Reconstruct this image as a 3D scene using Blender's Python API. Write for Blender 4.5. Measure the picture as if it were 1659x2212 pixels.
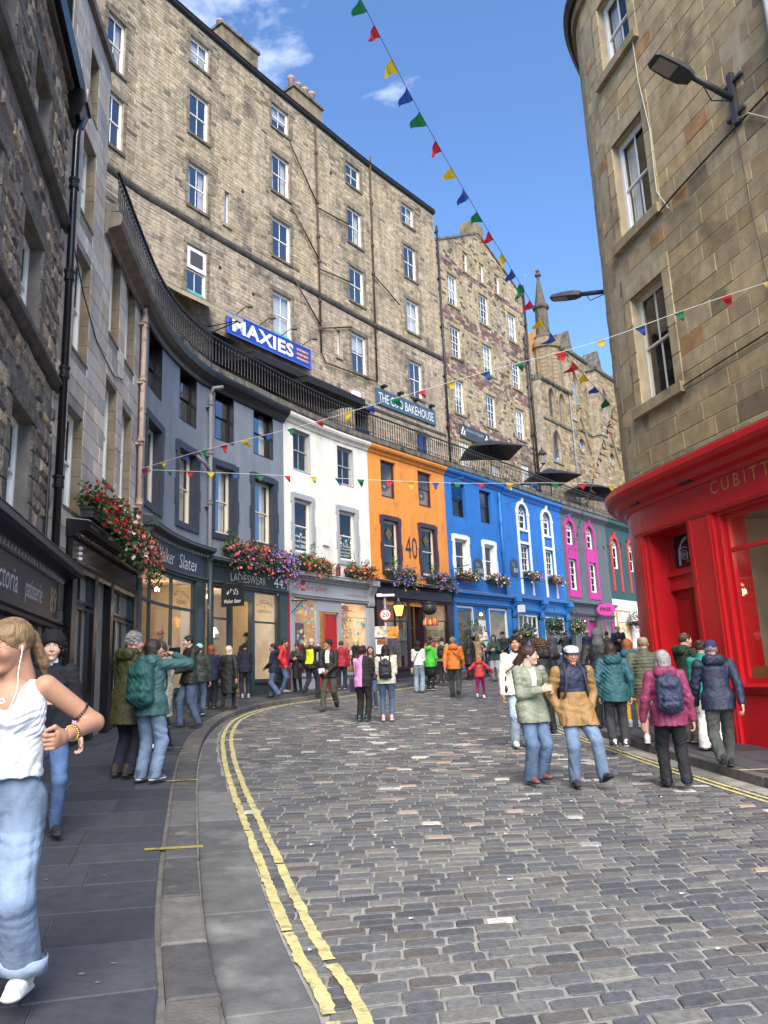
import bpy, math, random, bisect
import numpy as np
from mathutils import Vector, Matrix

# ------------------------------------------------------------ scene, camera, light
for o in list(bpy.data.objects): bpy.data.objects.remove(o)
sc = bpy.context.scene
col = sc.collection
rnd = random.Random(11)
rad = math.radians

PITCH, ROLL = rad(12.37), rad(2.34)
cf = Vector((0, math.cos(PITCH), math.sin(PITCH)))
up0 = Vector((0, -math.sin(PITCH), math.cos(PITCH)))
r0 = Vector((1, 0, 0))
cr = math.cos(ROLL)*r0 - math.sin(ROLL)*up0
cu = math.sin(ROLL)*r0 + math.cos(ROLL)*up0
cam_d = bpy.data.cameras.new('camera')
cam = bpy.data.objects.new('camera', cam_d); col.objects.link(cam)
cam.matrix_world = Matrix(((cr.x, cu.x, -cf.x, 0), (cr.y, cu.y, -cf.y, 0), (cr.z, cu.z, -cf.z, 0), (0, 0, 0, 1)))
cam_d.sensor_fit = 'HORIZONTAL'; cam_d.sensor_width = 36; cam_d.lens = 36
cam_d.clip_start = .05; cam_d.clip_end = 3000
sc.camera = cam

SUN_EL, SUN_AZ = rad(42), rad(174)          # azimuth clockwise from +Y
world = bpy.data.worlds.new('World'); sc.world = world; world.use_nodes = True
nt = world.node_tree; nt.nodes.clear()
def N(t, **k):
    n = nt.nodes.new(t)
    for a, b in k.items(): setattr(n, a, b)
    return n
out = N('ShaderNodeOutputWorld'); bg = N('ShaderNodeBackground'); bg.inputs[1].default_value = .1
sky = N('ShaderNodeTexSky', sky_type='NISHITA'); sky.sun_disc = False
sky.sun_elevation = SUN_EL; sky.sun_rotation = SUN_AZ; sky.air_density = 1.0; sky.dust_density = .4; sky.ozone_density = 3.5; sky.altitude = 80
tc = N('ShaderNodeTexCoord')
# wispy clouds: noise on the direction, flattened towards the horizon
sep = N('ShaderNodeSeparateXYZ'); nt.links.new(tc.outputs['Generated'], sep.inputs[0])
mz = N('ShaderNodeMath', operation='ADD'); nt.links.new(sep.outputs[2], mz.inputs[0]); mz.inputs[1].default_value = .35
dv = N('ShaderNodeVectorMath', operation='DIVIDE'); nt.links.new(tc.outputs['Generated'], dv.inputs[0]); 
cb = N('ShaderNodeCombineXYZ'); 
for i in range(3): nt.links.new(mz.outputs[0], cb.inputs[i])
nt.links.new(cb.outputs[0], dv.inputs[1])
mp = N('ShaderNodeMapping'); mp.inputs['Location'].default_value = (7.09, 3.3, 5.21); nt.links.new(dv.outputs[0], mp.inputs[0])
nz = N('ShaderNodeTexNoise'); nz.inputs['Scale'].default_value = 2.3; nz.inputs['Detail'].default_value = 9; nz.inputs['Roughness'].default_value = .56; nz.inputs['Distortion'].default_value = .35
nt.links.new(mp.outputs[0], nz.inputs[0])
ramp = N('ShaderNodeValToRGB'); ramp.color_ramp.elements[0].position = .575; ramp.color_ramp.elements[1].position = .78
nt.links.new(nz.outputs[0], ramp.inputs[0])
mix = N('ShaderNodeMixRGB'); mix.inputs[2].default_value = (12, 12.2, 12.4, 1)
tint = N('ShaderNodeMixRGB', blend_type='MULTIPLY'); tint.inputs[0].default_value = 1; tint.inputs[2].default_value = (.9, 1.06, 1.24, 1)
nt.links.new(sky.outputs[0], tint.inputs[1])
nt.links.new(ramp.outputs[0], mix.inputs[0]); nt.links.new(tint.outputs[0], mix.inputs[1]); nt.links.new(mix.outputs[0], bg.inputs[0]); nt.links.new(bg.outputs[0], out.inputs[0])

sd = bpy.data.lights.new('sun', 'SUN'); sd.energy = 3.1; sd.angle = rad(50); sd.color = (1, .9, .76)
sun = bpy.data.objects.new('sun', sd); col.objects.link(sun)
sdir = Vector((math.sin(SUN_AZ)*math.cos(SUN_EL), math.cos(SUN_AZ)*math.cos(SUN_EL), math.sin(SUN_EL)))
sun.rotation_euler = sdir.to_track_quat('Z', 'Y').to_euler(); sun.location = sdir*60

vs = sc.view_settings; vs.view_transform = 'Standard'; vs.look = 'None'; vs.gamma = 1; vs.exposure = 1.36
sc.render.engine = 'CYCLES'
sc.render.resolution_x = 768; sc.render.resolution_y = 1024
# ------------------------------------------------------------ helpers
def lin(c):
    return tuple(((v/255)/12.92 if v <= 10 else (((v/255)+.055)/1.055)**2.4) for v in c)
def shade(c, k): return tuple(v*k for v in c)

MATS = {}
def mat(name, c=(.5, .5, .5), rough=.75, var=.12, sc=2.5, bump=.15, bsc=30, attr=False, orand=0., metal=0., spec=.4, streak=0., c2=None, c2s=1.2, c2t=.5, coat=0., dist=.02, sheen=0., bmap=None):
    if name in MATS: return MATS[name]
    m = bpy.data.materials.new(name); m.use_nodes = True; t = m.node_tree; b = t.nodes['Principled BSDF']; L = t.links.new
    def nn(k): return t.nodes.new(k)
    co = nn('ShaderNodeTexCoord')
    b.inputs['Roughness'].default_value = rough; b.inputs['Metallic'].default_value = metal
    b.inputs['Specular IOR Level'].default_value = spec; b.inputs['Coat Weight'].default_value = coat; b.inputs['Coat Roughness'].default_value = .15
    if sheen: b.inputs['Sheen Weight'].default_value = sheen
    cur = None
    if attr:
        a = nn('ShaderNodeAttribute'); a.attribute_name = 'Col'; cur = a.outputs['Color']
    else:
        r_ = nn('ShaderNodeRGB'); r_.outputs[0].default_value = (*c, 1); cur = r_.outputs[0]
    def noise(scale, detail=3, mapping=None, rgh=.6):
        n = nn('ShaderNodeTexNoise'); n.inputs['Scale'].default_value = scale; n.inputs['Detail'].default_value = detail; n.inputs['Roughness'].default_value = rgh
        if mapping:
            mp = nn('ShaderNodeMapping'); mp.inputs['Scale'].default_value = mapping; L(co.outputs['Object'], mp.inputs[0]); L(mp.outputs[0], n.inputs[0])
        else: L(co.outputs['Object'], n.inputs[0])
        return n.outputs[0]
    def mul(cur, val, lo, hi, a=.3, bq=.7):
        mr = nn('ShaderNodeMapRange'); mr.inputs[1].default_value = a; mr.inputs[2].default_value = bq; mr.inputs[3].default_value = lo; mr.inputs[4].default_value = hi; L(val, mr.inputs[0])
        v = nn('ShaderNodeVectorMath'); v.operation = 'SCALE'; L(cur, v.inputs[0]); L(mr.outputs[0], v.inputs['Scale']); return v.outputs[0]
    if c2:
        rp = nn('ShaderNodeMapRange'); rp.inputs[1].default_value = c2t; rp.inputs[2].default_value = c2t+.16; L(noise(c2s, 5), rp.inputs[0])
        mx = nn('ShaderNodeMixRGB'); mx.inputs[2].default_value = (*c2, 1); L(rp.outputs[0], mx.inputs[0]); L(cur, mx.inputs[1]); cur = mx.outputs[0]
    if var: cur = mul(cur, noise(sc), 1-var, 1+var)
    if streak: cur = mul(cur, noise(2.2, 3, (1.6, 1.6, .16)), 1-streak, 1+streak*.35)
    if orand:
        oi = nn('ShaderNodeObjectInfo'); cur = mul(cur, oi.outputs['Random'], 1-orand, 1+orand, 0, 1)
    L(cur, b.inputs['Base Color'])
    if bump:
        bp = nn('ShaderNodeBump'); bp.inputs['Strength'].default_value = bump; bp.inputs['Distance'].default_value = dist; L(noise(bsc, 2.5, bmap), bp.inputs['Height']); L(bp.outputs[0], b.inputs['Normal'])
    MATS[name] = m; return m
def glass(name='glass', ior=1.75, tint=(1, 1, 1), extra=.0):
    if name in MATS: return MATS[name]
    m = bpy.data.materials.new(name); m.use_nodes = True; t = m.node_tree; t.nodes.clear(); L = t.links.new
    o = t.nodes.new('ShaderNodeOutputMaterial'); mx = t.nodes.new('ShaderNodeMixShader'); tr = t.nodes.new('ShaderNodeBsdfTransparent'); gl = t.nodes.new('ShaderNodeBsdfGlossy'); fr = t.nodes.new('ShaderNodeFresnel')
    tr.inputs[0].default_value = (*tint, 1); gl.inputs['Roughness'].default_value = .015; fr.inputs[0].default_value = ior
    tc_ = t.nodes.new('ShaderNodeTexCoord'); nz_ = t.nodes.new('ShaderNodeTexNoise'); nz_.inputs['Scale'].default_value = 1.3; bp = t.nodes.new('ShaderNodeBump'); bp.inputs['Strength'].default_value = .04; bp.inputs['Distance'].default_value = .1
    L(tc_.outputs['Object'], nz_.inputs[0]); L(nz_.outputs[0], bp.inputs['Height']); L(bp.outputs[0], gl.inputs['Normal'])
    ad = t.nodes.new('ShaderNodeMath'); ad.operation = 'ADD'; ad.use_clamp = True; ad.inputs[1].default_value = extra; L(fr.outputs[0], ad.inputs[0])
    ge = t.nodes.new('ShaderNodeNewGeometry'); sb = t.nodes.new('ShaderNodeMath'); sb.operation = 'SUBTRACT'; sb.inputs[0].default_value = 1; L(ge.outputs['Backfacing'], sb.inputs[1])
    mu = t.nodes.new('ShaderNodeMath'); mu.operation = 'MULTIPLY'; L(ad.outputs[0], mu.inputs[0]); L(sb.outputs[0], mu.inputs[1]); ad = mu
    L(ad.outputs[0], mx.inputs[0]); L(tr.outputs[0], mx.inputs[1]); L(gl.outputs[0], mx.inputs[2]); L(mx.outputs[0], o.inputs[0])
    MATS[name] = m; return m
def emit(name, c, s):
    if name in MATS: return MATS[name]
    m = bpy.data.materials.new(name); m.use_nodes = True; b = m.node_tree.nodes['Principled BSDF']
    b.inputs['Base Color'].default_value = (*c, 1); b.inputs['Emission Color'].default_value = (*c, 1); b.inputs['Emission Strength'].default_value = s
    MATS[name] = m; return m
def leafmat(name, c, tr=.3):
    if name in MATS: return MATS[name]
    m = mat(name, c, rough=.6, var=.25, sc=14, bump=0, orand=0)
    b = m.node_tree.nodes['Principled BSDF']
    b.inputs['Subsurface Weight'].default_value = 0
    return m

glass('glass_sky', 1.85, extra=.2)
# ---- smooth plan curves
def catmull(pts, n=10):
    P = np.array(pts, float); P = np.vstack([2*P[0]-P[1], P, 2*P[-1]-P[-2]]); o = []
    for i in range(1, len(P)-2):
        p0, p1, p2, p3 = P[i-1:i+3]
        for t in np.linspace(0, 1, n, endpoint=False):
            o.append(.5*((2*p1)+(-p0+p2)*t+(2*p0-5*p1+4*p2-p3)*t*t+(-p0+3*p1-3*p2+p3)*t**3))
    o.append(P[-2]); return np.array(o)
class Fac:
    """a facade line in plan: s runs along it, n is out towards the street"""
    def __init__(self, pts, side=1, n=12):
        C = catmull(pts, n); self.C = C.tolist(); self.S = np.r_[0, np.cumsum(np.hypot(*np.diff(C, axis=0).T))].tolist()
        T = np.gradient(C, axis=0); T /= np.hypot(T[:, 0], T[:, 1])[:, None]
        self.Nn = (np.c_[T[:, 1], -T[:, 0]]*side).tolist(); self.side = side; self.L = self.S[-1]
    def P(self, s, z, n=0.):
        S = self.S; i = min(max(bisect.bisect_right(S, s)-1, 0), len(S)-2); t = (s-S[i])/(S[i+1]-S[i])
        a, b = self.C[i], self.C[i+1]; p, q = self.Nn[i], self.Nn[i+1]
        return (a[0]+(b[0]-a[0])*t+(p[0]+(q[0]-p[0])*t)*n, a[1]+(b[1]-a[1])*t+(p[1]+(q[1]-p[1])*t)*n, z)
    def nrm(self, s):
        a = self.P(s, 0, 0); b = self.P(s, 0, 1); return Vector((b[0]-a[0], b[1]-a[1], 0))
    def ang(self, s):       # rotation about z so that local -y looks out of the wall
        v = self.nrm(s); return math.atan2(v.x, -v.y)

def gz(x, y):
    y = max(y, -4)
    return -1.7519+.04264*y-.05088*x+.001242*x*y+.00039*y*y if y < 44 else gz(x, 43.99)+(y-44)*.06

def proj(P):
    v = Vector(P); c = v.dot(cf)
    if c < .1: return None
    return (829.5+1659*v.dot(cr)/c, 1106-1659*v.dot(cu)/c, c)
def inview(P, m=30):
    q = proj(P); return bool(q) and -m < q[0] < 1659+m and -m < q[1] < 2212+m

class MB:
    def __init__(s): s.v = []; s.f = []; s.c = []
    def add(s, verts, faces, c=None):
        o = len(s.v); s.v.extend(verts); s.f.extend([tuple(i+o for i in f) for f in faces])
        if c is not None: s.c.extend([c]*len(faces))
        return s
    def box(s, c, d, rz=0., rx=0., col=None):
        M = Matrix.Rotation(rz, 3, 'Z') @ Matrix.Rotation(rx, 3, 'X'); x, y, z = d[0]/2, d[1]/2, d[2]/2
        vs = [tuple(Vector(c)+M@Vector((a*x, b*y, e*z))) for e in (-1, 1) for a, b in ((-1, -1), (1, -1), (1, 1), (-1, 1))]
        return s.add(vs, [(3, 2, 1, 0), (4, 5, 6, 7), (0, 1, 5, 4), (1, 2, 6, 5), (2, 3, 7, 6), (3, 0, 4, 7)], col)
    def tube(s, pts, r, n=8, cap=True, col=None):
        pts = [Vector(p) for p in pts]; rs = r if isinstance(r, (list, tuple)) else [r]*len(pts); o = len(s.v); prev = None
        fs = []
        for i, p in enumerate(pts):
            d = (pts[min(i+1, len(pts)-1)]-pts[max(i-1, 0)]).normalized()
            if prev is None: a = d.orthogonal().normalized()
            else: a = (prev-d*prev.dot(d)).normalized()
            prev = a; b = d.cross(a)
            for k in range(n):
                t = 2*math.pi*k/n; s.v.append(tuple(p+(a*math.cos(t)+b*math.sin(t))*rs[i]))
        for i in range(len(pts)-1):
            for k in range(n):
                k2 = (k+1) % n; fs.append((o+i*n+k, o+i*n+k2, o+(i+1)*n+k2, o+(i+1)*n+k))
        if cap: fs += [tuple(o+k for k in range(n))[::-1], tuple(o+(len(pts)-1)*n+k for k in range(n))]
        s.f += fs
        if col is not None: s.c.extend([col]*len(fs))
        return s
    def lathe(s, c, prof, n=12, col=None, sx=1, sy=1):
        o = len(s.v); fs = []
        for r, z in prof:
            for k in range(n):
                t = 2*math.pi*k/n; s.v.append((c[0]+r*sx*math.cos(t), c[1]+r*sy*math.sin(t), c[2]+z))
        for i in range(len(prof)-1):
            for k in range(n):
                k2 = (k+1) % n; fs.append((o+i*n+k, o+i*n+k2, o+(i+1)*n+k2, o+(i+1)*n+k))
        fs += [tuple(o+k for k in range(n))[::-1], tuple(o+(len(prof)-1)*n+k for k in range(n))]
        s.f += fs
        if col is not None: s.c.extend([col]*len(fs))
        return s
    def fbox(s, F, s0, s1, z0, z1, n0, n1, ds=.55, col=None):
        m = max(1, int(abs(s1-s0)/ds+.5)); o = len(s.v); fs = []
        if n0 > n1: n0, n1 = n1, n0
        for i in range(m+1):
            q = s0+(s1-s0)*i/m
            s.v += [F.P(q, z0, n0), F.P(q, z0, n1), F.P(q, z1, n1), F.P(q, z1, n0)]
        for i in range(m):
            a, b = o+4*i, o+4*i+4
            for k in range(4): fs.append((a+k, a+(k+1) % 4, b+(k+1) % 4, b+k))
        fs += [(o+3, o+2, o+1, o), (o+4*m, o+4*m+1, o+4*m+2, o+4*m+3)]
        if F.side > 0 and s1 > s0: fs = [f[::-1] for f in fs]
        s.f += fs
        if col is not None: s.c.extend([col]*len(fs))
        return s
    def fprof(s, F, s0, s1, prof, ds=.5):     # sweep a closed (n,z) profile along the wall
        m = max(1, int(abs(s1-s0)/ds+.5)); o = len(s.v); k = len(prof)
        for i in range(m+1):
            q = s0+(s1-s0)*i/m; s.v += [F.P(q, z, n) for n, z in prof]
        for i in range(m):
            a, b = o+k*i, o+k*i+k
            for j in range(k): s.f.append((a+j, a+(j+1) % k, b+(j+1) % k, b+j))
        s.f += [tuple(range(o+k-1, o-1, -1)), tuple(range(o+k*m, o+k*m+k))]
        return s
    def fpoly(s, F, poly, n0, n1, col=None):
        k = len(poly); o = len(s.v)
        s.v += [F.P(a, z, n1) for a, z in poly]+[F.P(a, z, n0) for a, z in poly]
        fs = [tuple(range(o, o+k)), tuple(range(o+2*k-1, o+k-1, -1))]+[(o+i, o+k+i, o+k+(i+1) % k, o+(i+1) % k) for i in range(k)]
        if F.side < 0: fs = [f[::-1] for f in fs]
        s.f += fs
        if col is not None: s.c.extend([col]*len(fs))
        return s
    def mesh(s, name, m, off=(0, 0, 0), smooth=False):
        me = bpy.data.meshes.new(name); ox, oy, oz = off
        me.from_pydata([(x-ox, y-oy, z-oz) for x, y, z in s.v], [], s.f); me.materials.append(m)
        if s.c and len(s.c) == len(s.f):
            a = me.attributes.new('Col', 'FLOAT_COLOR', 'FACE'); a.data.foreach_set('color', np.array([(*c[:3], 1.) for c in s.c], 'f').ravel())
        if smooth: me.polygons.foreach_set('use_smooth', [True]*len(me.polygons))
        return me
def wloc(o):
    v = Vector((0, 0, 0))
    while o: v += o.location; o = o.parent
    return v
def part(name, mb, m, parent, smooth=False, label=None, kind=None):
    o = bpy.data.objects.new(name, mb.mesh(name, m, wloc(parent), smooth)); col.objects.link(o); o.parent = parent
    if label: o['label'] = label
    if kind: o['kind'] = kind
    return o
def thing(name, label, cat, loc=(0, 0, 0), rz=0., group=None):
    o = bpy.data.objects.new(name, None); o.empty_display_size = .2; col.objects.link(o); o.location = loc; o.rotation_euler = (0, 0, rz)
    o['label'] = label; o['category'] = cat
    if group: o['group'] = group
    return o
def solo(name, mb, m, label=None, cat=None, loc=(0, 0, 0), group=None, kind=None, smooth=False):
    o = bpy.data.objects.new(name, mb.mesh(name, m, loc, smooth)); col.objects.link(o); o.location = loc
    if label: o['label'] = label
    if cat: o['category'] = cat
    if group: o['group'] = group
    if kind: o['kind'] = kind
    return o
def child(name, me, parent, loc, rz=0., sc_=1.):       # shared-mesh piece at world loc
    o = bpy.data.objects.new(name, me); col.objects.link(o); o.parent = parent; o.location = Vector(loc)-wloc(parent); o.rotation_euler = (0, 0, rz); o.scale = (sc_,)*3 if not isinstance(sc_, tuple) else sc_
    return o

# ---- lettering (built-in font turned into geometry)
_txt = {}
def text_geo(t, shear=0., off=0., space=1.):
    k = (t, shear, off, space)
    if k in _txt: return _txt[k]
    c = bpy.data.curves.new('t', 'FONT'); c.body = t; c.size = 1; c.shear = shear; c.offset = off; c.space_character = space; c.resolution_u = 2
    o = bpy.data.objects.new('t', c); col.objects.link(o); dg = bpy.context.evaluated_depsgraph_get()
    me = bpy.data.meshes.new_from_object(o.evaluated_get(dg)); V = [(v.co.x, v.co.y) for v in me.vertices]; Fc = [tuple(p.vertices) for p in me.polygons]
    bpy.data.objects.remove(o); bpy.data.meshes.remove(me)
    xs = [v[0] for v in V]; ys = [v[1] for v in V]
    r = ([((x-min(xs))/(max(xs)-min(xs)), (y-min(ys))/(max(ys)-min(ys))) for x, y in V], Fc); _txt[k] = r; return r
def ftext(mb, F, t, s0, s1, z0, z1, n, shear=0., off=0., space=1., dz=0., arc=0.):
    V, Fc = text_geo(t, shear, off, space)
    mb.add([F.P(s0+(s1-s0)*x, z0+(z1-z0)*y+dz*x-arc*(2*x-1)**2, n) for x, y in V], Fc); return mb
class Flat(Fac):
    """a free-standing vertical plane: s along direction rz from point"""
    def __init__(s, p, rz): s.p = p; s.d = (math.cos(rz), math.sin(rz)); s.side = 1
    def P(s, q, z, n=0.): return (s.p[0]+s.d[0]*q+s.d[1]*n, s.p[1]+s.d[1]*q-s.d[0]*n, s.p[2]+z)

# ---- walls, stones, windows
def wall_sheet(F, s0, s1, z0, z1, ops, n=0., reveal=.2, ds=.45, ztop=None, dz=99.):
    mb = MB(); S = {s0, s1}; Z = {z0, z1}
    for a, b, c, d in ops: S |= {a, b}; Z |= {c, d}
    S = sorted(x for x in S if s0-1e-6 <= x <= s1+1e-6); Z = sorted(x for x in Z if z0-1e-6 <= x <= z1+1e-6)
    def sub(A, d):
        o = []
        for a, b in zip(A[:-1], A[1:]):
            k = max(1, int((b-a)/d+.999)); o += [a+(b-a)*i/k for i in range(k)]
        return o+[A[-1]]
    S = sub(S, ds); Z = sub(Z, dz)
    for sa, sb in zip(S[:-1], S[1:]):
        for za, zb in zip(Z[:-1], Z[1:]):
            cs, cz = (sa+sb)/2, (za+zb)/2
            if any(a < cs < b and c < cz < d for a, b, c, d in ops): continue
            if ztop:
                ta, tb = ztop(sa), ztop(sb)
                if za >= max(ta, tb)-1e-4: continue
                p = [F.P(sa, min(za, ta), n), F.P(sb, min(za, tb), n), F.P(sb, min(zb, tb), n), F.P(sa, min(zb, ta), n)]
            else: p = [F.P(sa, za, n), F.P(sb, za, n), F.P(sb, zb, n), F.P(sa, zb, n)]
            mb.add(p, [(0, 1, 2, 3) if F.side > 0 else (3, 2, 1, 0)])
    for a, b, c, d in ops:
        k = max(1, int((b-a)/ds+.999))
        for i in range(k):
            p, q = a+(b-a)*i/k, a+(b-a)*(i+1)/k
            mb.add([F.P(p, d, n), F.P(q, d, n), F.P(q, d, n-reveal), F.P(p, d, n-reveal)], [(0, 1, 2, 3)])
            mb.add([F.P(p, c, n), F.P(q, c, n), F.P(q, c, n-reveal), F.P(p, c, n-reveal)], [(3, 2, 1, 0)])
        for x in (a, b): mb.add([F.P(x, c, n), F.P(x, d, n), F.P(x, d, n-reveal), F.P(x, c, n-reveal)], [(0, 1, 2, 3)])
    return mb
def stone_geo(F, a, b, c, d, n0, pr, bev, jit):
    def j(): return rnd.uniform(-jit, jit)
    o = [(a+j(), c+j()), (b+j(), c+j()), (b+j(), d+j()), (a+j(), d+j())]
    w = min(bev, (b-a)*.3, (d-c)*.3)
    i = [(o[0][0]+w, o[0][1]+w), (o[1][0]-w, o[1][1]+w), (o[2][0]-w, o[2][1]-w), (o[3][0]+w, o[3][1]-w)]
    V = [F.P(p, z, n0) for p, z in o]+[F.P(p, z, n0+pr+rnd.uniform(-.3, .3)*jit) for p, z in i]
    Fc = [(4, 5, 6, 7), (0, 1, 5, 4), (1, 2, 6, 5), (2, 3, 7, 6), (3, 0, 4, 7)]
    if F.side < 0: Fc = [f[::-1] for f in Fc]
    return V, Fc
def free(s0, s1, za, zb, ops, tol=.03):
    iv = [(s0, s1)]
    for a, b, c, d in ops:
        if min(zb, d)-max(za, c) > tol:
            nv = []
            for p, q in iv:
                if b <= p or a >= q: nv.append((p, q))
                else:
                    if a-p > .03: nv.append((p, a))
                    if q-b > .03: nv.append((b, q))
            iv = nv
    return iv
def lay_stones(F, parent, m, s0, s1, z0, z1, ops, hr, lr, pal, joint=.012, proud=(.012, .03), bev=.02, jit=.0, ztop=None, nind=300, name='stone', n=0., cfun=None, kr=(.78, 1.2)):
    z = z0; st = []; row = 0
    while z < z1-.04:
        h = rnd.uniform(*hr)
        if z+h > z1-hr[0]*.5: h = z1-z
        for p, q in free(s0, s1, z, z+h, ops):
            x = p
            first = rnd.uniform(.35, 1) if p == s0 else 1
            while x < q-.02:
                l = rnd.uniform(*lr)*first; first = 1
                if x+l > q-lr[0]*.55: l = q-x
                if l > lr[1]*1.3: l = l/2
                zt = z+h
                if ztop:
                    tt = min(ztop(x), ztop(x+l))
                    if zt > tt: zt = tt
                if zt-z > .05:
                    c = rnd.choice(pal); k = rnd.uniform(*kr); c = tuple(v*k for v in c)
                    if cfun: c = cfun(x+l/2, z+h/2, c)
                    st.append((x+joint/2, x+l-joint/2, z+joint/2, zt-joint/2, c))
                x += l
        z += h; row += 1
    vis = []; rest = []
    for t in st:
        P = F.P((t[0]+t[1])/2, (t[2]+t[3])/2, n); q = proj(P)
        if q and 0 < q[0] < 1659 and 0 < q[1] < 2212: vis.append((-(t[1]-t[0])*(t[3]-t[2])/q[2]**2, t))
        else: rest.append(t)
    vis.sort(key=lambda v: v[0])
    for i, (_, t) in enumerate(vis):
        if i >= nind: rest.append(t); continue
        mb = MB(); V, Fc = stone_geo(F, *t[:4], n, rnd.uniform(*proud), bev, jit); mb.add(V, Fc, t[4]); part(name, mb, m, parent)
    if rest:
        mb = MB()
        for t in rest: V, Fc = stone_geo(F, *t[:4], n, rnd.uniform(*proud), bev, jit); mb.add(V, Fc, t[4])
        part(name+'work', mb, m, parent, kind='stuff')

ROOM = {}
def sash(F, root, s0, s1, z0, z1, fm, cols=2, up=1, lo=1, n=-.14, fw=.055, bar=.025, split=.5, room='dark', gl='glass', lift=0., name='window', head=None, arch=False):
    """sliding sash window: frame, two sashes, one pane object per light, a room behind"""
    mb = MB(); d = .05
    mb.fbox(F, s0, s0+fw, z0, z1, n-d, n+.012); mb.fbox(F, s1-fw, s1, z0, z1, n-d, n+.012)
    mb.fbox(F, s0+fw, s1-fw, z1-fw, z1, n-d, n+.01); mb.fbox(F, s0+fw, s1-fw, z0, z0+fw*1.3, n-d, n+.02)
    zm = z0+(z1-z0)*split; panes = []
    for k, (a, b, rows, nn_) in enumerate(((zm, z1-fw, up, n-.005), (z0+fw*1.3+lift, zm+.03+lift, lo, n-.035))):
        w = .035
        mb.fbox(F, s0+fw, s1-fw, a, a+w*1.15, nn_-.03, nn_); mb.fbox(F, s0+fw, s1-fw, b-w, b, nn_-.03, nn_)
        mb.fbox(F, s0+fw, s0+fw+w, a+w, b-w, nn_-.03, nn_-.001); mb.fbox(F, s1-fw-w, s1-fw, a+w, b-w, nn_-.03, nn_-.001)
        sa, sb, za, zb = s0+fw+w, s1-fw-w, a+w, b-w
        for i in range(1, cols): q = sa+(sb-sa)*i/cols; mb.fbox(F, q-bar/2, q+bar/2, za, zb, nn_-.025, nn_-.004)
        for i in range(1, rows): q = za+(zb-za)*i/rows; mb.fbox(F, sa, sb, q-bar/2, q+bar/2, nn_-.024, nn_-.003)
        for i in range(cols):
            for j in range(rows):
                panes.append((sa+(sb-sa)*i/cols+.004, sa+(sb-sa)*(i+1)/cols-.004, za+(zb-za)*j/rows+.004, za+(zb-za)*(j+1)/rows-.004, nn_-.015))
    w_ = part(name, mb, fm, root)
    for a, b, c, e, q in panes: part('pane', MB().fbox(F, a, b, c, e, q-.006, q), glass(gl), w_)
    room_box(F, w_, s0-.25, s1+.25, z0-.1, z1+.15, n-.06, room)
    return w_
def room_box(F, w_, s0, s1, z0, z1, n, room, depth=.9):
    mb = MB()
    a, b = F.P(s0, z0, n), F.P(s1, z0, n); c, d = F.P(s1, z0, n-depth), F.P(s0, z0, n-depth)
    V = [(*p[:2], z) for z in (z0, z1) for p in (a, b, c, d)]
    mb.add(V, [(0, 1, 2, 3), (7, 6, 5, 4), (1, 5, 6, 2), (2, 6, 7, 3), (3, 7, 4, 0)])
    part('room', mb, mat('room_'+room if room in ('warm', 'cream') else 'room_dark', {'warm': (.5, .36, .2), 'cream': (.55, .48, .36)}.get(room, (.05, .045, .04)), rough=.9, var=.3, sc=1.5, bump=0), w_)
    if room == 'curtain' or room == 'shutter':
        for sa, sb in ((s0+.28, s0+.28+(s1-s0-.5)*.27), (s1-.28-(s1-s0-.5)*.27, s1-.28)):
            cm = MB(); k = 10; V = []; 
            for i in range(k+1):
                q = sa+(sb-sa)*i/k; V += [F.P(q, z0+.1, n-.1+.02*math.sin(i*2.2)), F.P(q, z1-.15, n-.1+.02*math.sin(i*2.2))]
            cm.add(V, [(2*i, 2*i+2, 2*i+3, 2*i+1) for i in range(k)]); part('curtain' if room == 'curtain' else 'shutter', cm, mat('curtain', (.62, .6, .54), var=.1, bump=.1), w_)
    if room == 'blind':
        part('blind', MB().fbox(F, s0+.26, s1-.26, z0+(z1-z0)*rnd.uniform(.25, .6), z1-.14, n-.09, n-.08), mat('blind', (.66, .66, .62), var=.08, bump=.05), w_)
    if room == 'white':
        part('blind', MB().fbox(F, s0+.26, s1-.26, z0+.1, z1-.14, n-.09, n-.08), mat('blind', (.66, .66, .62), var=.08, bump=.05), w_)
def ring(F, s0, s1, z0, z1, w, n0, n1, bot=True, wt=None):      # rectangular surround
    mb = MB(); wt = wt or w
    mb.fbox(F, s0-w, s0, z0-(w if bot else 0), z1+wt, n0, n1); mb.fbox(F, s1, s1+w, z0-(w if bot else 0), z1+wt, n0, n1)
    mb.fbox(F, s0, s1, z1, z1+wt, n0, n1)
    if bot: mb.fbox(F, s0, s1, z0-w, z0, n0, n1)
    return mb
def eared(F, s0, s1, z0, z1, w, n0, n1):       # painted surround with ears and mid lugs
    mb = ring(F, s0, s1, z0, z1, w, n0, n1); h = z1-z0
    for sa, sb in ((s0-w-.05, s0-w), (s1+w, s1+w+.05)):
        mb.fbox(F, sa, sb, z1+w-.34, z1+w, n0, n1-.002); mb.fbox(F, sa, sb, z0-w+h*.3, z0-w+h*.62, n0, n1-.002)
    mb.fbox(F, s0-w*.4, s1+w*.4, z1+w, z1+w+.04, n0, n1-.003)
    return mb
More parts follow.
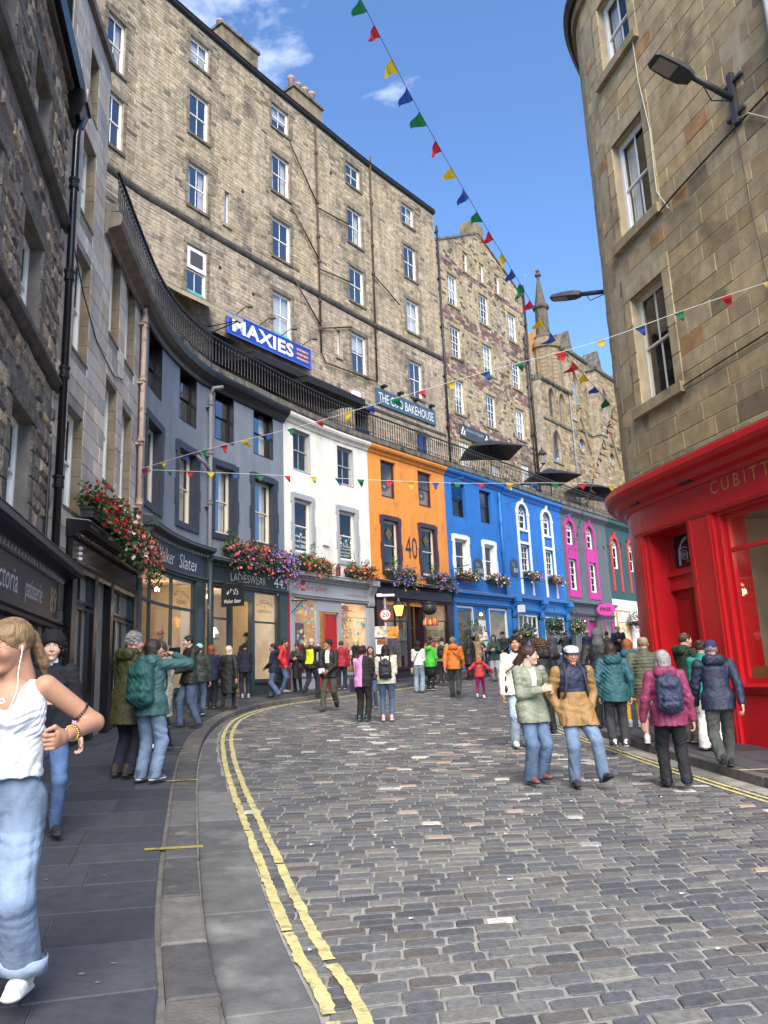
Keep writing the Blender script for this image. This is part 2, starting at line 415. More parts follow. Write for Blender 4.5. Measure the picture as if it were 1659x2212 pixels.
def pipe(F, s, z0, z1, n, r, m, name, label, cat='drainpipe', collars=2.4, extra=None, parts=None):
    t = thing(name, label, cat, F.P(s, z0, n)); part('pipe', MB().tube([F.P(s, z0, n), F.P(s, z1, n)], r, 10), m, t, True)
    z = z1-.3
    while z > z0+.2:
        part('collar', MB().lathe(F.P(s, z-.06, n), [(r*.9, 0), (r*1.45, .0), (r*1.45, .05), (r*1.25, .06), (r*1.25, .1), (r*1.4, .105), (r*1.4, .13), (r*.9, .14)], 10), m, t)
        part('bracket', MB().fbox(F, s-r*1.7, s+r*1.7, z-.14, z-.09, 0.0, n+r*.2), m, t); z -= collars
    if extra: part('swan_neck', MB().tube(extra, r, 10), m, t, True)
    return t
def cornice(F, s0, s1, z, prof, m, root, name='cornice'):
    return part(name, MB().fprof(F, s0, s1, [(n, z+h) for n, h in prof]), m, root)
# ------------------------------------------------------------ ground, road, pavements
KL = Fac([(-.2, .5), (-.5, 2.2), (-.79, 3.78), (-1.05, 4.62), (-1.25, 5.29), (-1.57, 6.47), (-2.0, 8.17), (-2.47, 10.05), (-3.04, 12.55), (-3.5, 15.08), (-3.76, 17.4), (-3.79, 19), (-3.62, 20.5), (-3.1, 22.2), (-2.05, 24.1), (-.7, 26.2), (.85, 28.2), (2.29, 29.95), (4.5, 32.7), (7.4, 36.3), (11.4, 41.4), (16, 47), (21, 53)])
KR = Fac([(6.3, 2), (5.4, 6), (4.95, 7.9), (4.54, 9.87), (4.27, 11.47), (3.96, 13.69), (3.77, 15.35), (3.74, 17.0), (4.05, 18.9), (4.75, 20.8), (5.9, 22.9), (7.7, 25.3), (10.4, 29), (14.2, 34), (19, 40)], side=-1)
WF = [(-3.6, -4), (-4.0, 0), (-4.4, 4), (-4.8, 8), (-5.2, 12), (-5.45, 14.5), (-5.65, 16.5), (-5.8, 18.5), (-5.72, 20.2), (-5.42, 21.7), (-5.0, 22.7), (-4.42, 23.8), (-3.5, 25.54), (-2.0, 28.0), (-.75, 29.7), (2.67, 33.92), (5.7, 37.58), (9.65, 42.6), (14.3, 48.2), (20, 55), (27, 63.5)]
W = Fac(WF); WO = Fac(WF[1:]).L*0 + math.hypot(.4, 4)     # s offset of the first extra span
class Shift(Fac):
    def __init__(s, F, o): s.F = F; s.o = o; s.side = F.side; s.L = F.L-o
    def P(s, q, z, n=0.): return s.F.P(q+s.o, z, n)
W0 = W; W = Shift(W0, W0.S[12])
TF = Fac([(-10.2, 18), (-9.9, 20.5), (-9.5, 22.0), (-9.0, 23.3), (-8.3, 24.7), (-7.6, 25.7), (-6.3, 27.6), (-4.9, 29.6), (-2.4, 33.0), (0, 36.2), (3.6, 40.6), (10.2, 48.7), (16, 55.8), (24, 65.6)])
RF = Fac([(7.6, 5.5), (6.6, 9.5), (6.15, 11.0), (5.77, 12.41), (5.42, 13.75), (5.17, 14.8), (5.1, 15.5), (5.26, 16.2), (5.6, 16.9), (6.2, 17.9), (7.4, 19.8), (9.2, 22.3), (12, 26), (16, 31)], side=-1)

def ground_pt(F, s, n, dz): x, y, _ = F.P(s, 0, n); return (x, y, gz(x, y)+dz)
def strip(F, s0, s1, n0, n1, dz, ds=.5, th=.0):
    mb = MB(); k = int((s1-s0)/ds)+1; V = []
    for i in range(k+1):
        q = s0+(s1-s0)*i/k; V += [ground_pt(F, q, n0, dz), ground_pt(F, q, n1, dz)]
    mb.add(V, [(2*i, 2*i+1, 2*i+3, 2*i+2) for i in range(k)]); return mb

tb = MB(); tb.add([(-900, -900, -5), (900, -900, -5), (900, 900, -5), (-900, 900, -5)], [(0, 1, 2, 3)])
solo('terrain', tb, mat('terrain', (.12, .12, .11), rough=.95), kind='structure')
# bedding of the road (the sand between the setts)
rb = MB(); xs = np.linspace(-12, 30, 43); ys = np.linspace(-6, 70, 77)
rb.add([(x, y, gz(x, y)-.0095) for y in ys for x in xs], [(j*43+i, j*43+i+1, (j+1)*43+i+1, (j+1)*43+i) for j in range(76) for i in range(42)])
road = solo('road', rb, mat('sand_joint', (.27, .26, .235), rough=.95, var=.3, sc=5, bump=.5, bsc=90), kind='structure', smooth=True)
# granite setts in rows across the street
SETT = [(.062, .066, .075), (.075, .08, .09), (.088, .092, .1), (.1, .105, .112), (.115, .118, .12), (.085, .08, .078), (.125, .125, .12), (.07, .076, .09), (.14, .138, .13)]
SETT = [(c[0]*1.2, c[1]*1.17, c[2]*1.1) for c in SETT]
PALE = [(.42, .42, .4), (.36, .35, .32), (.36, .29, .22), (.33, .25, .21), (.3, .3, .29), (.5, .48, .43)]
def row_slope(y): return .30 if y < 2 else .30-.0165*(y-2) if y < 18 else .036-.03*(y-18) if y < 30 else -.324
klp = np.array([KL.P(s, 0)[:2] for s in np.linspace(0, KL.L, 300)]); krp = np.array([KR.P(s, 0)[:2] for s in np.linspace(0, KR.L, 300)])
def left_off(y): return float(np.interp(y, [0, 8, 10.5, 13.3, 16, 19], [.46, .44, .35, .24, .14, .1]))
def xl(y): return float(np.interp(y, klp[:, 1], klp[:, 0]))
def xr(y): return float(np.interp(y, krp[:, 1], krp[:, 0]))
def gutl(y):      # left edge of the setts in x
    sl = (xl(y+.3)-xl(y-.3))/.6; return xl(y)+(left_off(y)+.02)*math.sqrt(1+sl*sl)
setts = []; y0 = 1.2; rowi = 0
while y0 < 42:
    h = rnd.uniform(.118, .15); t0 = row_slope(y0); t1 = row_slope(y0+h)
    # where the row meets both gutters
    a = gutl(y0); a = gutl(y0+t0*a); a = gutl(y0+t0*a); b = xr(y0); b = xr(y0+t0*b); b = xr(y0+t0*b)-.30
    if b > 13: b = 13
    x = a+rnd.uniform(-.12, .02); first = True
    while x < b-.05:
        l = rnd.uniform(.17, .3)
        xa, xb = max(x, a), min(x+l, b)
        if xb-xa > .05: setts.append((y0, t0, t1, h, xa, xb))
        x += l
    y0 += h
def sett_geo(t, rich):
    y0, t0, t1, h, xa, xb = t; g = rnd.uniform(.006, .0115)
    ya = lambda x: y0+t0*x+g; yb = lambda x: y0+h+t1*x-g
    xa += g; xb -= g
    def j(k=.006): return rnd.uniform(-k, k)
    c = [(xa+j(), ya(xa)+j()), (xb+j(), ya(xb)+j()), (xb+j(), yb(xb)+j()), (xa+j(), yb(xa)+j())]
    cx = sum(p[0] for p in c)/4; cy = sum(p[1] for p in c)/4; dz = rnd.uniform(-.004, .005); tx, ty = rnd.uniform(-.02, .02), rnd.uniform(-.03, .03)
    def z(x, y, o): return gz(x, y)+o+dz+tx*(x-cx)+ty*(y-cy)
    if rich:
        o = []
        for i in range(4):
            p, q, r = c[i], c[(i-1) % 4], c[(i+1) % 4]; e = rnd.uniform(.1, .2); f = rnd.uniform(.1, .22)
            o += [(p[0]+(q[0]-p[0])*e, p[1]+(q[1]-p[1])*e), (p[0]+(r[0]-p[0])*f*.6, p[1]+(r[1]-p[1])*f*.6)]
    else: o = c
    k = len(o); V = []
    for sc_, oo in ((1., -.03), (.985, -.004), (.93, .0)):
        V += [(cx+(p[0]-cx)*sc_, cy+(p[1]-cy)*sc_, z(p[0], p[1], oo)) for p in o]
    Fc = [tuple(range(2*k, 3*k))]
    for q in range(2): Fc += [(q*k+i, q*k+(i+1) % k, (q+1)*k+(i+1) % k, (q+1)*k+i) for i in range(k)]
    return V, Fc
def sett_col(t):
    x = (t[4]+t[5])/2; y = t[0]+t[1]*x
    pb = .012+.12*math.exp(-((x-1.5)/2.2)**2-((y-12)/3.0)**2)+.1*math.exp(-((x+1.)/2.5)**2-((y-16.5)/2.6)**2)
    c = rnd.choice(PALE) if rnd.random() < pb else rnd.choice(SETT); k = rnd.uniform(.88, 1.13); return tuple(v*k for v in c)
msett = mat('granite_sett', attr=True, rough=.62, var=.22, sc=22, bump=.4, bsc=55, spec=.4, dist=.012)
vis = []; rest = []
for t in setts:
    x = (t[4]+t[5])/2; y = t[0]+t[1]*x; q = proj((x, y, gz(x, y)))
    if q and 0 < q[0] < 1659 and 0 < q[1] < 2212: vis.append((q[2], t))
    else: rest.append((99, t))
vis.sort(key=lambda v: v[0]); far = MB()
for i, (d, t) in enumerate(vis+rest):
    c = sett_col(t)
    if i < 300: mb = MB(); mb.add(*sett_geo(t, True), c); part('sett', mb, msett, road)
    else: far.add(*sett_geo(t, d < 9), c)
part('sett_paving', far, msett, road, kind='stuff')

# pavements
pavL = solo('pavement_left', strip(KL, 0, KL.L, -.26, -6.5, .092), mat('pave_bed', (.13, .125, .115), rough=.95, var=.3, sc=6, bump=.4, bsc=60), kind='structure')
pavR = solo('pavement_right', strip(KR, 0, KR.L, -.2, -4, .102), mat('pave_bed'), kind='structure')
mslab = mat('whin_slab', attr=True, rough=.6, var=.16, sc=9, bump=.3, bsc=70, spec=.35, dist=.008)
SL = [shade(c, 1.1) for c in [(.036, .04, .05), (.042, .046, .056), (.05, .053, .062), (.046, .05, .06), (.055, .058, .066)]]
def quadstone(F, a, b, n0, n1, dz, h, col_, g=.006, bev=.008, jit=.002, ds=.5):
    """a flat stone in curve coordinates, top at dz above the road"""
    k = max(1, int((b-a)/ds+.5)); V = []; Fc = []
    lo, hi = min(n0, n1)+g, max(n0, n1)-g; a += g; b -= g; dd = rnd.uniform(-jit, jit)
    ring_ = [(a+(b-a)*i/k, lo) for i in range(k+1)]+[(b-(b-a)*i/k, hi) for i in range(k+1)]
    cs, cn = (a+b)/2, (lo+hi)/2; m = len(ring_)
    for e, oo in ((0, -h), (0, -bev*.6), (bev, 0)):
        for s_, n_ in ring_:
            V.append(ground_pt(F, s_-math.copysign(e, s_-cs) if abs(abs(s_-cs)-(b-a)/2) < 1e-6 else s_, n_-math.copysign(e, n_-cn), dz+oo+dd))
    Fc = [tuple(2*m+i for i in range(m))]
    for q in range(2): Fc += [(q*m+i, q*m+(i+1) % m, (q+1)*m+(i+1) % m, (q+1)*m+i) for i in range(m)]
    mb = MB(); mb.add(V, Fc, col_); return mb
def wall_dist(x, y):      # >0 on the street side of the left row
    k = min(range(0, len(W0.C), 2), key=lambda i: (W0.C[i][0]-x)**2+(W0.C[i][1]-y)**2); p = W0.C[k]; nn_ = W0.Nn[k]; return (x-p[0])*nn_[0]+(y-p[1])*nn_[1]
s = .6; cnt = 0; slabs = []
while s < 52:
    l = rnd.uniform(.52, .72); n0 = .29; n_ = n0-rnd.uniform(0, .4)
    while n_ < 4.6:
        w_ = rnd.uniform(.55, 1.05); a0 = max(n_, n0)
        x, y, _ = KL.P(s+l/2, 0, -(a0+.2))
        if wall_dist(x, y) < -.1: break
        if n_+w_-a0 > .1: slabs.append((s, s+l, -a0, -(n_+w_)))
        n_ += w_
    s += l
restm = MB()
for i, t in enumerate(slabs):
    mb = quadstone(KL, t[0], t[1], t[2], t[3], .108, .02, shade(rnd.choice(SL), rnd.uniform(.85, 1.2)), g=.005)
    P = ground_pt(KL, (t[0]+t[1])/2, (t[2]+t[3])/2, .1)
    if inview(P, 40) and cnt < 300: part('paving_slab', mb, mslab, pavL); cnt += 1
    else: restm.add(mb.v, mb.f); restm.c += mb.c
part('far_paving', restm, mslab, pavL, kind='stuff')
s = 1.; cnt = 0; restm = MB()
while s < KR.L-2:
    l = rnd.uniform(.6, .85); n_ = .24-rnd.uniform(0, .4)
    while n_ < 2.6:
        w_ = rnd.uniform(.6, 1.1); a0 = max(n_, .24)
        if n_+w_-a0 > .1:
            mb = quadstone(KR, s, s+l, -a0, -(n_+w_), .118, .02, shade(rnd.choice(SL), rnd.uniform(.95, 1.35)), g=.005)
            P = ground_pt(KR, s+l/2, -a0-.3, .1)
            if inview(P, 40) and cnt < 120: part('paving_slab', mb, mslab, pavR); cnt += 1
            else: restm.add(mb.v, mb.f); restm.c += mb.c
        n_ += w_
    s += l
part('far_paving', restm, mslab, pavR, kind='stuff')
# kerbs
mk = mat('kerb_stone', attr=True, rough=.7, var=.2, sc=8, bump=.4, bsc=40, c2=(.16, .155, .14), c2s=3, c2t=.56)
KC = [(.07, .07, .075), (.09, .088, .088), (.085, .088, .095), (.1, .096, .09), (.12, .112, .1)]
for F, nm, wd, hh, s_end in ((KL, 'kerb_left', .27, .11, 50), (KR, 'kerb_right', .22, .12, 36)):
    kb = solo(nm, strip(F, 0, F.L, -.02, -wd, hh-.012-.02), mat('pave_bed'), kind='structure'); s = .7
    while s < s_end:
        l = rnd.uniform(.7, 1.15); mb = quadstone(F, s, s+l, .0, -wd, hh, .17, shade(rnd.choice(KC), rnd.uniform(.8, 1.35)), g=.011, bev=.014, jit=.004)
        part('kerbstone', mb, mk, kb); s += l
# channel stones along the left kerb
gut = solo('gutter', strip(KL, 0, 26, .0, .12, -.012), mat('pave_bed'), kind='structure'); s = .4
mg = mat('channel_stone', attr=True, rough=.68, var=.2, sc=5, bump=.3, bsc=60, c2=(.2, .2, .185), c2s=1.4, c2t=.52)
while s < 20.5:
    l = rnd.uniform(1.0, 1.7); y = KL.P(s+l/2, 0)[1]
    mb = quadstone(KL, s, s+l, .008, left_off(y), .004, .03, shade(rnd.choice([(.12, .12, .115), (.15, .15, .145), (.105, .108, .11)]), rnd.uniform(.9, 1.1)), g=.004, ds=.3)
    part('channel_stone', mb, mg, gut); s += l
# yellow lines painted over the setts: worn, ragged strips
my = mat('yellow_paint', (.54, .48, .21), rough=.7, var=.22, sc=6, bump=.5, bsc=50, c2=(.26, .24, .15), c2s=11, c2t=.54)
def yline(F, s0, s1, offf, w, name, gaps=()):
    mb = MB(); ds = .035; k = int((s1-s0)/ds); pa = pb = 0; V = []; Fc = []
    for i in range(k+1):
        s_ = s0+(s1-s0)*i/k; m_ = offf(s_)
        if i % 4 == 0: pa, pb = rnd.uniform(-.006, .006), rnd.uniform(-.006, .006)
        e = (rnd.uniform(-.005, .005), rnd.uniform(-.005, .005))
        for n_ in (m_-w/2+pa+e[0], m_, m_+w/2+pb+e[1]):
            V.append(ground_pt(F, s_, n_, .0085))
    for i in range(k):
        s_ = s0+(s1-s0)*i/k
        if any(a < s_ < b for a, b in gaps): continue
        Fc += [(3*i, 3*i+1, 3*i+4, 3*i+3), (3*i+1, 3*i+2, 3*i+5, 3*i+4)]
    mb.add(V, Fc); return part(name, mb, my, road)
def off1(s): y = KL.P(s, 0)[1]; return float(np.interp(y, [3, 4, 6.5, 9.4, 12.8, 15.2, 17.7, 20.7, 25], [.49, .5, .49, .43, .36, .28, .2, .18, .2]))
yline(KL, .8, 30, off1, .07, 'yellow_line', gaps=((3.45, 3.5), (4.6, 4.64), (7.3, 7.33)))
yline(KL, .8, 29, lambda s: off1(s)+.15, .07, 'yellow_line', gaps=((4.05, 4.1), (6.1, 6.13)))
yline(KR, 3, 20, lambda s: .42, .06, 'yellow_line'); yline(KR, 3, 20, lambda s: .55, .06, 'yellow_line')
# yellow loading ticks on the kerb
for s_, n0, n1 in ((6.35, .04, -.42), (9.55, .02, -.42), (12.6, .0, -.4)):
    mb = MB()
    for a in (0,): mb.add([ground_pt(KL, s_+a, n0, .116), ground_pt(KL, s_+a, n1, .116), ground_pt(KL, s_+a+.07, n1, .116), ground_pt(KL, s_+a+.07, n0, .116)], [(0, 1, 2, 3)])
    part('loading_tick', mb, mat('worn_yellow', (.4, .31, .06), rough=.8, var=.4, sc=9, bump=.2, c2=(.06, .06, .065), c2s=9, c2t=.46), pavL)
mb = MB(); mb.add([ground_pt(KR, 8.6, 0, .126), ground_pt(KR, 8.6, -.5, .126), ground_pt(KR, 8.66, -.5, .126), ground_pt(KR, 8.66, 0, .126)], [(0, 1, 2, 3)]); part('loading_tick', mb, my, pavR)

# gum spots and scraps of litter
gs = MB()
for i in range(90):
    s_ = rnd.uniform(2.5, 16); x, y, z = ground_pt(KL, s_, -rnd.uniform(.3, 2.4), .1105); r = rnd.uniform(.008, .02); k = 7
    gs.add([(x+r*rnd.uniform(.6, 1.2)*math.cos(t*2*math.pi/k), y+r*rnd.uniform(.6, 1.2)*math.sin(t*2*math.pi/k), gz(x, y)+.1125) for t in range(k)], [tuple(range(k))])
part('gum_spots', gs, mat('old_gum', (.17, .17, .165), rough=.9, bump=0), pavL, kind='stuff')
lt = MB()
for i in range(26):
    x = rnd.uniform(-1.2, 3.5); y = rnd.uniform(3.6, 14); x = max(x, xl(y)+.1); r = rnd.uniform(.008, .022); z = gz(x, y)+.012; lt.add([(x-r, y-r*.6, z), (x+r, y-r*.5, z+.006), (x+r*.8, y+r*.7, z+.002), (x-r*.9, y+r*.5, z+.008)], [(0, 1, 2, 3)])
part('paper_scraps', lt, mat('scrap_white', (.6, .6, .58), bump=0), road, kind='stuff')
# ------------------------------------------------------------ the left row
m_white = mat('white_paint', (.76, .76, .73), rough=.5, var=.05, bump=.05)
m_cream = mat('cream_paint', (.62, .58, .47), rough=.5, var=.07, bump=.05)
m_black = mat('black_paint', (.012, .013, .016), rough=.35, var=.1, bump=.05)
m_iron = mat('black_iron', (.018, .018, .02), rough=.45, var=.25, sc=8, bump=.1)
m_slate = mat('slate_blue_trim', (.034, .04, .058), rough=.5, var=.08, bump=.06)
m_grey = mat('grey_render', (.195, .222, .27), rough=.65, var=.1, sc=1.2, bump=.12, bsc=18, streak=.14)
m_green = mat('bottle_green_paint', (.035, .05, .053), rough=.4, var=.1, bump=.05)
m_navyshop = mat('navy_shop_paint', (.012, .018, .032), rough=.38, var=.12, bump=.05)
m_pubblack = mat('gloss_black', (.008, .008, .01), rough=.18, var=.1, bump=.05, spec=.6)
m_gold = mat('gold_letter', (.5, .4, .2), rough=.4, var=.1, bump=0)
m_letter = mat('white_letter', (.75, .75, .74), rough=.5, var=.03, bump=0)
m_lead = mat('lead_flashing', (.2, .21, .22), rough=.6, var=.25, bump=.2)
m_deck = mat('deck_stone', (.16, .15, .125), rough=.9, var=.35, sc=4, bump=.7, bsc=25, streak=.4, c2=(.05, .05, .042), c2s=2.2, c2t=.5)
m_rubble = mat('rubble_stone', attr=True, rough=.88, var=.4, sc=7, bump=.9, bsc=22, dist=.04, streak=.2, c2=(.07, .064, .06), c2s=3.2, c2t=.55)
m_ash = mat('ashlar_stone', attr=True, rough=.8, var=.13, sc=3.5, bump=.15, bsc=60, streak=.2)
m_mortar = mat('dark_mortar', (.15, .138, .122), rough=.95, var=.3, bump=.4, bsc=40)
m_mortar2 = mat('grey_mortar', (.25, .24, .22), rough=.95, var=.2, bump=.2)
RUB = [(c[0]*2.2, c[1]*2.12, c[2]*1.85) for c in [(.1, .085, .08), (.13, .11, .1), (.085, .075, .075), (.16, .135, .11), (.115, .09, .09), (.07, .065, .065), (.19, .155, .115), (.14, .12, .115)]]
ASH = [(c[0]*1.95, c[1]*1.93, c[2]*1.82) for c in [(.27, .245, .22), (.3, .27, .245), (.25, .235, .225), (.32, .28, .245), (.28, .25, .235), (.235, .225, .22)]]

def bldg(name, label, F, s): return thing(name, label, 'building', (*F.P(s, 0, 0)[:2], gz(*F.P(s, 0, 0)[:2])))
def quoins(F, root, s0, s1, z0, z1, m, col_, wl=.22, wr=.22, n0=0., n1=.03, h=.36, sill=.14, lint=.26, sillm=None, name='jamb_stone', ext=.05):
    """dressed stones round an opening: jambs, lintel, sill"""
    k = max(2, int((z1-z0)/h+.5))
    for sa, sb in ((s0-wl, s0), (s1, s1+wr)):
        for i in range(k):
            mb = MB(); V, Fc = stone_geo(F, sa+rnd.choice((0, 0, -ext if sa < s0 else 0)), sb+(rnd.choice((0, 0, ext)) if sb > s1 else 0), z0+(z1-z0)*i/k+.004, z0+(z1-z0)*(i+1)/k-.004, n0, n1, .012, .002)
            mb.add(V, Fc, shade(col_, rnd.uniform(.8, 1.15))); part(name, mb, m, root)
    mb = MB(); V, Fc = stone_geo(F, s0-wl-.04, s1+wr+.04, z1+.004, z1+lint, n0, n1+.004, .012, .002); mb.add(V, Fc, shade(col_, rnd.uniform(.8, 1.1))); part('lintel', mb, m, root)
    mb = MB(); c_ = shade(col_, .75); mb.fbox(F, s0-wl*.7, s1+wr*.7, z0-sill, z0, n0-.15, n1+.05, col=c_); part('sill', mb, sillm or m, root)
def rects_out(s0, s1, z0, z1, wl, wr, lint, sill): return (s0-wl, s1+wr, z0-sill, z1+lint)

# ---- rubble building, nearest on the left
BF = Fac([(-2.3, -1.5), (-3.735, 5.0), (-5.17, 11.5), (-5.45, 12.75)])
rub = bldg('rubble_building', 'dark rough rubble stone building nearest on the left with navy patisserie shopfront', BF, 10)
RW = [(9.0, 9.9, 7.95, 9.1), (10.93, 11.93, 7.9, 8.95), (8.8, 9.75, 4.98, 6.4), (10.85, 11.98, 4.98, 6.4), (10.85, 11.98, 2.2, 3.7), (8.6, 9.6, 2.2, 3.7)]
wl_ = part('wall', wall_sheet(BF, 3, 13.33, 2.0, 10.3, RW, reveal=.26), m_mortar, rub)
rops = [rects_out(*r, .2, .2, .3, .16) for r in RW]+[(3, 13.4, 4.66, 4.86), (3, 13.4, 7.5, 7.72)]
lay_stones(BF, wl_, m_rubble, 6.0, 13.3, 2.1, 10.2, rops, (.15, .3), (.2, .56), RUB, joint=.02, proud=(.012, .045), bev=.035, jit=.02)
for r in RW:
    sash(BF, rub, *r, m_white, cols=1, n=-.18, room='curtain'); quoins(BF, rub, *r, m_rubble, (.17, .15, .125), h=.42)
for z in (4.66, 7.5):
    part('string_course', MB().fprof(BF, 3, 13.33, [(0, z), (.06, z+.02), (.14, z+.1), (.14, z+.15), (.03, z+.2), (0, z+.2)]), mat('string_stone', (.085, .075, .07), rough=.85, var=.35, sc=3, bump=.5, bsc=20, streak=.3), rub)
part('eaves_gutter', MB().fprof(BF, 3, 13.2, [(.05, 10.2), (.2, 10.18), (.26, 10.3), (.24, 10.34), (.02, 10.34)]), m_pubblack, rub)
part('eaves_course', MB().fbox(BF, 3, 13.33, 10.05, 10.2, 0, .1), mat('string_stone'), rub)
part('roof', MB().fprof(BF, 3, 13.33, [(.15, 10.32), (-4, 13.5), (-4, 10.3)]), mat('roof_slate', (.05, .055, .065), rough=.7, var=.3, sc=6, bump=.3), rub)
part('gable_wall', MB().add([BF.P(13.33, 2, 0), BF.P(13.33, 2, -5), BF.P(13.33, 11.5, -5), BF.P(13.33, 10.3, 0)], [(0, 1, 2, 3)]), m_mortar, rub)
# big black downpipe with hopper, at the joint of the two stone fronts
dp = thing('downpipe', 'thick glossy black downpipe with square hopper between rubble and ashlar walls', 'drainpipe', BF.P(13.22, 2.2, .16))
part('pipe', MB().tube([BF.P(13.22, 2.1, .15), BF.P(13.22, 9.3, .15), BF.P(13.22, 9.75, .2)], .062, 12), m_pubblack, dp, True)
hp = MB(); hp.fprof(BF, 13.02, 13.42, [(.04, 9.6), (.22, 9.6), (.3, 9.85), (.34, 9.86), (.34, 10.12), (.02, 10.12)]); part('hopper', hp, m_pubblack, dp)
for z in (3.1, 4.9, 6.6, 8.3): part('collar', MB().lathe(BF.P(13.22, z, .15), [(.06, 0), (.085, 0), (.085, .05), (.075, .06), (.075, .14), (.09, .15), (.09, .19), (.06, .2)], 12), m_pubblack, dp)
part('thin_pipe', MB().tube([BF.P(13.0, 2.1, .05), BF.P(13.0, 3.7, .05)], .025, 8), m_iron, dp)

def dentils(F, s0, s1, z, h, n, d, step, w, m, root):
    mb = MB(); s = s0
    while s < s1: mb.fbox(F, s, s+w, z, z+h, n, n+d, ds=9); s += step
    return part('dentil_band', mb, m, root, kind='stuff')
def shop_room(F, root, s0, s1, zf, zc, depth=2.6, m=None, n=-.12):
    mb = MB(); k = 4; V = []
    a, b = F.P(s0, 0, n), F.P(s1, 0, n); c, d = F.P(s1, 0, n-depth), F.P(s0, 0, n-depth)
    V = [(*p[:2], z) for z in (zf, zc) for p in (a, b, c, d)]
    mb.add(V, [(0, 1, 2, 3), (7, 6, 5, 4), (1, 5, 6, 2), (2, 6, 7, 3), (3, 7, 4, 0)]); return part('shop_interior', mb, m or mat('shop_cream', (.6, .5, .36), rough=.85, var=.15, sc=1.5, bump=.05), root)
def lamp_in(F, root, s, z, n, e, c=(1, .78, .5), r=.12):
    lp = part('ceiling_lamp', MB().lathe(F.P(s, z, n), [(.02, .12), (.06, .1), (.07, 0), (.02, -.005)], 10), emit('lamp_warm', (1, .72, .4), 6), root)
    ld = bpy.data.lights.new('shop_lamp', 'POINT'); ld.energy = e*.42; ld.color = c; ld.shadow_soft_size = r
    lo = bpy.data.objects.new('lamp_light', ld); col.objects.link(lo); lo.parent = lp; lo.location = Vector(F.P(s, z-.2, n))-wloc(lp)
def shop_window(F, root, s0, s1, z0, z1, m, nx=1, zb=(), n=.0, fw=.07, bar=.05, gl='shop_glass', vb=None, name='shop_window'):
    mb = MB(); d = .07
    for a, b in ((s0, s0+fw), (s1-fw, s1)): mb.fbox(F, a, b, z0, z1, n-d, n+.01)
    mb.fbox(F, s0+fw, s1-fw, z1-fw, z1, n-d, n+.008); mb.fbox(F, s0+fw, s1-fw, z0, z0+fw, n-d, n+.012)
    sa, sb, za, zz = s0+fw, s1-fw, z0+fw, z1-fw
    vb = vb if vb is not None else [sa+(sb-sa)*i/nx for i in range(1, nx)]
    for q in vb: mb.fbox(F, q-bar/2, q+bar/2, za, zz, n-d, n+.005)
    for q in zb: mb.fbox(F, sa, sb, q-bar/2, q+bar/2, n-d, n+.003)
    w_ = part(name, mb, m, root); xs_ = [sa]+list(vb)+[sb]; zs_ = [za]+list(zb)+[zz]
    for a, b in zip(xs_[:-1], xs_[1:]):
        for c, e in zip(zs_[:-1], zs_[1:]): part('pane', MB().fbox(F, a+.003, b-.003, c+.003, e-.003, n-.045, n-.035), glass(gl, 1.5), w_)
    return w_
def panel_door(F, root, s0, s1, z0, z1, n, m, pan=2, name='door', hm=None, th=.05):
    d = part(name, MB().fbox(F, s0, s1, z0, z1, n-th, n, ds=9), m, root); h = (z1-z0)
    for c in range(pan):
        a = s0+.1+(s1-s0-.1)*c/pan; b = s0+(s1-s0-.1)*(c+1)/pan
        for za, zb in ((z0+.18, z0+h*.42), (z0+h*.48, z1-.14)):
            mb = ring(F, a+.02, b-.02, za+.02, zb-.02, .022, n-.004, n+.012); mb.fbox(F, a+.06, b-.06, za+.06, zb-.06, n-.004, n+.008, ds=9); part('panel', mb, m, d)
    part('handle', MB().lathe(F.P(s1-.07, z0+1.02, n+.02), [(.01, -.02), (.03, -.015), (.03, .015), (.01, .02)], 8), hm or m_gold, d); return d
def fascia(F, root, s0, s1, z0, z1, m, n=.08, lower=.1, ctop=None, cm=None, cp=.32, dent=None):
    """sign board with moulding below and projecting cornice above"""
    part('fascia_board', MB().fbox(F, s0, s1, z0, z1, -.05, n), m, root)
    part('architrave', MB().fprof(F, s0, s1, [(-.04, z0-lower), (n+.02, z0-lower), (n+.03, z0-lower*.5), (n+.07, z0-.02), (n+.07, z0+.03), (-.04, z0+.03)]), m, root)
    zc = z1
    part('fascia_cornice', MB().fprof(F, s0-.06, s1+.06, [(-.02, zc), (n+.05, zc), (n+.08, zc+.06), (cp-.06, zc+.1), (cp, zc+.14), (cp, zc+.22), (cp-.04, zc+.25), (-.02, zc+.3)]), cm or m, root)
    part('lead_flashing', MB().fprof(F, s0-.06, s1+.06, [(0, zc+.29), (cp-.02, zc+.245), (cp+.01, zc+.225), (cp+.015, zc+.235), (cp-.02, zc+.262), (0, zc+.32)]), m_lead, root)
    if dent: dentils(F, s0+.05, s1-.05, zc-.02, .08, n, .07, .17, .075, dent, root)
def pilaster(F, root, s0, s1, z0, z1, m, n=.1, console=True):
    mb = MB(); mb.fbox(F, s0, s1, z0, z1, -.06, n); mb.fbox(F, s0-.03, s1+.03, z0, z0+.35, -.05, n+.03); mb.fbox(F, s0+.05, s1-.05, z0+.45, z1-.6, n-.01, n+.012)
    p = part('pilaster', mb, m, root)
    if console:
        c = MB(); pr = []
        for i in range(13):
            t = i/12; pr.append((n+.04+.2*t*t+.03*math.sin(t*9), z1+.05+.75*t))
        c.fprof(F, s0+.02, s1-.02, [(n-.03, z1+.05)]+pr+[(n-.03, z1+.8)], ds=9)
        c.fbox(F, s0-.04, s1+.04, z1+.8, z1+1.02, -.02, n+.32); part('console', c, m, p)
    return p

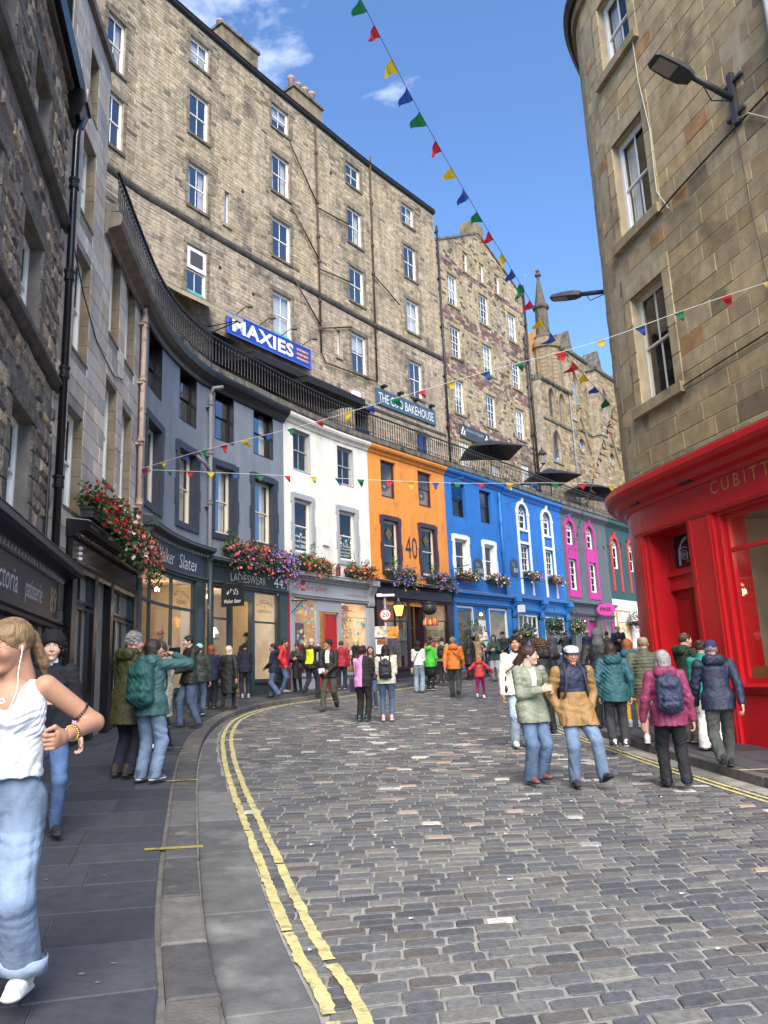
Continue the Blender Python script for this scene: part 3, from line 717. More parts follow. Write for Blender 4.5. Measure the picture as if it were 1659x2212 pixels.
# patisserie shopfront under the rubble building
pz = 2.0
part('shop_wall', MB().fbox(BF, 2, 14.25, -1.6, 1.0, -.5, -.3), m_navyshop, rub)
fascia(BF, rub, 5, 14.1, 1.08, 1.72, m_navyshop, n=.1, lower=.1, cp=.42, dent=mat('dentil_grey', (.3, .3, .3), bump=0))
for sa, sb in ((13.28, 13.6), (8.6, 8.85)): pilaster(BF, rub, sa, sb, -1.4, 1.0, m_navyshop, n=.06, console=False)
shop_window(BF, rub, 9.3, 11.9, -.5, .98, m_navyshop, 1, (), n=-.02, fw=.12); shop_window(BF, rub, 12.0, 13.2, -.5, .98, m_navyshop, 1, (), n=-.02, fw=.14)
part('stall_riser', MB().fbox(BF, 8.85, 13.28, -1.6, -.5, -.2, .03), m_navyshop, rub)
shop_room(BF, rub, 8.9, 13.2, -1.0, 1.0, 1.6, mat('room_dark', (.05, .045, .04)))
tx = MB(); ftext(tx, BF, 'Victoria', 10.15, 11.35, 1.25, 1.56, .104, .1); ftext(tx, BF, 'patisserie', 11.75, 12.75, 1.18, 1.52, .104, .1); part('lettering', tx, m_letter, rub)
tx = MB(); ftext(tx, BF, '89', 13.3, 13.75, 1.2, 1.6, .106, 0, .01); part('number', tx, m_gold, rub)

# ---- ashlar building with the black shopfront
ash = bldg('ashlar_building', 'pale grey-brown ashlar stone building with tall sash windows above black shopfront', W, 14.5)
AO = [(12.5, 13.05, 10.75, 12.1), (12.3, 13.1, 8.5, 10.15), (12.2, 13.1, 5.8, 7.75), (12.15, 13.05, 3.0, 4.75), (14.45, 15.25, 7.15, 9.3), (14.4, 15.3, 4.05, 6.15), (15.8, 16.66, 7.15, 9.25), (15.78, 16.66, 4.0, 6.05)]
zt_ash = lambda s: 12.8 if s < 13.85 else 9.5
wa = part('wall', wall_sheet(W, 11.35, 13.85, -1.5, 12.8, AO[:4], reveal=.24), m_mortar2, ash)
part('wall', wall_sheet(W, 13.85, 17.2, -1.5, 9.45, AO[4:], reveal=.24), m_mortar2, ash)
lay_stones(W, wa, m_ash, 11.4, 17.18, 2.3, 12.75, AO+[(13.85, 17.3, 9.1, 13)], (.3, .36), (.5, .95), ASH, joint=.007, proud=(.008, .014), bev=.006)
lay_stones(W, wa, m_ash, 11.9, 12.45, -1.3, 2.3, [], (.4, .5), (.5, .9), [(.3, .25, .19), (.26, .22, .17)], joint=.007, proud=(.008, .014), bev=.006)
rev = mat('ashlar_reveal', (.22, .175, .115), rough=.8, var=.25, sc=3, bump=.2, streak=.2)
for i, r in enumerate(AO):
    mb = MB()
    for k in range(5):
        za, zb = r[2]+(r[3]-r[2])*k/5+.004, r[2]+(r[3]-r[2])*(k+1)/5-.004
        part('reveal_stone', MB().fbox(W, r[1]-.012, r[1]+.001, za, zb, -.235, .006), rev, ash)
    part('sill', MB().fbox(W, r[0]-.02, r[1]+.02, r[2]-.05, r[2]+.004, -.2, .02), rev, ash)
    if i: sash(W, ash, r[0], r[1]-.012, r[2], r[3], m_white, cols=1, n=-.17, room=('blind', 'curtain', 'dark')[i % 3])
    else: room_box(W, ash, *r, -.22, 'dark')
part('cornice', MB().fprof(W, 13.9, 17.2, [(0, 9.0), (.05, 9.02), (.08, 9.12), (.3, 9.2), (.34, 9.3), (.34, 9.42), (.28, 9.48), (0, 9.5)]), mat('cornice_stone', (.2, .17, .135), rough=.8, var=.25, sc=2, bump=.2, streak=.3), ash)
part('parapet_end', MB().add([W.P(13.85, 9, 0), W.P(13.85, 12.8, 0), W.P(13.85, 12.8, -1.2), W.P(13.85, 9, -1.2)], [(0, 1, 2, 3)]), m_mortar2, ash)
cp_ = MB(); cp_.fbox(W, 11.3, 13.9, 12.8, 12.98, -1.2, .1); part('coping', cp_, mat('cornice_stone'), ash)
part('back_wall', MB().fbox(W, 11.4, 17.2, -1, 9.4, -3.2, -3), m_mortar2, ash)
# stone pier at the end of the terrace
pr_ = thing('stone_pier', 'stone pier with dark coping at the left end of terrace railing', 'pier', W.P(14.1, 9.5, -.5))
part('shaft', MB().box((*W.P(14.2, 0, -.45)[:2], 10.5), (.5, .45, 2.0), W.F.ang(14.2+W.o)), mat('pier_stone', (.2, .17, .13), rough=.85, var=.35, sc=4, bump=.4), pr_)
part('cap', MB().box((*W.P(14.2, 0, -.45)[:2], 11.58), (.62, .58, .16), W.F.ang(14.2+W.o)), m_deck, pr_)
# thin cable across the ashlar
solo('wall_cable', MB().tube([W.P(11.6, 7.9, .03), W.P(12.6, 7.0, .03), W.P(13.6, 6.5, .03), W.P(14.9, 6.35, .03), W.P(15.7, 6.6, .03)], .012, 5), m_iron, 'thin black cable sagging across the ashlar wall', 'cable', W.P(13, 6.8, 0))
# black shopfront
PS, PE = 12.42, 17.05
part('shop_backing', MB().fbox(W, PS, PE, 2.0, 2.5, -.1, .05), m_pubblack, ash)
fascia(W, ash, PS, PE, 2.12, 2.52, m_pubblack, n=.12, lower=.14, cp=.4, dent=m_iron)
for sa, sb in ((PS, PS+.22), (13.72, 13.92), (14.85, 15.05), (PE-.24, PE)): part('pilaster', MB().fbox(W, sa, sb, -1.4, 2.1, -.1, .15), m_pubblack, ash)
for sa, sb in ((PS+.22, 13.72), (15.05, PE-.24)):
    shop_window(W, ash, sa, sb, 1.5, 2.0, m_pubblack, 2, (), n=.04, fw=.05, bar=.03); shop_window(W, ash, sa, sb, -.05, 1.44, m_pubblack, 3, (), n=.04, fw=.05, bar=.035)
    part('stall_riser', MB().fbox(W, sa, sb, -1.4, -.05, -.1, .06), m_pubblack, ash)
    for k in range(2):
        w_ = (sb-sa)/2; part('riser_panel', ring(W, sa+w_*k+.12, sa+w_*(k+1)-.12, -.75, -.22, .03, .058, .076), m_pubblack, ash)
shop_window(W, ash, 13.92, 14.85, 1.5, 2.0, m_pubblack, 2, (), n=-.02, fw=.05)
panel_door(W, ash, 13.94, 14.83, -1.1, 1.48, -.06, m_pubblack, 2, hm=m_letter)
shop_room(W, ash, PS+.2, PE-.2, -1.0, 2.0, 1.8, mat('pub_room', (.22, .11, .06), rough=.8, var=.3, bump=0), n=-.08); lamp_in(W, ash, 13.1, 1.7, -.5, 8); lamp_in(W, ash, 15.9, 1.7, -.5, 8)
tx = MB()
for sa, sb in ((12.72, 12.88),):
    for k in range(3): tx.lathe(W.P(sa+.08, 2.2+.09*k, .12), [(.0, -.04), (.05, -.02), (.05, .02), (0, .04)], 8)
part('scroll_ornament', tx, m_letter, ash)
solo('security_light', MB().fbox(W, 12.55, 12.75, 2.6, 2.69, .14, .26).fbox(W, 12.6, 12.7, 2.56, 2.6, .14, .2), m_white, 'small white box light under black shop cornice', 'light', W.P(12.65, 2.7, .35))

# rusty cream pipe and its grey twin
m_rust = mat('flaking_cream_pipe', (.5, .36, .27), rough=.7, var=.1, bump=.3, bsc=30, c2=(.06, .03, .025), c2s=4.5, c2t=.54)
pipe(W, 17.12, 2.9, 9.0, .12, .058, m_rust, 'rusty_pipe', 'flaking cream and rust downpipe beside the grey house', collars=1.5)
m_gpipe = mat('grey_pipe', (.16, .165, .18), rough=.55, var=.1, bump=.1)
pipe(W, 17.4, -.9, 9.0, .1, .05, m_gpipe, 'grey_pipe', 'slim grey downpipe right of the rusty pipe', collars=2.2)

# ---- painted houses
def lining(F, r, m, root, t=.02, d=.27):
    mb = MB(); a, b, c, e = r
    mb.fbox(F, a, a+t, c, e, -d, .006); mb.fbox(F, b-t, b, c, e, -d, .006); mb.fbox(F, a+t, b-t, e-t, e, -d, .005); mb.fbox(F, a+t, b-t, c, c+t, -d, .012); part('reveal', mb, m, root)
def house(name, label, s0, s1, m, ops, zs=2.95, zt=9.45, reveal=.26):
    h = bldg(name, label, W, (s0+s1)/2); part('wall', wall_sheet(W, s0, s1, zs, zt, ops, reveal=reveal, dz=3), m, h); return h
G_U = [(18.15, 19.35), (20.65, 21.72), (22.68, 23.6), (24.62, 25.7)]
gops = [(a, b, 7.48, 9.1) for a, b in G_U]+[(a, b, 4.52, 6.62) for a, b in G_U]
gre = house('grey_house', 'curved blue-grey painted house with dark slate window surrounds and bottle green shopfront', 17.2, 26.28, m_grey, gops)
for i, r in enumerate(gops):
    lining(W, r, m_black if i < 4 else m_slate, gre); sash(W, gre, r[0]+.02, r[1]-.02, r[2]+.02, r[3]-.02, m_black if i < 4 else m_cream, cols=1, n=-.2, room='dark' if i in (0, 1, 2) else 'shutter', gl='glass_sky')
    if i > 3: part('window_surround', eared(W, *r, .17, -.01, .05), m_slate, gre)
part('cornice', MB().fprof(W, 17.2, 26.3, [(0, 8.98), (.06, 9.0), (.1, 9.1), (.2, 9.16), (.3, 9.26), (.34, 9.36), (.34, 9.44), (0, 9.45)]), m_black, gre)
# bottle green shopfront, two bays
def shop_low(root, s0, s1, zb, zr, m, n=.04):
    part('stall_riser', MB().fbox(W, s0, s1, zb, zr, -.2, n), m, root); part('riser_moulding', MB().fprof(W, s0, s1, [(n-.02, zr-.1), (n+.05, zr-.08), (n+.06, zr-.02), (n-.02, zr)]), m, root)
fascia(W, gre, 17.5, 22.3, 3.05, 3.72, m_green, n=.1, cp=.36, dent=mat('dentil_white', (.4, .4, .4), bump=0)); fascia(W, gre, 22.3, 26.26, 3.02, 3.5, m_green, n=.1, cp=.34)
part('sign_field', MB().fbox(W, 18.15, 22.1, 3.13, 3.68, .09, .108), m_slate, gre); part('sign_field', MB().fbox(W, 22.5, 26.2, 3.08, 3.48, .09, .108), mat('black_sign', (.012, .014, .018), rough=.4, bump=0), gre)
pilaster(W, gre, 17.5, 17.75, -.9, 2.95, m_green, console=True); pilaster(W, gre, 21.68, 22.15, -.7, 2.95, m_green, console=False); pilaster(W, gre, 25.86, 26.28, -.5, 2.9, m_green, console=False); part('pilaster', MB().fbox(W, 22.45, 22.6, -.7, 2.95, -.05, .08), m_green, gre)
shop_window(W, gre, 17.75, 21.68, -.05, 2.95, m_green, zb=(2.12,), vb=(18.75, 20.33), n=.03, fw=.08, bar=.07)
shop_low(gre, 17.75, 21.68, -1.2, -.05, m_green)
shop_window(W, gre, 22.6, 23.42, .1, 2.92, m_green, zb=(1.98,), n=.03, fw=.05, bar=.06); shop_low(gre, 22.6, 23.42, -1, .1, m_green)
shop_window(W, gre, 24.55, 25.8, .15, 2.92, m_green, zb=(1.96,), n=.03, fw=.05, bar=.06); shop_low(gre, 24.55, 25.8, -1, .15, m_green)
part('door_frame', MB().fbox(W, 23.42, 23.52, -.7, 2.92, -.12, .05).fbox(W, 24.45, 24.55, -.7, 2.92, -.12, .05).fbox(W, 23.52, 24.45, 2.58, 2.92, -.12, .05), m_green, gre)
panel_door(W, gre, 23.5, 23.56, -.6, 2.55, -.1, m_green, 1)
for a, b, c in ((17.7, 22.3, 24), (22.5, 25.9, 20)):
    shop_room(W, gre, a, b, -.45, 2.98, 2.4); lamp_in(W, gre, a+1.0, 2.7, -.9, c); lamp_in(W, gre, b-1.0, 2.7, -.9, c)
part('partition', MB().fbox(W, 19.0, 20.3, -.4, 1.6, -1.0, -.95), mat('wood_board', (.16, .08, .035), rough=.5, var=.3, sc=5, bump=.1), gre)
for a, b, z in ((22.9, 24.5, .9), (23.3, 24.6, 1.5), (19.3, 21.3, .3)): part('shelf', MB().fbox(W, a, b, z, z+.05, -1.9, -1.4), mat('wood_board'), gre)
part('framed_picture', MB().fbox(W, 23.6, 24.3, 1.75, 2.45, -2.35, -2.3), mat('dark_picture', (.06, .035, .02), var=.5, sc=6), gre)
part('table_lamp', MB().lathe(W.P(24.25, 1.55, -1.3), [(.02, 0), (.02, .12), (.14, .12), (.06, .3)], 10), emit('lamp_shade', (1, .75, .35), 2.5), gre)
tx = MB(); ftext(tx, W, 'Walker', 19.0, 20.25, 3.2, 3.58, .112, .12, -.008); ftext(tx, W, 'Slater', 20.6, 21.75, 3.2, 3.58, .112, .12, -.008); ftext(tx, W, '0.', 18.2, 18.45, 3.2, 3.42, .112); part('lettering', tx, m_letter, gre)
tx = MB(); ftext(tx, W, 'LADIESWEAR', 23.35, 25.1, 3.12, 3.38, .112); part('lettering', tx, mat('dim_letter', (.35, .35, .34), bump=0), gre)
tx = MB(); ftext(tx, W, '44.', 25.55, 26.12, 3.1, 3.44, .112); part('number', tx, m_letter, gre)
mwt = mat('window_lettering', (.1, .075, .04), bump=0)
tx = MB(); ftext(tx, W, 'MADE TO MEASURE', 20.5, 21.45, 2.5, 2.62, .0, arc=.12); ftext(tx, W, '&', 20.93, 21.02, 2.4, 2.5, .0); ftext(tx, W, 'TAILORING', 20.68, 21.28, 2.24, 2.36, .0)
ftext(tx, W, 'LUGGAGE', 24.75, 25.6, 2.55, 2.68, .0, arc=.1); ftext(tx, W, '&', 25.13, 25.21, 2.42, 2.5, .0); ftext(tx, W, 'CHILDRENSWEAR', 24.8, 25.55, 2.26, 2.36, .0); part('window_lettering', tx, mwt, gre)
gp = pipe(W, 22.3, -.75, 8.75, .14, .062, m_gpipe, 'grey_pipe', 'grey downpipe with open elbow in the middle of the grey house', collars=1.55, extra=[W.P(22.3, 8.7, .14), W.P(22.35, 8.95, .2), W.P(22.55, 9.0, .42)])
part('branch', MB().tube([W.P(22.3, 6.15, .14), W.P(22.05, 6.4, .2), W.P(21.6, 6.6, .12)], .055, 8), m_gpipe, gp, True)
part('lower_pipe', MB().tube([W.P(22.3, -.8, .17), W.P(22.3, 3.9, .17)], .066, 10), m_green, gp, True)

# white house
WU = [(26.82, 27.85), (29.5, 30.5)]
wops = [(a, b, 7.42, 8.97) for a, b in WU]+[(a, b, 4.46, 6.4) for a, b in WU]
m_whitewall = mat('white_render', (.78, .77, .7), rough=.7, var=.08, sc=1.5, bump=.14, bsc=15, streak=.12, c2=(.62, .6, .53), c2s=1.7, c2t=.6)
m_ltgrey = mat('light_grey_paint', (.34, .36, .39), rough=.5, var=.05, bump=.05)
whi = house('white_house', 'white rendered house with grey window surrounds and light grey gallery shopfront', 26.28, 31.37, m_whitewall, wops)
for i, r in enumerate(wops):
    lining(W, r, mat('stone_reveal', (.4, .39, .36), var=.1), whi); sash(W, whi, r[0]+.02, r[1]-.02, r[2]+.02, r[3]-.02, m_ltgrey if i < 2 else m_white, cols=2 if i < 2 else 1, n=-.12, room='dark')
    if i > 1: part('window_surround', eared(W, *r, .15, -.01, .04), m_ltgrey, whi)
part('cornice', MB().fprof(W, 26.3, 31.36, [(0, 9.1), (.05, 9.12), (.1, 9.22), (.2, 9.28), (.24, 9.36), (.24, 9.44), (0, 9.45)]), m_whitewall, whi)
fascia(W, whi, 26.4, 31.2, 3.0, 3.5, m_ltgrey, n=.1, cp=.34, dent=m_ltgrey)
part('red_edge', MB().fbox(W, 26.3, 26.4, -.4, 3.0, -.02, .1), mat('red_strip', (.35, .01, .04), bump=0), whi)
pilaster(W, whi, 26.4, 26.66, -.5, 2.9, m_ltgrey, console=False); pilaster(W, whi, 30.95, 31.33, -.4, 2.75, m_ltgrey, console=True)
for a, b in ((26.66, 28.02), (29.42, 30.95)):
    shop_window(W, whi, a, b, .3, 2.9, m_ltgrey, zb=(2.35,) if a > 29 else (), n=.02, fw=.05, bar=.03); shop_low(whi, a, b, -.8, .3, m_ltgrey)
part('door_frame', MB().fbox(W, 28.02, 28.14, -.6, 2.9, -.1, .05).fbox(W, 29.3, 29.42, -.6, 2.9, -.1, .05).fbox(W, 28.14, 29.3, 2.48, 2.9, -.1, .05), m_ltgrey, whi)
m_red = mat('red_door_paint', (.42, .012, .016), rough=.35, var=.06, bump=.03)
panel_door(W, whi, 28.62, 29.28, -.35, 2.42, -.06, m_red, 2)
shop_room(W, whi, 26.6, 31.0, -.25, 2.95, 2.2, mat('shop_warm', (.7, .55, .36), rough=.85, var=.15, bump=0)); lamp_in(W, whi, 27.3, 2.6, -.7, 22); lamp_in(W, whi, 30.2, 2.6, -.7, 26)
part('red_partition', MB().fbox(W, 27.5, 28.0, .3, 2.1, -.6, -.55), mat('dark_red_board', (.2, .02, .03), bump=0), whi)
DOT = [(.75, .25, .05), (.05, .35, .45), (.7, .55, .12), (.65, .4, .55), (.6, .75, .6), (.1, .3, .6), (.8, .6, .1), (.75, .7, .55), (.1, .45, .4)]
def dots(F, root, s0, s1, z0, z1, n, k, r, fall=False):
    mb = MB()
    for i in range(k):
        c = (rnd.uniform(s0, s1), rnd.uniform(z0, z1)); q = rnd.uniform(r*.6, r*1.2)
        if fall and c[1] < z1-(z1-z0)*(1-abs(c[0]-(s0+s1)/2)/(s1-s0)*1.2): continue
        mb.fpoly(F, [(c[0]+q*math.cos(t*math.pi/5), c[1]+q*math.sin(t*math.pi/5)) for t in range(10)], n, n+.003, rnd.choice(DOT))
    part('paper_dots', mb, mat('paper_dot', attr=True, rough=.6, var=0, bump=0), root, kind='stuff')
dots(W, whi, 26.75, 27.95, 1.3, 2.8, -.08, 46, .06); dots(W, whi, 29.5, 30.9, 1.5, 2.3, -.08, 14, .07); dots(W, whi, 26.95, 27.75, 4.9, 5.45, -.17, 12, .05); dots(W, whi, 29.6, 30.42, 5.1, 5.5, -.17, 12, .05)
fb = MB()
for i in range(260):
    a = rnd.gauss(30.0, .22); z = rnd.uniform(1.6, 2.8)-abs(a-30)*.3; fb.fpoly(W, [(a, z), (a+.05, z+.015), (a+.02, z+.05)], -.3+rnd.uniform(-.1, .1), -.297, rnd.choice([(.5, .25, .12), (.4, .2, .15), (.55, .35, .2)]))
part('paper_branch', fb, mat('paper_dot'), whi, kind='stuff')
for i, (a, z) in enumerate(((26.75, 1.35), (26.8, .75), (29.9, .95), (30.25, .95), (30.5, .95), (30.05, .6), (30.4, .6))):
    f_ = part('framed_print', MB().fbox(W, a, a+.3, z, z+(.5 if i < 2 else .24), -.32, -.3), m_black, whi); part('print', MB().fbox(W, a+.03, a+.27, z+.03, z+(.47 if i < 2 else .21), -.3, -.294), mat('paper_white', (.7, .68, .62), bump=0), f_)
for z in (.55, .9, 1.3): part('display_shelf', MB().fbox(W, 29.6, 30.85, z, z+.015, -.5, -.25), mat('shelf_pale', (.6, .5, .35), bump=0), whi)
mred = mat('red_letter', (.38, .03, .06), bump=0)
tx = MB(); ftext(tx, W, 'the', 26.72, 26.98, 3.2, 3.36, .104); ftext(tx, W, 'door gallery', 27.3, 28.5, 3.12, 3.37, .104); ftext(tx, W, 'www.edinburghart.com', 29.6, 30.95, 3.1, 3.2, .104); part('lettering', tx, mred, whi)
part('red_square', MB().fbox(W, 27.02, 27.27, 3.13, 3.5, .098, .106), mred, whi); tx = MB(); ftext(tx, W, 'red', 27.04, 27.25, 3.2, 3.36, .11); part('lettering', tx, m_letter, whi)
tx = MB()
for k, (t, a) in enumerate((('Loving Local', 0), ('Art and Design', 0), ('Since 2003', .05))): ftext(tx, W, t, 26.93+a, 27.74-a, 5.02-.17*k, 5.15-.17*k, -.155, 0, .01)
for k, t in enumerate(('Over 150 Artists!', 'Art Prints, Jewellery', 'Ceramics, Homeware', 'Creative Gifts & Cards')): ftext(tx, W, t, 29.62, 30.4, 5.02-.12*k, 5.11-.12*k, -.155)
part('window_lettering', tx, m_letter, whi)
part('window_film', MB().fbox(W, 26.92, 27.76, 4.6, 5.3, -.2, -.19), mat('black_film', (.015, .015, .015), bump=0), whi); part('window_film', MB().fbox(W, 29.6, 30.42, 4.6, 5.3, -.2, -.19), mat('black_film'), whi)

# orange house
OU = [(32.2, 33.2), (34.75, 35.78)]
oops = [(a, b, 7.36, 8.95) for a, b in OU]+[(a, b, 4.3, 6.42) for a, b in OU]
m_orange = mat('orange_render', (.74, .28, .05), rough=.65, var=.08, sc=1.2, bump=.16, bsc=14, streak=.13, c2=(.5, .19, .045), c2s=1.9, c2t=.6)
m_purple = mat('aubergine_paint', (.028, .012, .018), rough=.4, var=.1, bump=.05); m_plum = mat('plum_trim', (.055, .025, .045), rough=.45, var=.1, bump=.05)
ora = house('orange_house', 'bright orange house with plum window surrounds and large number 40', 31.37, 36.74, m_orange, oops)
for i, r in enumerate(oops):
    if i > 1: lining(W, r, m_plum, ora); part('window_surround', eared(W, *r, .15, -.01, .04), m_plum, ora)
    sash(W, ora, r[0]+.02, r[1]-.02, r[2]+.02, r[3]-.02, m_plum if i < 2 else m_cream, cols=1, n=-.12, room='cream' if i < 2 else 'dark')
    if i < 2:
        e = MB(); c = ((r[0]+r[1])/2, (r[2]+r[3])/2-.25)
        for q in (.3, .2, .1): e.fpoly(W, [(c[0]+q*math.cos(t*math.pi/8), c[1]+q*.75*math.sin(t*math.pi/8)) for t in range(16)], -.26+.01*(.3-q)*10, -.255+.01*(.3-q)*10, [(.1, .09, .06), (.3, .27, .18), (.05, .05, .04)][int(q*10+.5) % 3])
        part('window_roundel', e, mat('paper_dot'), ora)
    else:
        e = MB(); c = ((r[0]+r[1])/2, r[3]-.55); e.fpoly(W, [(c[0]-.22, c[1]), (c[0], c[1]-.3), (c[0]+.22, c[1]), (c[0], c[1]+.3)], -.115, -.112)
        part('gold_diamond', e, mat('dull_gold', (.12, .105, .04), bump=0), ora)
part('cornice', MB().fprof(W, 31.38, 36.73, [(0, 9.1), (.05, 9.12), (.1, 9.22), (.2, 9.28), (.24, 9.36), (.24, 9.44), (0, 9.45)]), m_orange, ora)
tx = MB(); ftext(tx, W, '40', 33.63, 34.45, 4.95, 5.9, .012); part('house_number', tx, m_plum, ora)
fascia(W, ora, 31.45, 36.7, 3.25, 3.62, m_purple, n=.1, cp=.34); 
pilaster(W, ora, 31.5, 31.9, -.3, 3.1, m_purple, console=False); pilaster(W, ora, 36.3, 36.7, 0, 3.1, m_purple, console=False)
shop_window(W, ora, 31.9, 33.6, .45, 3.15, m_purple, 2, (2.3, 1.5), n=.02, fw=.06, bar=.05); shop_window(W, ora, 34.7, 36.3, .6, 3.15, m_purple, 1, (2.4, 1.55), n=.02, fw=.06, bar=.04)
shop_low(ora, 31.9, 33.6, -.6, .45, m_purple); shop_low(ora, 34.7, 36.3, -.4, .6, m_purple)
part('door_frame', MB().fbox(W, 33.6, 33.72, -.3, 3.15, -.4, .04).fbox(W, 34.58, 34.7, -.3, 3.15, -.4, .04), m_purple, ora); panel_door(W, ora, 33.72, 34.58, -.1, 2.1, -.5, m_purple, 2); shop_window(W, ora, 33.72, 34.58, 2.15, 3.1, m_purple, n=-.5, fw=.05)
shop_room(W, ora, 31.8, 36.4, .0, 3.2, 2.2, mat('museum_room', (.3, .22, .12), var=.4, sc=2, bump=0)); lamp_in(W, ora, 32.6, 2.9, -.9, 10); lamp_in(W, ora, 35.4, 2.9, -.8, 26)
tx = MB(); ftext(tx, W, 'MUSEUM', 32.05, 33.45, 1.75, 2.05, .0); ftext(tx, W, 'CONTEXT', 32.25, 33.3, 1.5, 1.7, .0); ftext(tx, W, 'MUSEUM', 34.85, 36.15, 1.75, 2.02, .0); ftext(tx, W, 'CONTEXT', 35.05, 36.0, 1.5, 1.68, .0); part('window_lettering', tx, mat('gold_dark', (.22, .16, .05), bump=0), ora)
for i in range(9):
    a = rnd.choice((32.1, 32.6, 33.1, 34.9, 35.3, 35.8)); part('display_stock', MB().fbox(W, a, a+.3, .5, .5+rnd.uniform(.3, .9), -.6, -.3), mat('stock%d' % (i % 3), [(.25, .12, .05), (.12, .02, .02), (.3, .25, .15)][i % 3], var=.4, sc=8, bump=0), ora)

# blue house (plain) and blue house (arched windows)
m_blue = mat('blue_render', (.022, .16, .5), rough=.55, var=.1, sc=1.4, bump=.18, bsc=14, streak=.12)
m_blue2 = mat('blue_trim', (.024, .17, .46), rough=.45, var=.06, bump=.06)
BU = [(37.3, 38.4), (39.66, 40.7)]; BL = [(37.3, 38.3), (39.75, 40.66)]
bops = [(a, b, 7.27, 8.9) for a, b in BU]+[(a, b, 4.62, 6.22) for a, b in BL]
blu = house('blue_house', 'bright blue house with white square window surrounds', 36.74, 41.75, m_blue, bops)
for i, r in enumerate(bops):
    if i > 1: part('window_surround', eared(W, *r, .17, -.01, .04), m_white, blu); lining(W, r, m_white, blu)
    sash(W, blu, r[0]+.02, r[1]-.02, r[2]+.02, r[3]-.02, m_black if i < 2 else m_white, cols=1, n=-.16, room='dark', gl='glass' if i > 1 else 'glass_dull')
for k in range(7): part('louvre', MB().fbox(W, 37.36, 38.34, 8.2+.09*k, 8.22+.09*k, -.2, -.1), m_blue2, blu)
fascia(W, blu, 36.85, 41.7, 3.3, 3.55, m_blue2, n=.1, cp=.32, dent=mat('dentil_blue', (.1, .25, .5), bump=0))
pilaster(W, blu, 36.85, 37.05, 0, 3.2, m_blue2, console=False); pilaster(W, blu, 41.35, 41.7, .2, 3.2, m_blue2, console=False)
shop_window(W, blu, 37.05, 38.42, .6, 3.15, m_white, n=.02, fw=.09); shop_low(blu, 37.05, 38.42, -.3, .6, m_blue2); shop_window(W, blu, 39.72, 41.35, .7, 3.15, m_white, n=.02, fw=.09); shop_low(blu, 39.72, 41.35, -.2, .7, m_blue2)
part('door_frame', MB().fbox(W, 38.42, 38.56, 0, 3.15, -.1, .05).fbox(W, 39.58, 39.72, 0, 3.15, -.1, .05).fbox(W, 38.56, 39.58, 2.05, 2.15, -.1, .05), m_blue2, blu)
shop_window(W, blu, 38.56, 39.58, 2.15, 3.15, m_blue2, n=.0, fw=.05); panel_door(W, blu, 38.56, 39.0, .1, 2.05, -.3, m_blue2, 1); part('paper_notice', MB().fbox(W, 38.75, 39.35, 2.0, 2.55, .06, .066), mat('paper_white'), blu)
shop_room(W, blu, 37, 41.4, .2, 3.2, 2.2, mat('shop_grey', (.32, .3, .26), var=.2, bump=0)); lamp_in(W, blu, 40.5, 2.9, -.9, 14)
part('window_poster', MB().fbox(W, 40.5, 41.0, .9, 1.6, -.02, -.012), mat('paper_white'), blu)
part('cornice', MB().fprof(W, 36.75, 41.74, [(0, 9.1), (.05, 9.12), (.1, 9.22), (.2, 9.28), (.24, 9.36), (.24, 9.44), (0, 9.45)]), m_blue, blu)
pipe(W, 41.35, 3.7, 9.0, .09, .06, m_blue2, 'blue_pipe', 'blue painted downpipe pair between the two blue houses', collars=1.3)

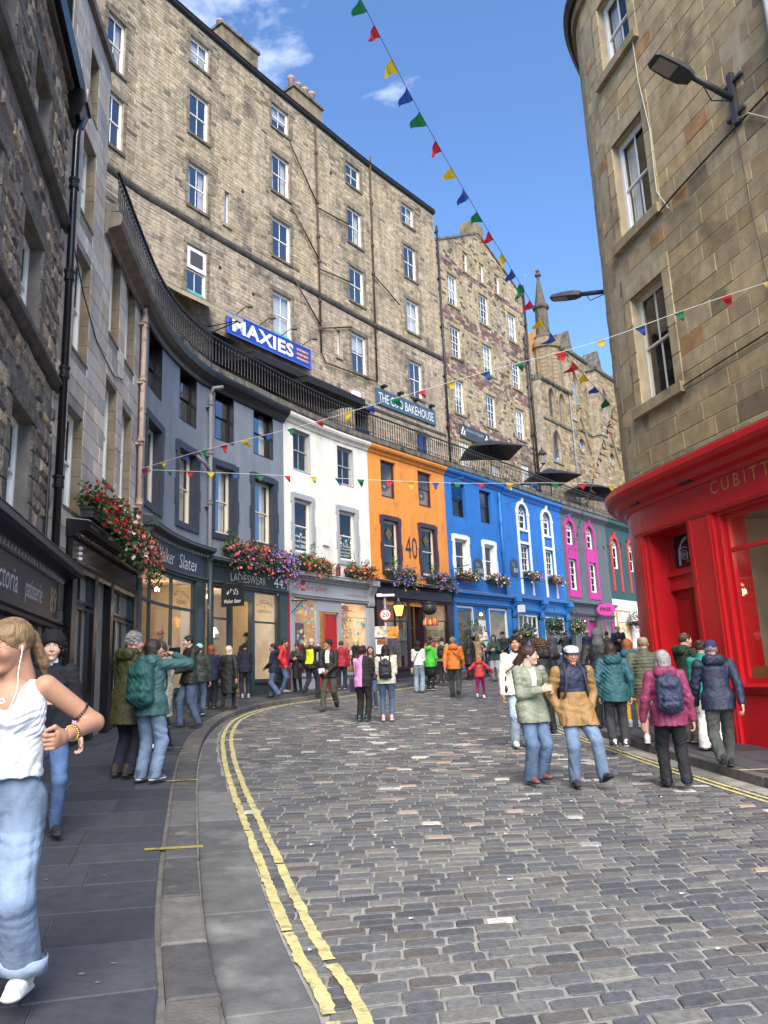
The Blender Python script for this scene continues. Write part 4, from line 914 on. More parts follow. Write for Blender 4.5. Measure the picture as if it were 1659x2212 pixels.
def arch_pts(c, r, z, a0, a1, k=14): return [(c+r*math.cos(a0+(a1-a0)*i/k), z+r*math.sin(a0+(a1-a0)*i/k)) for i in range(k+1)]
def arched(root, F, s0, s1, z0, zs, fm, sm, w=.16, n=-.14, wall=None, key=True, lower=None, ext=None):
    """round-headed sash with fanlight; the opening in the wall is rectangular, corners filled"""
    c, r = (s0+s1)/2, (s1-s0)/2; zt = zs+r+.02
    for sg in (-1, 1):
        a = arch_pts(c, r, zs, math.pi if sg < 0 else 0, math.pi/2, 8); e = (s0 if sg < 0 else s1)
        mb = MB(); pl = a+[(e, zt)]; 
        if sg > 0: pl = pl[::-1]
        mb.fpoly(F, pl, -.26, -.002); part('spandrel', mb, wall, root)
    # surround
    o = arch_pts(c, r+w, zs, 0, math.pi); i_ = arch_pts(c, r, zs, 0, math.pi); mb = MB()
    for k in range(len(o)-1): mb.fpoly(F, [i_[k], o[k], o[k+1], i_[k+1]], -.01, .05)
    zb = lower if lower is not None else z0-w
    mb.fbox(F, s0-w, s0, zb, zs, -.01, .05, ds=9); mb.fbox(F, s1, s1+w, zb, zs, -.01, .05, ds=9)
    if lower is None: mb.fbox(F, s0, s1, z0-w, z0, -.01, .06, ds=9)
    for q in (s0-w, s1): mb.fbox(F, q-.03, q+w+.03, zs-.06, zs+.05, -.01, .07, ds=9)
    part('arch_surround', mb, sm, root)
    if key: part('keystone', MB().fpoly(F, [(c-.07, zs+r-.02), (c+.07, zs+r-.02), (c+.11, zs+r+w+.2), (c-.11, zs+r+w+.2)], -.01, .09), sm, root)
    sash(F, root, s0, s1, z0, zs, fm, cols=2, n=n, room='dark')
    fl = MB()
    i2 = arch_pts(c, r-.06, zs, 0, math.pi)
    for k in range(len(i2)-1): fl.fpoly(F, [i2[k], i_[k], i_[k+1], i2[k+1]], n-.05, n)
    for k in range(1, 6):
        t = math.pi*k/6; d_ = (math.cos(t), math.sin(t)); e = (-d_[1]*.015, d_[0]*.015); q = r*.3
        fl.fpoly(F, [(c+d_[0]*q+e[0], zs+d_[1]*q+e[1]), (c+d_[0]*q-e[0], zs+d_[1]*q-e[1]), (c+d_[0]*(r-.05)-e[0], zs+d_[1]*(r-.05)-e[1]), (c+d_[0]*(r-.05)+e[0], zs+d_[1]*(r-.05)+e[1])], n-.03, n-.005)
    h1, h2 = arch_pts(c, r*.3, zs, 0, math.pi, 8), arch_pts(c, r*.3+.03, zs, 0, math.pi, 8)
    for k in range(8): fl.fpoly(F, [h1[k], h2[k], h2[k+1], h1[k+1]], n-.03, n-.005)
    f_ = part('fanlight', fl, fm, root); part('pane', MB().fpoly(F, arch_pts(c, r-.05, zs, 0, math.pi), n-.03, n-.02), glass('glass'), f_)
    part('room', MB().fbox(F, s0-.1, s1+.1, zs-.2, zt+.2, n-.5, n-.45), mat('room_dark'), f_)
b2ops = []; B2 = [(43.28, 44.3), (46.06, 47.05)]
for a, b in B2: b2ops += [(a, b, 7.45, 8.28+(b-a)/2+.02), (a, b, 5.2, 6.62)]
bl2 = house('blue_arched_house', 'blue house with white round-arched windows and white pilaster strips', 41.75, 48.26, m_blue, b2ops)
for a, b in B2:
    arched(bl2, W, a, b, 7.45, 8.28, m_white, m_white, w=.17, wall=m_blue, lower=4.0)
    sash(W, bl2, a, b, 5.2, 6.62, m_white, cols=3, up=2, lo=2, n=-.12, room='dark')
    part('blue_panel', ring(W, a+.1, b-.1, 6.85, 7.25, .03, -.01, .03), m_blue2, bl2); part('white_band', MB().fbox(W, a, b, 6.64, 6.78, -.01, .045).fbox(W, a, b, 7.32, 7.44, -.01, .055), m_white, bl2)
part('cornice', MB().fprof(W, 41.76, 48.25, [(0, 9.0), (.05, 9.02), (.1, 9.15), (.24, 9.25), (.24, 9.4), (0, 9.45)]), m_blue, bl2)
fascia(W, bl2, 41.8, 48.2, 3.2, 3.6, m_blue2, n=.1, cp=.32)
for a in (41.85, 44.75, 47.75): pilaster(W, bl2, a, a+.4, .2, 2.75, m_blue2, console=True)
shop_window(W, bl2, 42.5, 44.5, .9, 2.95, m_white, 4, (1.6, 2.3), n=.02, fw=.06, bar=.04); shop_window(W, bl2, 45.3, 47.6, 1.0, 2.95, m_white, 2, (2.2,), n=.02, fw=.06, bar=.04); shop_low(bl2, 42.25, 44.75, -.2, .9, m_blue2); shop_low(bl2, 45.15, 47.75, -.2, 1.0, m_blue2)
shop_room(W, bl2, 41.9, 48, .4, 3.1, 2.2, mat('shop_grey'))
part('wall_infill', MB().fbox(W, 42.25, 44.75, 2.95, 3.2, -.05, .03).fbox(W, 45.15, 47.75, 2.95, 3.2, -.05, .03), m_blue2, bl2)

# grey and pink house, green and red house, far shop
PU = [(48.85, 49.85), (51.45, 52.45)]; pops = []
for a, b in PU: pops += [(a, b, 7.25, 8.15+(b-a)/2+.02), (a, b, 4.62, 6.4)]
m_pgrey = mat('mid_grey_render', (.105, .115, .125), rough=.65, var=.08, bump=.1, streak=.08); m_pink = mat('magenta_paint', (.5, .02, .24), rough=.5, var=.05, bump=.05)
pin = house('pink_trimmed_house', 'dark grey house with hot pink arched window strips', 48.26, 54.3, m_pgrey, pops)
for a, b in PU:
    arched(pin, W, a, b, 7.25, 8.15, m_white, m_pink, w=.2, wall=m_pgrey, lower=4.2); sash(W, pin, a, b, 4.62, 6.4, m_white, cols=2, up=2, lo=2, n=-.12, room='dark')
    part('pink_panel', MB().fbox(W, a, b, 6.42, 7.23, -.02, .03).fbox(W, a, b, 4.2, 4.6, -.02, .04), m_pink, pin)
part('cornice', MB().fprof(W, 48.27, 54.29, [(0, 8.95), (.1, 9.05), (.28, 9.2), (.28, 9.4), (0, 9.45)]), m_pgrey, pin)
fascia(W, pin, 48.4, 54.2, 3.3, 3.7, m_pgrey, n=.1, cp=.34); shop_window(W, pin, 48.8, 50.6, 1.2, 3.2, m_pink, n=.02); shop_window(W, pin, 51.9, 54.0, 1.2, 3.2, m_pink, 2, n=.02); shop_low(pin, 48.4, 50.6, .2, 1.2, m_pgrey); shop_low(pin, 51.9, 54.2, .2, 1.2, m_pgrey); shop_room(W, pin, 48.4, 54.1, .6, 3.25, 2.2, mat('shop_grey')); lamp_in(W, pin, 52, 2.9, -.8, 12)
panel_door(W, pin, 50.7, 51.8, .5, 2.9, -.2, m_pink, 2)
for a, b in ((48.3, 48.8), (50.6, 50.72), (51.8, 51.92), (54, 54.3)): part('pilaster', MB().fbox(W, a, b, .2, 3.3, -.1, .04), m_pgrey, pin)
m_dgreen = mat('forest_render', (.025, .07, .065), rough=.6, var=.08, bump=.1); m_redtrim = mat('red_trim', (.5, .03, .03), rough=.5, bump=.04)
NU = [(55.0, 56.0), (57.6, 58.6)]; nops = [(a, b, 6.35, 7.8+(b-a)/2+.02) for a, b in NU]
grn = house('green_house', 'dark green house with red arched windows beside the far white shop', 54.3, 61.5, m_dgreen, nops, zs=4.4)
for a, b in NU: arched(grn, W, a, b, 6.35, 7.8, m_white, m_redtrim, w=.22, wall=m_dgreen, lower=4.9)
part('cornice', MB().fprof(W, 54.3, 61.5, [(0, 8.95), (.1, 9.05), (.28, 9.2), (.28, 9.4), (0, 9.45)]), m_dgreen, grn)
part('white_shop_wall', MB().fbox(W, 54.3, 61.5, -.2, 4.4, -.3, -.02), m_whitewall, grn); part('shop_frame', ring(W, 54.8, 56.6, 1.4, 3.6, .12, -.03, .05), mat('orange_trim', (.7, .22, .06), bump=0), grn); part('shop_pane', MB().fbox(W, 54.8, 56.6, 1.4, 3.6, -.02, .0), mat('cream_display', (.6, .5, .3), var=.4, sc=3, bump=0), grn); part('white_blind', MB().fbox(W, 54.8, 56.6, 3.0, 3.6, .0, .04), m_white, grn)
part('shop_pane', MB().fbox(W, 58, 59.3, 1.6, 3.4, -.02, .0), m_redtrim, grn)

# ---- terrace deck and railing
deck = thing('terrace', 'grey weathered stone terrace slab running above the coloured houses', 'terrace', W.P(30, 9.45, 0))
part('slab_edge', MB().fprof(W, 17.2, 61, [(-.1, 9.455), (.26, 9.455), (.28, 9.5), (.28, 9.68), (-.1, 9.7)]), m_deck, deck)
part('slab_edge', MB().fbox(W, 13.9, 17.2, 9.5, 9.68, -.4, .26), m_deck, deck)
dm = MB(); V = []; ss = np.linspace(13.9, 61, 60)
for q in ss: V += [W.P(q, 9.66, .0), W.P(q, 9.66, -9)]
dm.add(V, [(2*i, 2*i+1, 2*i+3, 2*i+2) for i in range(59)]); part('deck', dm, m_deck, deck)
rl = thing('railing', 'black iron railing with turned balusters along the curved terrace edge', 'railing', W.P(30, 9.68, .12))
part('bottom_rail', MB().fbox(W, 14.3, 60.5, 9.76, 9.79, .1, .14, ds=.35), m_iron, rl); part('top_rail', MB().fbox(W, 14.3, 60.5, 10.68, 10.73, .09, .15, ds=.35), m_iron, rl)
bme = MB().lathe((0, 0, 0), [(.013, 0), (.013, .2), (.03, .22), (.03, .25), (.014, .28), (.018, .5), (.014, .78), (.028, .82), (.028, .86), (.013, .88), (.013, 1.0)], 6).mesh('baluster', m_iron, smooth=True)
s = 14.4; k = 0
while s < 60 and k < 290: child('baluster', bme, rl, W.P(s, 9.69, .12)); s += .16; k += 1
# ------------------------------------------------------------ tenements behind the terrace
m_ten = mat('tenement_stone', attr=True, rough=.88, var=.3, sc=5, bump=.5, bsc=18, dist=.03, streak=.3, c2=(.085, .075, .06), c2s=.55, c2t=.57)
m_tenm = mat('tenement_mortar', (.34, .29, .22), rough=.95, var=.35, sc=3, bump=.4, streak=.25)
TEN = [(c[0]*1.6, c[1]*1.53, c[2]*1.38) for c in [(.27, .22, .155), (.24, .195, .14), (.3, .245, .175), (.21, .175, .13), (.25, .21, .16), (.18, .15, .115), (.29, .245, .19), (.235, .2, .155)]]
tm_ = tuple(sum(c[i] for c in TEN)/len(TEN) for i in range(3)); TEN = [tuple(.5*a+.5*b for a, b in zip(c, tm_)) for c in TEN]
ten = bldg('tenement', 'tall curved sooty sandstone tenement rising behind the terrace with two chimneys', TF, 16)
TW = []
for a, b in ((9.14, 10.13), (13.85, 14.97), (19.17, 20.3), (23.85, 24.93)):
    TW += [(a, b, 24.85, 26.1), (a, b, 21.55, 23.52), (a, b, 18.33, 20.23), (a, b, 14.62, 16.65)]
TW += [(5.12, 5.98, 21.7, 23.9), (5.12, 6.02, 18.6, 20.7), (4.9, 5.8, 14.4, 16.5)]
slits = [(11.03, 11.3, 18.45, 19.95), (18.05, 18.3, 15.0, 16.3)]
gro = [(19.2, 20.5, 9.66, 12.9), (24.2, 25.1, 10.8, 12.6), (10.0, 11.2, 9.66, 12.2), (13.0, 14.2, 9.66, 12.2), (7.0, 8.2, 9.66, 12.0)]
zt_t = lambda s: 26.75
wt = part('wall', wall_sheet(TF, 0, 26.9, 9.5, 26.8, TW+slits+gro, reveal=.24, dz=4), m_tenm, ten)
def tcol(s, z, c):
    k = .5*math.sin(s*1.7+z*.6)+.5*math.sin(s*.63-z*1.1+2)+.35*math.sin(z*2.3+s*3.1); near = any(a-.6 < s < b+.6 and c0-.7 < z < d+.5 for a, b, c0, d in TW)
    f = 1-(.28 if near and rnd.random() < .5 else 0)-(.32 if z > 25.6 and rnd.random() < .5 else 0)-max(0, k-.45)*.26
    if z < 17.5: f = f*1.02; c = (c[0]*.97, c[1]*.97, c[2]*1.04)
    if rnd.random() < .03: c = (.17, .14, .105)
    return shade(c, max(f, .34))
tops = [rects_out(*r, .16, .16, .24, .12) for r in TW+gro]+[rects_out(*r, .16, .16, .2, .16) for r in slits]+[(0, 27, 17.5, 17.75)]
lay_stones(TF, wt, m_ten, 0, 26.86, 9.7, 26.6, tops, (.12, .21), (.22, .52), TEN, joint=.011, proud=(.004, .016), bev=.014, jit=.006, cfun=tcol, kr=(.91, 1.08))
for i, r in enumerate(TW):
    sash(TF, ten, *r, m_white, cols=2, up=1, lo=1, n=-.1, room=('curtain', 'dark', 'blind', 'white', 'dark', 'dark', 'curtain')[(i*5+3) % 7], gl='glass_sky'); quoins(TF, ten, *r, m_ten, (.2, .165, .12), .16, .16, n1=.025, h=.45, sill=.12, lint=.24, ext=.12)
mteal = mat('teal_sill_paint', (.1, .42, .36), bump=0)
for r in (TW[3], TW[7]): part('sill_board', MB().fbox(TF, r[0]+.05, r[1]-.05, r[2]+.02, r[2]+.2, -.09, -.08), mteal, ten)
part('vent_window', MB().fbox(TF, 9.16, 10.11, 15.7, 16.6, -.085, -.03), m_white, ten); part('louvre_panel', MB().fbox(TF, 9.32, 9.95, 15.85, 16.45, -.03, -.02), mat('louvre_grey', (.06, .06, .06), var=.3, sc=60, bump=.5), ten)
for r in slits: quoins(TF, ten, *r, m_ten, (.42, .33, .22), .16, .16, n1=.03, h=.35, ext=.04); shop_window(TF, ten, *r, m_white, n=-.1, fw=.03)
for i, r in enumerate(gro):
    room_box(TF, ten, *r, -.1, 'dark'); quoins(TF, ten, *r, m_ten, (.2, .17, .13), .16, .16, h=.5)
    if i != 1: panel_door(TF, ten, r[0], r[1], r[2], min(r[3], 11.9), -.12, m_navyshop, 2)
for k in range(6): part('window_bar', MB().fbox(TF, 24.25+.15*k, 24.29+.15*k, 10.8, 12.6, -.06, -.02), mat('blue_bar', (.03, .06, .25), bump=0), ten)
part('string_course', MB().fprof(TF, 0, 26.88, [(0, 17.48), (.06, 17.5), (.1, 17.58), (.1, 17.72), (.02, 17.78), (0, 17.78)]), mat('sooty_band', (.07, .062, .052), rough=.9, var=.4, sc=2.5, bump=.3, streak=.3), ten)
part('string_course', MB().fbox(TF, 17, 26.88, 13.0, 13.14, -.01, .05), mat('sooty_band'), ten)
part('eaves_gutter', MB().fprof(TF, 0, 26.95, [(-.1, 26.76), (.08, 26.76), (.14, 26.82), (.17, 26.92), (.14, 26.94), (-.1, 26.94)]), m_iron, ten)
part('roof', MB().fprof(TF, 0, 26.9, [(.2, 26.96), (-6, 30.6), (-6, 26)]), mat('roof_slate'), ten)
part('end_wall', MB().add([TF.P(26.89, 9.5, 0), TF.P(26.89, 26.8, 0), TF.P(26.89, 30.5, -6), TF.P(26.89, 9.5, -6)], [(0, 1, 2, 3)]), m_tenm, ten)
m_chim = mat('chimney_render', (.24, .185, .115), rough=.9, var=.25, sc=1.6, bump=.3, streak=.3, c2=(.1, .085, .06), c2s=1.3, c2t=.55); m_pot = mat('clay_pot', (.42, .27, .17), rough=.8, var=.25, bump=.1)
for sa, sb, zt_, np_ in ((12.3, 14.6, 30.1, 4), (17.1, 19.3, 30.0, 4)):
    ch = part('chimney', MB().fbox(TF, sa, sb, 26.5, zt_, -2.5, -1.6, ds=9), m_chim, ten); part('chimney_cap', MB().fbox(TF, sa-.08, sb+.08, zt_, zt_+.14, -2.6, -1.5, ds=9), m_deck, ch)
    for k in range(np_): hh = (.55 if sa < 15 else 1.0)*rnd.uniform(.85, 1.1); part('chimney_pot', MB().lathe(TF.P(sa+.3+(sb-sa-.6)*k/(np_-1), zt_+.13, -2.05), [(.17, 0), (.15, hh*.8), (.19, hh*.83), (.19, hh*.95), (.13, hh)], 10), m_pot, ch, True)
m_rpipe = mat('rusty_waste_pipe', (.075, .042, .027), rough=.7, var=.35, sc=3, bump=.2, c2=(.02, .018, .016), c2s=.5, c2t=.5)
def tp(nm, label, runs, collars):
    t = thing(nm, label, 'drainpipe', TF.P(runs[0][0][0], runs[0][-1][1], .1))
    for i, r in enumerate(runs): part('pipe' if i == 0 else 'branch', MB().tube([TF.P(a, z, .12) for a, z in r], .045 if i == 0 else .036, 8), m_rpipe, t, True)
    for a, z in collars: part('collar', MB().lathe(TF.P(a, z, .12), [(.05, 0), (.085, 0), (.085, .14), (.05, .14)], 8), m_rpipe, t)
    return t
tp('waste_pipe', 'rusty vertical waste pipe with slanting branches on the tenement', [[(16.75, 26.6), (16.8, 14.7)], [(14.95, 24.5), (16.75, 22.3)], [(15.0, 21.2), (16.78, 19.4)], [(15.05, 17.7), (16.8, 16.0)], [(16.75, 22.1), (19.1, 22.35)], [(16.8, 18.9), (19.2, 19.2)], [(16.8, 15.9), (19.1, 16.8)], [(16.8, 14.7), (17.1, 14.3), (20.9, 14.5)]], [(16.77, 25), (16.77, 22.3), (16.78, 20.5), (16.79, 19.2), (16.8, 17.2), (16.8, 15.8)])
tp('waste_pipe', 'second rusty waste pipe with short branch further right on tenement', [[(21.15, 27.4), (21.05, 26.2), (20.95, 14.5)], [(21.0, 20.4), (23.1, 19.5)]], [(21.1, 24.5), (21.03, 22), (21.0, 20.4), (20.97, 17.5)])
# lamp holes, small vents
for i, (a, z) in enumerate(((10.75, 16.3), (12.6, 15.9), (12.45, 15.3), (17.9, 24.6), (12.0, 20.4))):
    part('vent_hole', MB().fbox(TF, a, a+.12, z, z+.12, -.01, .035), m_iron, ten)

gab = bldg('gabled_tenement', 'gabled sandstone tenement with faded red painted lettering bands', TF, 32)
GW = []
for a, b in ((27.97, 29.0), (31.38, 32.5), (34.9, 36.0)): GW += [(a, b, 21.5, 23.5), (a, b, 18.2, 20.1), (a, b, 14.75, 16.8)]
GS = [(29.85, 30.4, 24.35, 25.7), (31.72, 32.28, 24.35, 25.7), (33.55, 34.2, 24.3, 25.7)]; GB = [(28.14, 29.15, 11.2, 13.05), (35.1, 36.05, 11.2, 13.05), (31.4, 32.5, 9.66, 12.3)]
def zt_g(s): return 25.15+(s-27)*(27.8-25.15)/4.8 if s < 31.8 else 27.8-(s-31.8)*(27.8-25.35)/5.5
wg = part('wall', wall_sheet(TF, 26.9, 37.3, 9.5, 28, GW+GS+GB, reveal=.22, ztop=zt_g, ds=.35, dz=.5), m_tenm, gab)
def gcol(s, z, c):
    k = math.sin(s*2.1+z)+math.sin(z*3.3-s)
    if (16.9 < z < 18.15 or 12.9 < z < 14.5 or 20.3 < z < 21.3 or 23.9 < z < 24.3) and rnd.random() < .62: c = rnd.choice([(.2, .1, .085), (.17, .085, .08), (.26, .17, .15), (.14, .08, .075)])
    elif rnd.random() < .12: c = (.33, .24, .13)
    elif rnd.random() < .14: c = (.1, .085, .07)
    return shade(c, 1-max(0, k-.9)*.3)
gops_ = [rects_out(*r, .2, .2, .2, .14) for r in GW+GS+GB]
lay_stones(TF, wg, m_ten, 26.95, 37.28, 9.7, 28, gops_, (.13, .22), (.22, .48), TEN, joint=.012, proud=(.005, .018), bev=.018, jit=.006, cfun=gcol, kr=(.85, 1.12), ztop=lambda s: zt_g(s)-.05)
for i, r in enumerate(GW+GS): sash(TF, gab, *r, m_white, cols=3 if i < 9 else 1, up=2 if i < 9 else 1, lo=2 if i < 9 else 1, n=-.1, bar=.03, room='dark' if i % 2 else 'blind', gl='glass_sky'); quoins(TF, gab, *r, m_ten, (.36, .28, .16), .2, .2, n1=.03, h=.4, ext=.08)
for r in GB:
    room_box(TF, gab, *r, -.1, 'dark'); quoins(TF, gab, *r, m_ten, (.34, .27, .17), .2, .2)
    for k in range(6): part('window_bar', MB().fbox(TF, r[0]+.08+.16*k, r[0]+.13+.16*k, r[2], r[3], -.06, -.02), m_white, gab)
for (a, za), (b, zb) in (((26.95, zt_g(26.95)), (31.8, 27.8)), ((31.8, 27.8), (37.35, zt_g(37.35)))): part('skew', MB().fpoly(TF, [(a, za-.04), (b, zb-.04), (b, zb+.1), (a, za+.1)], -.5, .08), m_deck, gab)
part('chimney', MB().fbox(TF, 31.2, 32.5, 27.5, 28.5, -.9, .04), m_chim, gab); part('roof', MB().add([TF.P(26.95, zt_g(26.95), -.3), TF.P(31.8, 27.8, -.3), TF.P(31.8, 27.8, -9), TF.P(26.95, zt_g(27), -9), TF.P(37.3, zt_g(37.3), -.3), TF.P(37.3, zt_g(37.3), -9)], [(0, 1, 2, 3), (1, 4, 5, 2)]), mat('roof_slate'), gab)
pipe(TF, 27.0, 9.7, 26.0, .14, .06, m_iron, 'black_downpipe', 'black downpipe in the corner between tenement and gabled house', collars=3)
pipe(TF, 37.15, 9.7, 26.2, .14, .07, m_iron, 'black_downpipe', 'black downpipe between gabled house and the gothic church', collars=2.6)
pipe(TF, 36.75, 9.7, 22.5, .14, .05, m_iron, 'thin_downpipe', 'thinner black downpipe on right edge of the gabled house', collars=3.4)

# gothic church
m_got = mat('church_stone', attr=True, rough=.85, var=.25, sc=4, bump=.4, bsc=20, streak=.2)
GOT = [(c[0]*1.14, c[1]*1.12, c[2]*1.08) for c in [(.3, .23, .135), (.27, .21, .13), (.33, .25, .15), (.24, .185, .115), (.2, .155, .1), (.3, .215, .12), (.15, .12, .085)]]
chu = bldg('gothic_church', 'brown stone gothic church with pinnacle, buttresses and pointed windows behind the terrace', TF, 46)
def pointed(s0, s1, zs, k=8):
    w = s1-s0; L_ = [(s1+w*math.cos(math.pi-(math.pi/3)*i/k), zs+w*math.sin(math.pi-(math.pi/3)*i/k)) for i in range(k+1)]
    R_ = [(s0+w*math.cos(math.pi/3-(math.pi/3)*i/k), zs+w*math.sin(math.pi/3-(math.pi/3)*i/k)) for i in range(k+1)]
    return L_+R_[1:]
def lancet(F, root, s0, s1, z0, zs, wall, n=0., surround=.14):
    p = pointed(s0, s1, zs); ap = p[8]; zt_ = ap[1]
    part('spandrel', MB().fpoly(F, [(s0, zt_)]+p[:9], n-.25, n-.002), wall, root); part('spandrel', MB().fpoly(F, p[8:]+[(s1, zt_)], n-.25, n-.002), wall, root)
    q = pointed(s0-surround, s1+surround, zs); mb = MB()
    for i in range(len(p)-1): mb.fpoly(F, [p[i], p[i+1], q[i+1], q[i]], n-.01, n+.06)
    mb.fbox(F, s0-surround, s0, z0, zs, n-.01, n+.05, ds=9); mb.fbox(F, s1, s1+surround, z0, zs, n-.01, n+.05, ds=9); mb.fbox(F, s0-surround, s1+surround, z0-.14, z0, n-.1, n+.09, ds=9)
    part('window_surround', mb, mat('dressed_stone', (.27, .2, .12), rough=.85, var=.25, bump=.3, streak=.2), root)
    w_ = part('lancet_window', MB().fbox(F, (s0+s1)/2-.025, (s0+s1)/2+.025, z0, zt_-.1, n-.2, n-.14, ds=9), mat('lead', (.1, .1, .1), bump=0), root)
    part('pane', MB().fpoly(F, [(s0, z0)][::-1]+[(s1, z0)]+p[::-1], n-.18, n-.17), glass('glass_sky'), w_); part('room', MB().fbox(F, s0-.1, s1+.1, z0-.1, zt_+.1, n-.9, n-.8, ds=9), mat('room_dark'), w_)
    return (s0, s1, z0, zt_)
def lz(s0, s1, zs): return zs+(s1-s0)*.866
CW = [(43.65, 44.8, 19.1, 21.1), (48.95, 50.1, 19.1, 21.1), (54, 55.2, 19.1, 21.1)]; PW = [(38.3, 39.25, 16.8, 18.2), (39.85, 40.8, 16.8, 18.2), (38.4, 39.6, 13.8, 15.0)]
cops = [(a, b, z0, lz(a, b, zs)) for a, b, z0, zs in CW]; pops_ = [(a, b, z0, lz(a, b, zs)) for a, b, z0, zs in PW]
rnds = [(44.5, 16.3), (49.85, 16.3), (55.2, 16.3)]; rops_ = [(c-.5, c+.5, z-.5, z+.5) for c, z in rnds]
wc = part('wall', wall_sheet(TF, 41.6, 62, 9.5, 23.4, cops+rops_, reveal=.22, dz=5), m_tenm, chu)
lay_stones(TF, wc, m_got, 41.7, 60, 9.7, 23.3, [(a-.14, b+.14, c-.14, d+.1) for a, b, c, d in cops]+[(a-.15, b+.15, c-.15, d+.15) for a, b, c, d in rops_], (.2, .3), (.3, .65), GOT, joint=.014, proud=(.008, .024), bev=.014, jit=.003, nind=200)
PN = .7
class Off(Fac):
    def __init__(s, F, n): s.F = F; s.n = n; s.side = F.side
    def P(s, q, z, n=0.): return s.F.P(q, z, n+s.n)
PF = Off(TF, PN)
wp = part('porch_wall', wall_sheet(PF, 37.4, 41.8, 9.5, 19.3, pops_, reveal=.22, dz=5), m_tenm, chu)
lay_stones(PF, wp, m_got, 37.45, 41.75, 9.7, 19.2, [(a-.14, b+.14, c-.14, d+.1) for a, b, c, d in pops_], (.2, .3), (.3, .65), GOT, joint=.014, proud=(.008, .024), bev=.014, jit=.003, nind=100)
part('porch_side', MB().add([TF.P(37.42, 9.5, -1), TF.P(37.42, 9.5, .7), TF.P(37.42, 19.3, .7), TF.P(37.42, 19.3, -1)], [(0, 1, 2, 3)]).add([TF.P(36.9, 9.5, -.8), TF.P(41.8, 9.5, -.8), TF.P(41.8, 22, -.8), TF.P(36.9, 22, -.8)], [(0, 1, 2, 3)]), m_tenm, chu)
for a, b, z0, zs in PW: lancet(PF, chu, a, b, z0, zs, m_tenm)
for a, b, z0, zs in CW: lancet(TF, chu, a, b, z0, zs, m_tenm)
for c, z in rnds:
    pts = [(c+.5*math.cos(t*math.pi/8), z+.5*math.sin(t*math.pi/8)) for t in range(17)]
    for k in range(4): part('spandrel', MB().fpoly(TF, [(c+.5*(1 if k in (0, 3) else -1), z+.5*(1 if k < 2 else -1))]+pts[4*k:4*k+5], -.25, -.002), m_tenm, chu)
    mb = MB(); o_ = [(c+.68*math.cos(t*math.pi/8), z+.68*math.sin(t*math.pi/8)) for t in range(17)]
    for k in range(16): mb.fpoly(TF, [pts[k], o_[k], o_[k+1], pts[k+1]], -.01, .07)
    part('round_surround', mb, mat('dressed_stone'), chu); w_ = part('round_window', MB().fbox(TF, c-.02, c+.02, z-.5, z+.5, -.2, -.15), mat('lead'), chu); part('pane', MB().fpoly(TF, pts[:16], -.18, -.17), glass('glass_sky'), w_); part('room', MB().fbox(TF, c-.6, c+.6, z-.6, z+.6, -.9, -.8), mat('room_dark'), w_)
    for sg in (-1, 1): part('hood_gable', MB().fpoly(TF, [(c+sg*1.5, z-.3), (c+sg*1.25, z-.3), (c-.0, z+2.3), (c, z+2.7)][::sg], 0, .16), mat('dressed_stone'), chu)
    part('finial', MB().lathe(TF.P(c, z+2.6, .1), [(.06, 0), (.06, .2), (.2, .25), (.2, .35), (.06, .4), (.14, .5), (.03, .65)], 8), mat('dressed_stone'), chu)
for sa, sb in ((41.75, 42.45), (46.5, 47.6), (52, 53)):
    bt = part('buttress', MB().fbox(TF, sa, sb, 9.5, 22.6, 0, .75, ds=9).fbox(TF, sa-.1, sb+.1, 17.4, 17.6, 0, .85, ds=9), m_tenm, chu)
    lay_stones(Off(TF, .75), bt, m_got, sa, sb, 9.7, 22.5, [(sa, sb, 17.35, 17.65)], (.2, .3), (.3, .6), GOT, proud=(.01, .03), nind=60)
    part('gablet', MB().fpoly(TF, [(sa-.15, 22.6), (sb+.15, 22.6), ((sa+sb)/2, 24.3)], -.3, .9), m_deck, chu)
part('parapet', MB().fprof(TF, 41.6, 60, [(-.2, 23.3), (.12, 23.3), (.2, 23.4), (.2, 23.55), (-.2, 23.6)]), m_deck, chu); part('porch_coping', MB().fprof(PF, 37.4, 41.9, [(-.9, 19.3), (.14, 19.25), (.2, 19.35), (.2, 19.45), (-.9, 19.9)]), m_deck, chu)
part('string_course', MB().fbox(PF, 37.4, 41.85, 16.5, 16.66, 0, .1).fbox(TF, 41.7, 60, 17.4, 17.56, 0, .1), m_deck, chu)
gm = mat('church_stone'); 
part('rear_gable', MB().fpoly(TF, [(36.5, 19), (42, 19), (42, 24.0), (40.6, 24.4), (36.5, 22.2)], -1.6, -.9), mat('orange_stone', (.42, .22, .09), rough=.85, var=.25, sc=3, bump=.3), chu)
px, py, _ = TF.P(40.9, 0, -.5); tw = part('turret', MB().lathe((px, py, 15), [(1.12, 0), (1.12, 7.6), (1.28, 7.7), (1.28, 7.95), (.9, 8.5)], 8), mat('church_plain', (.2, .155, .1), rough=.85, var=.3, sc=3, bump=.5, bsc=12), chu)
for k in range(26):
    for j in range(8):
        t = (j+.5)*math.pi/4; a = 1.04
        if k % 1 == 0: child('stone', (bpy.data.meshes.get('turret_stone') or MB().box((0, 0, 0), (.44, .06, .26), col=(.25, .19, .12)).mesh('turret_stone', m_got)), tw, (px+a*math.cos(t)*1.0, py+a*math.sin(t)*1.0, 15.2+.29*k), t+math.pi/2+(.0), (rnd.uniform(.9, 1.05), 1, 1))
part('pinnacle', MB().lathe((px, py, 23.4), [(.9, 0), (.9, .25), (.56, .5), (.5, .6), (.46, 2.5), (.62, 2.65), (.62, 2.85), (.42, 3.0), (.09, 5.1)], 8), mat('pinnacle_stone', (.11, .092, .07), rough=.9, var=.35, sc=2.5, bump=.4, streak=.3), chu)
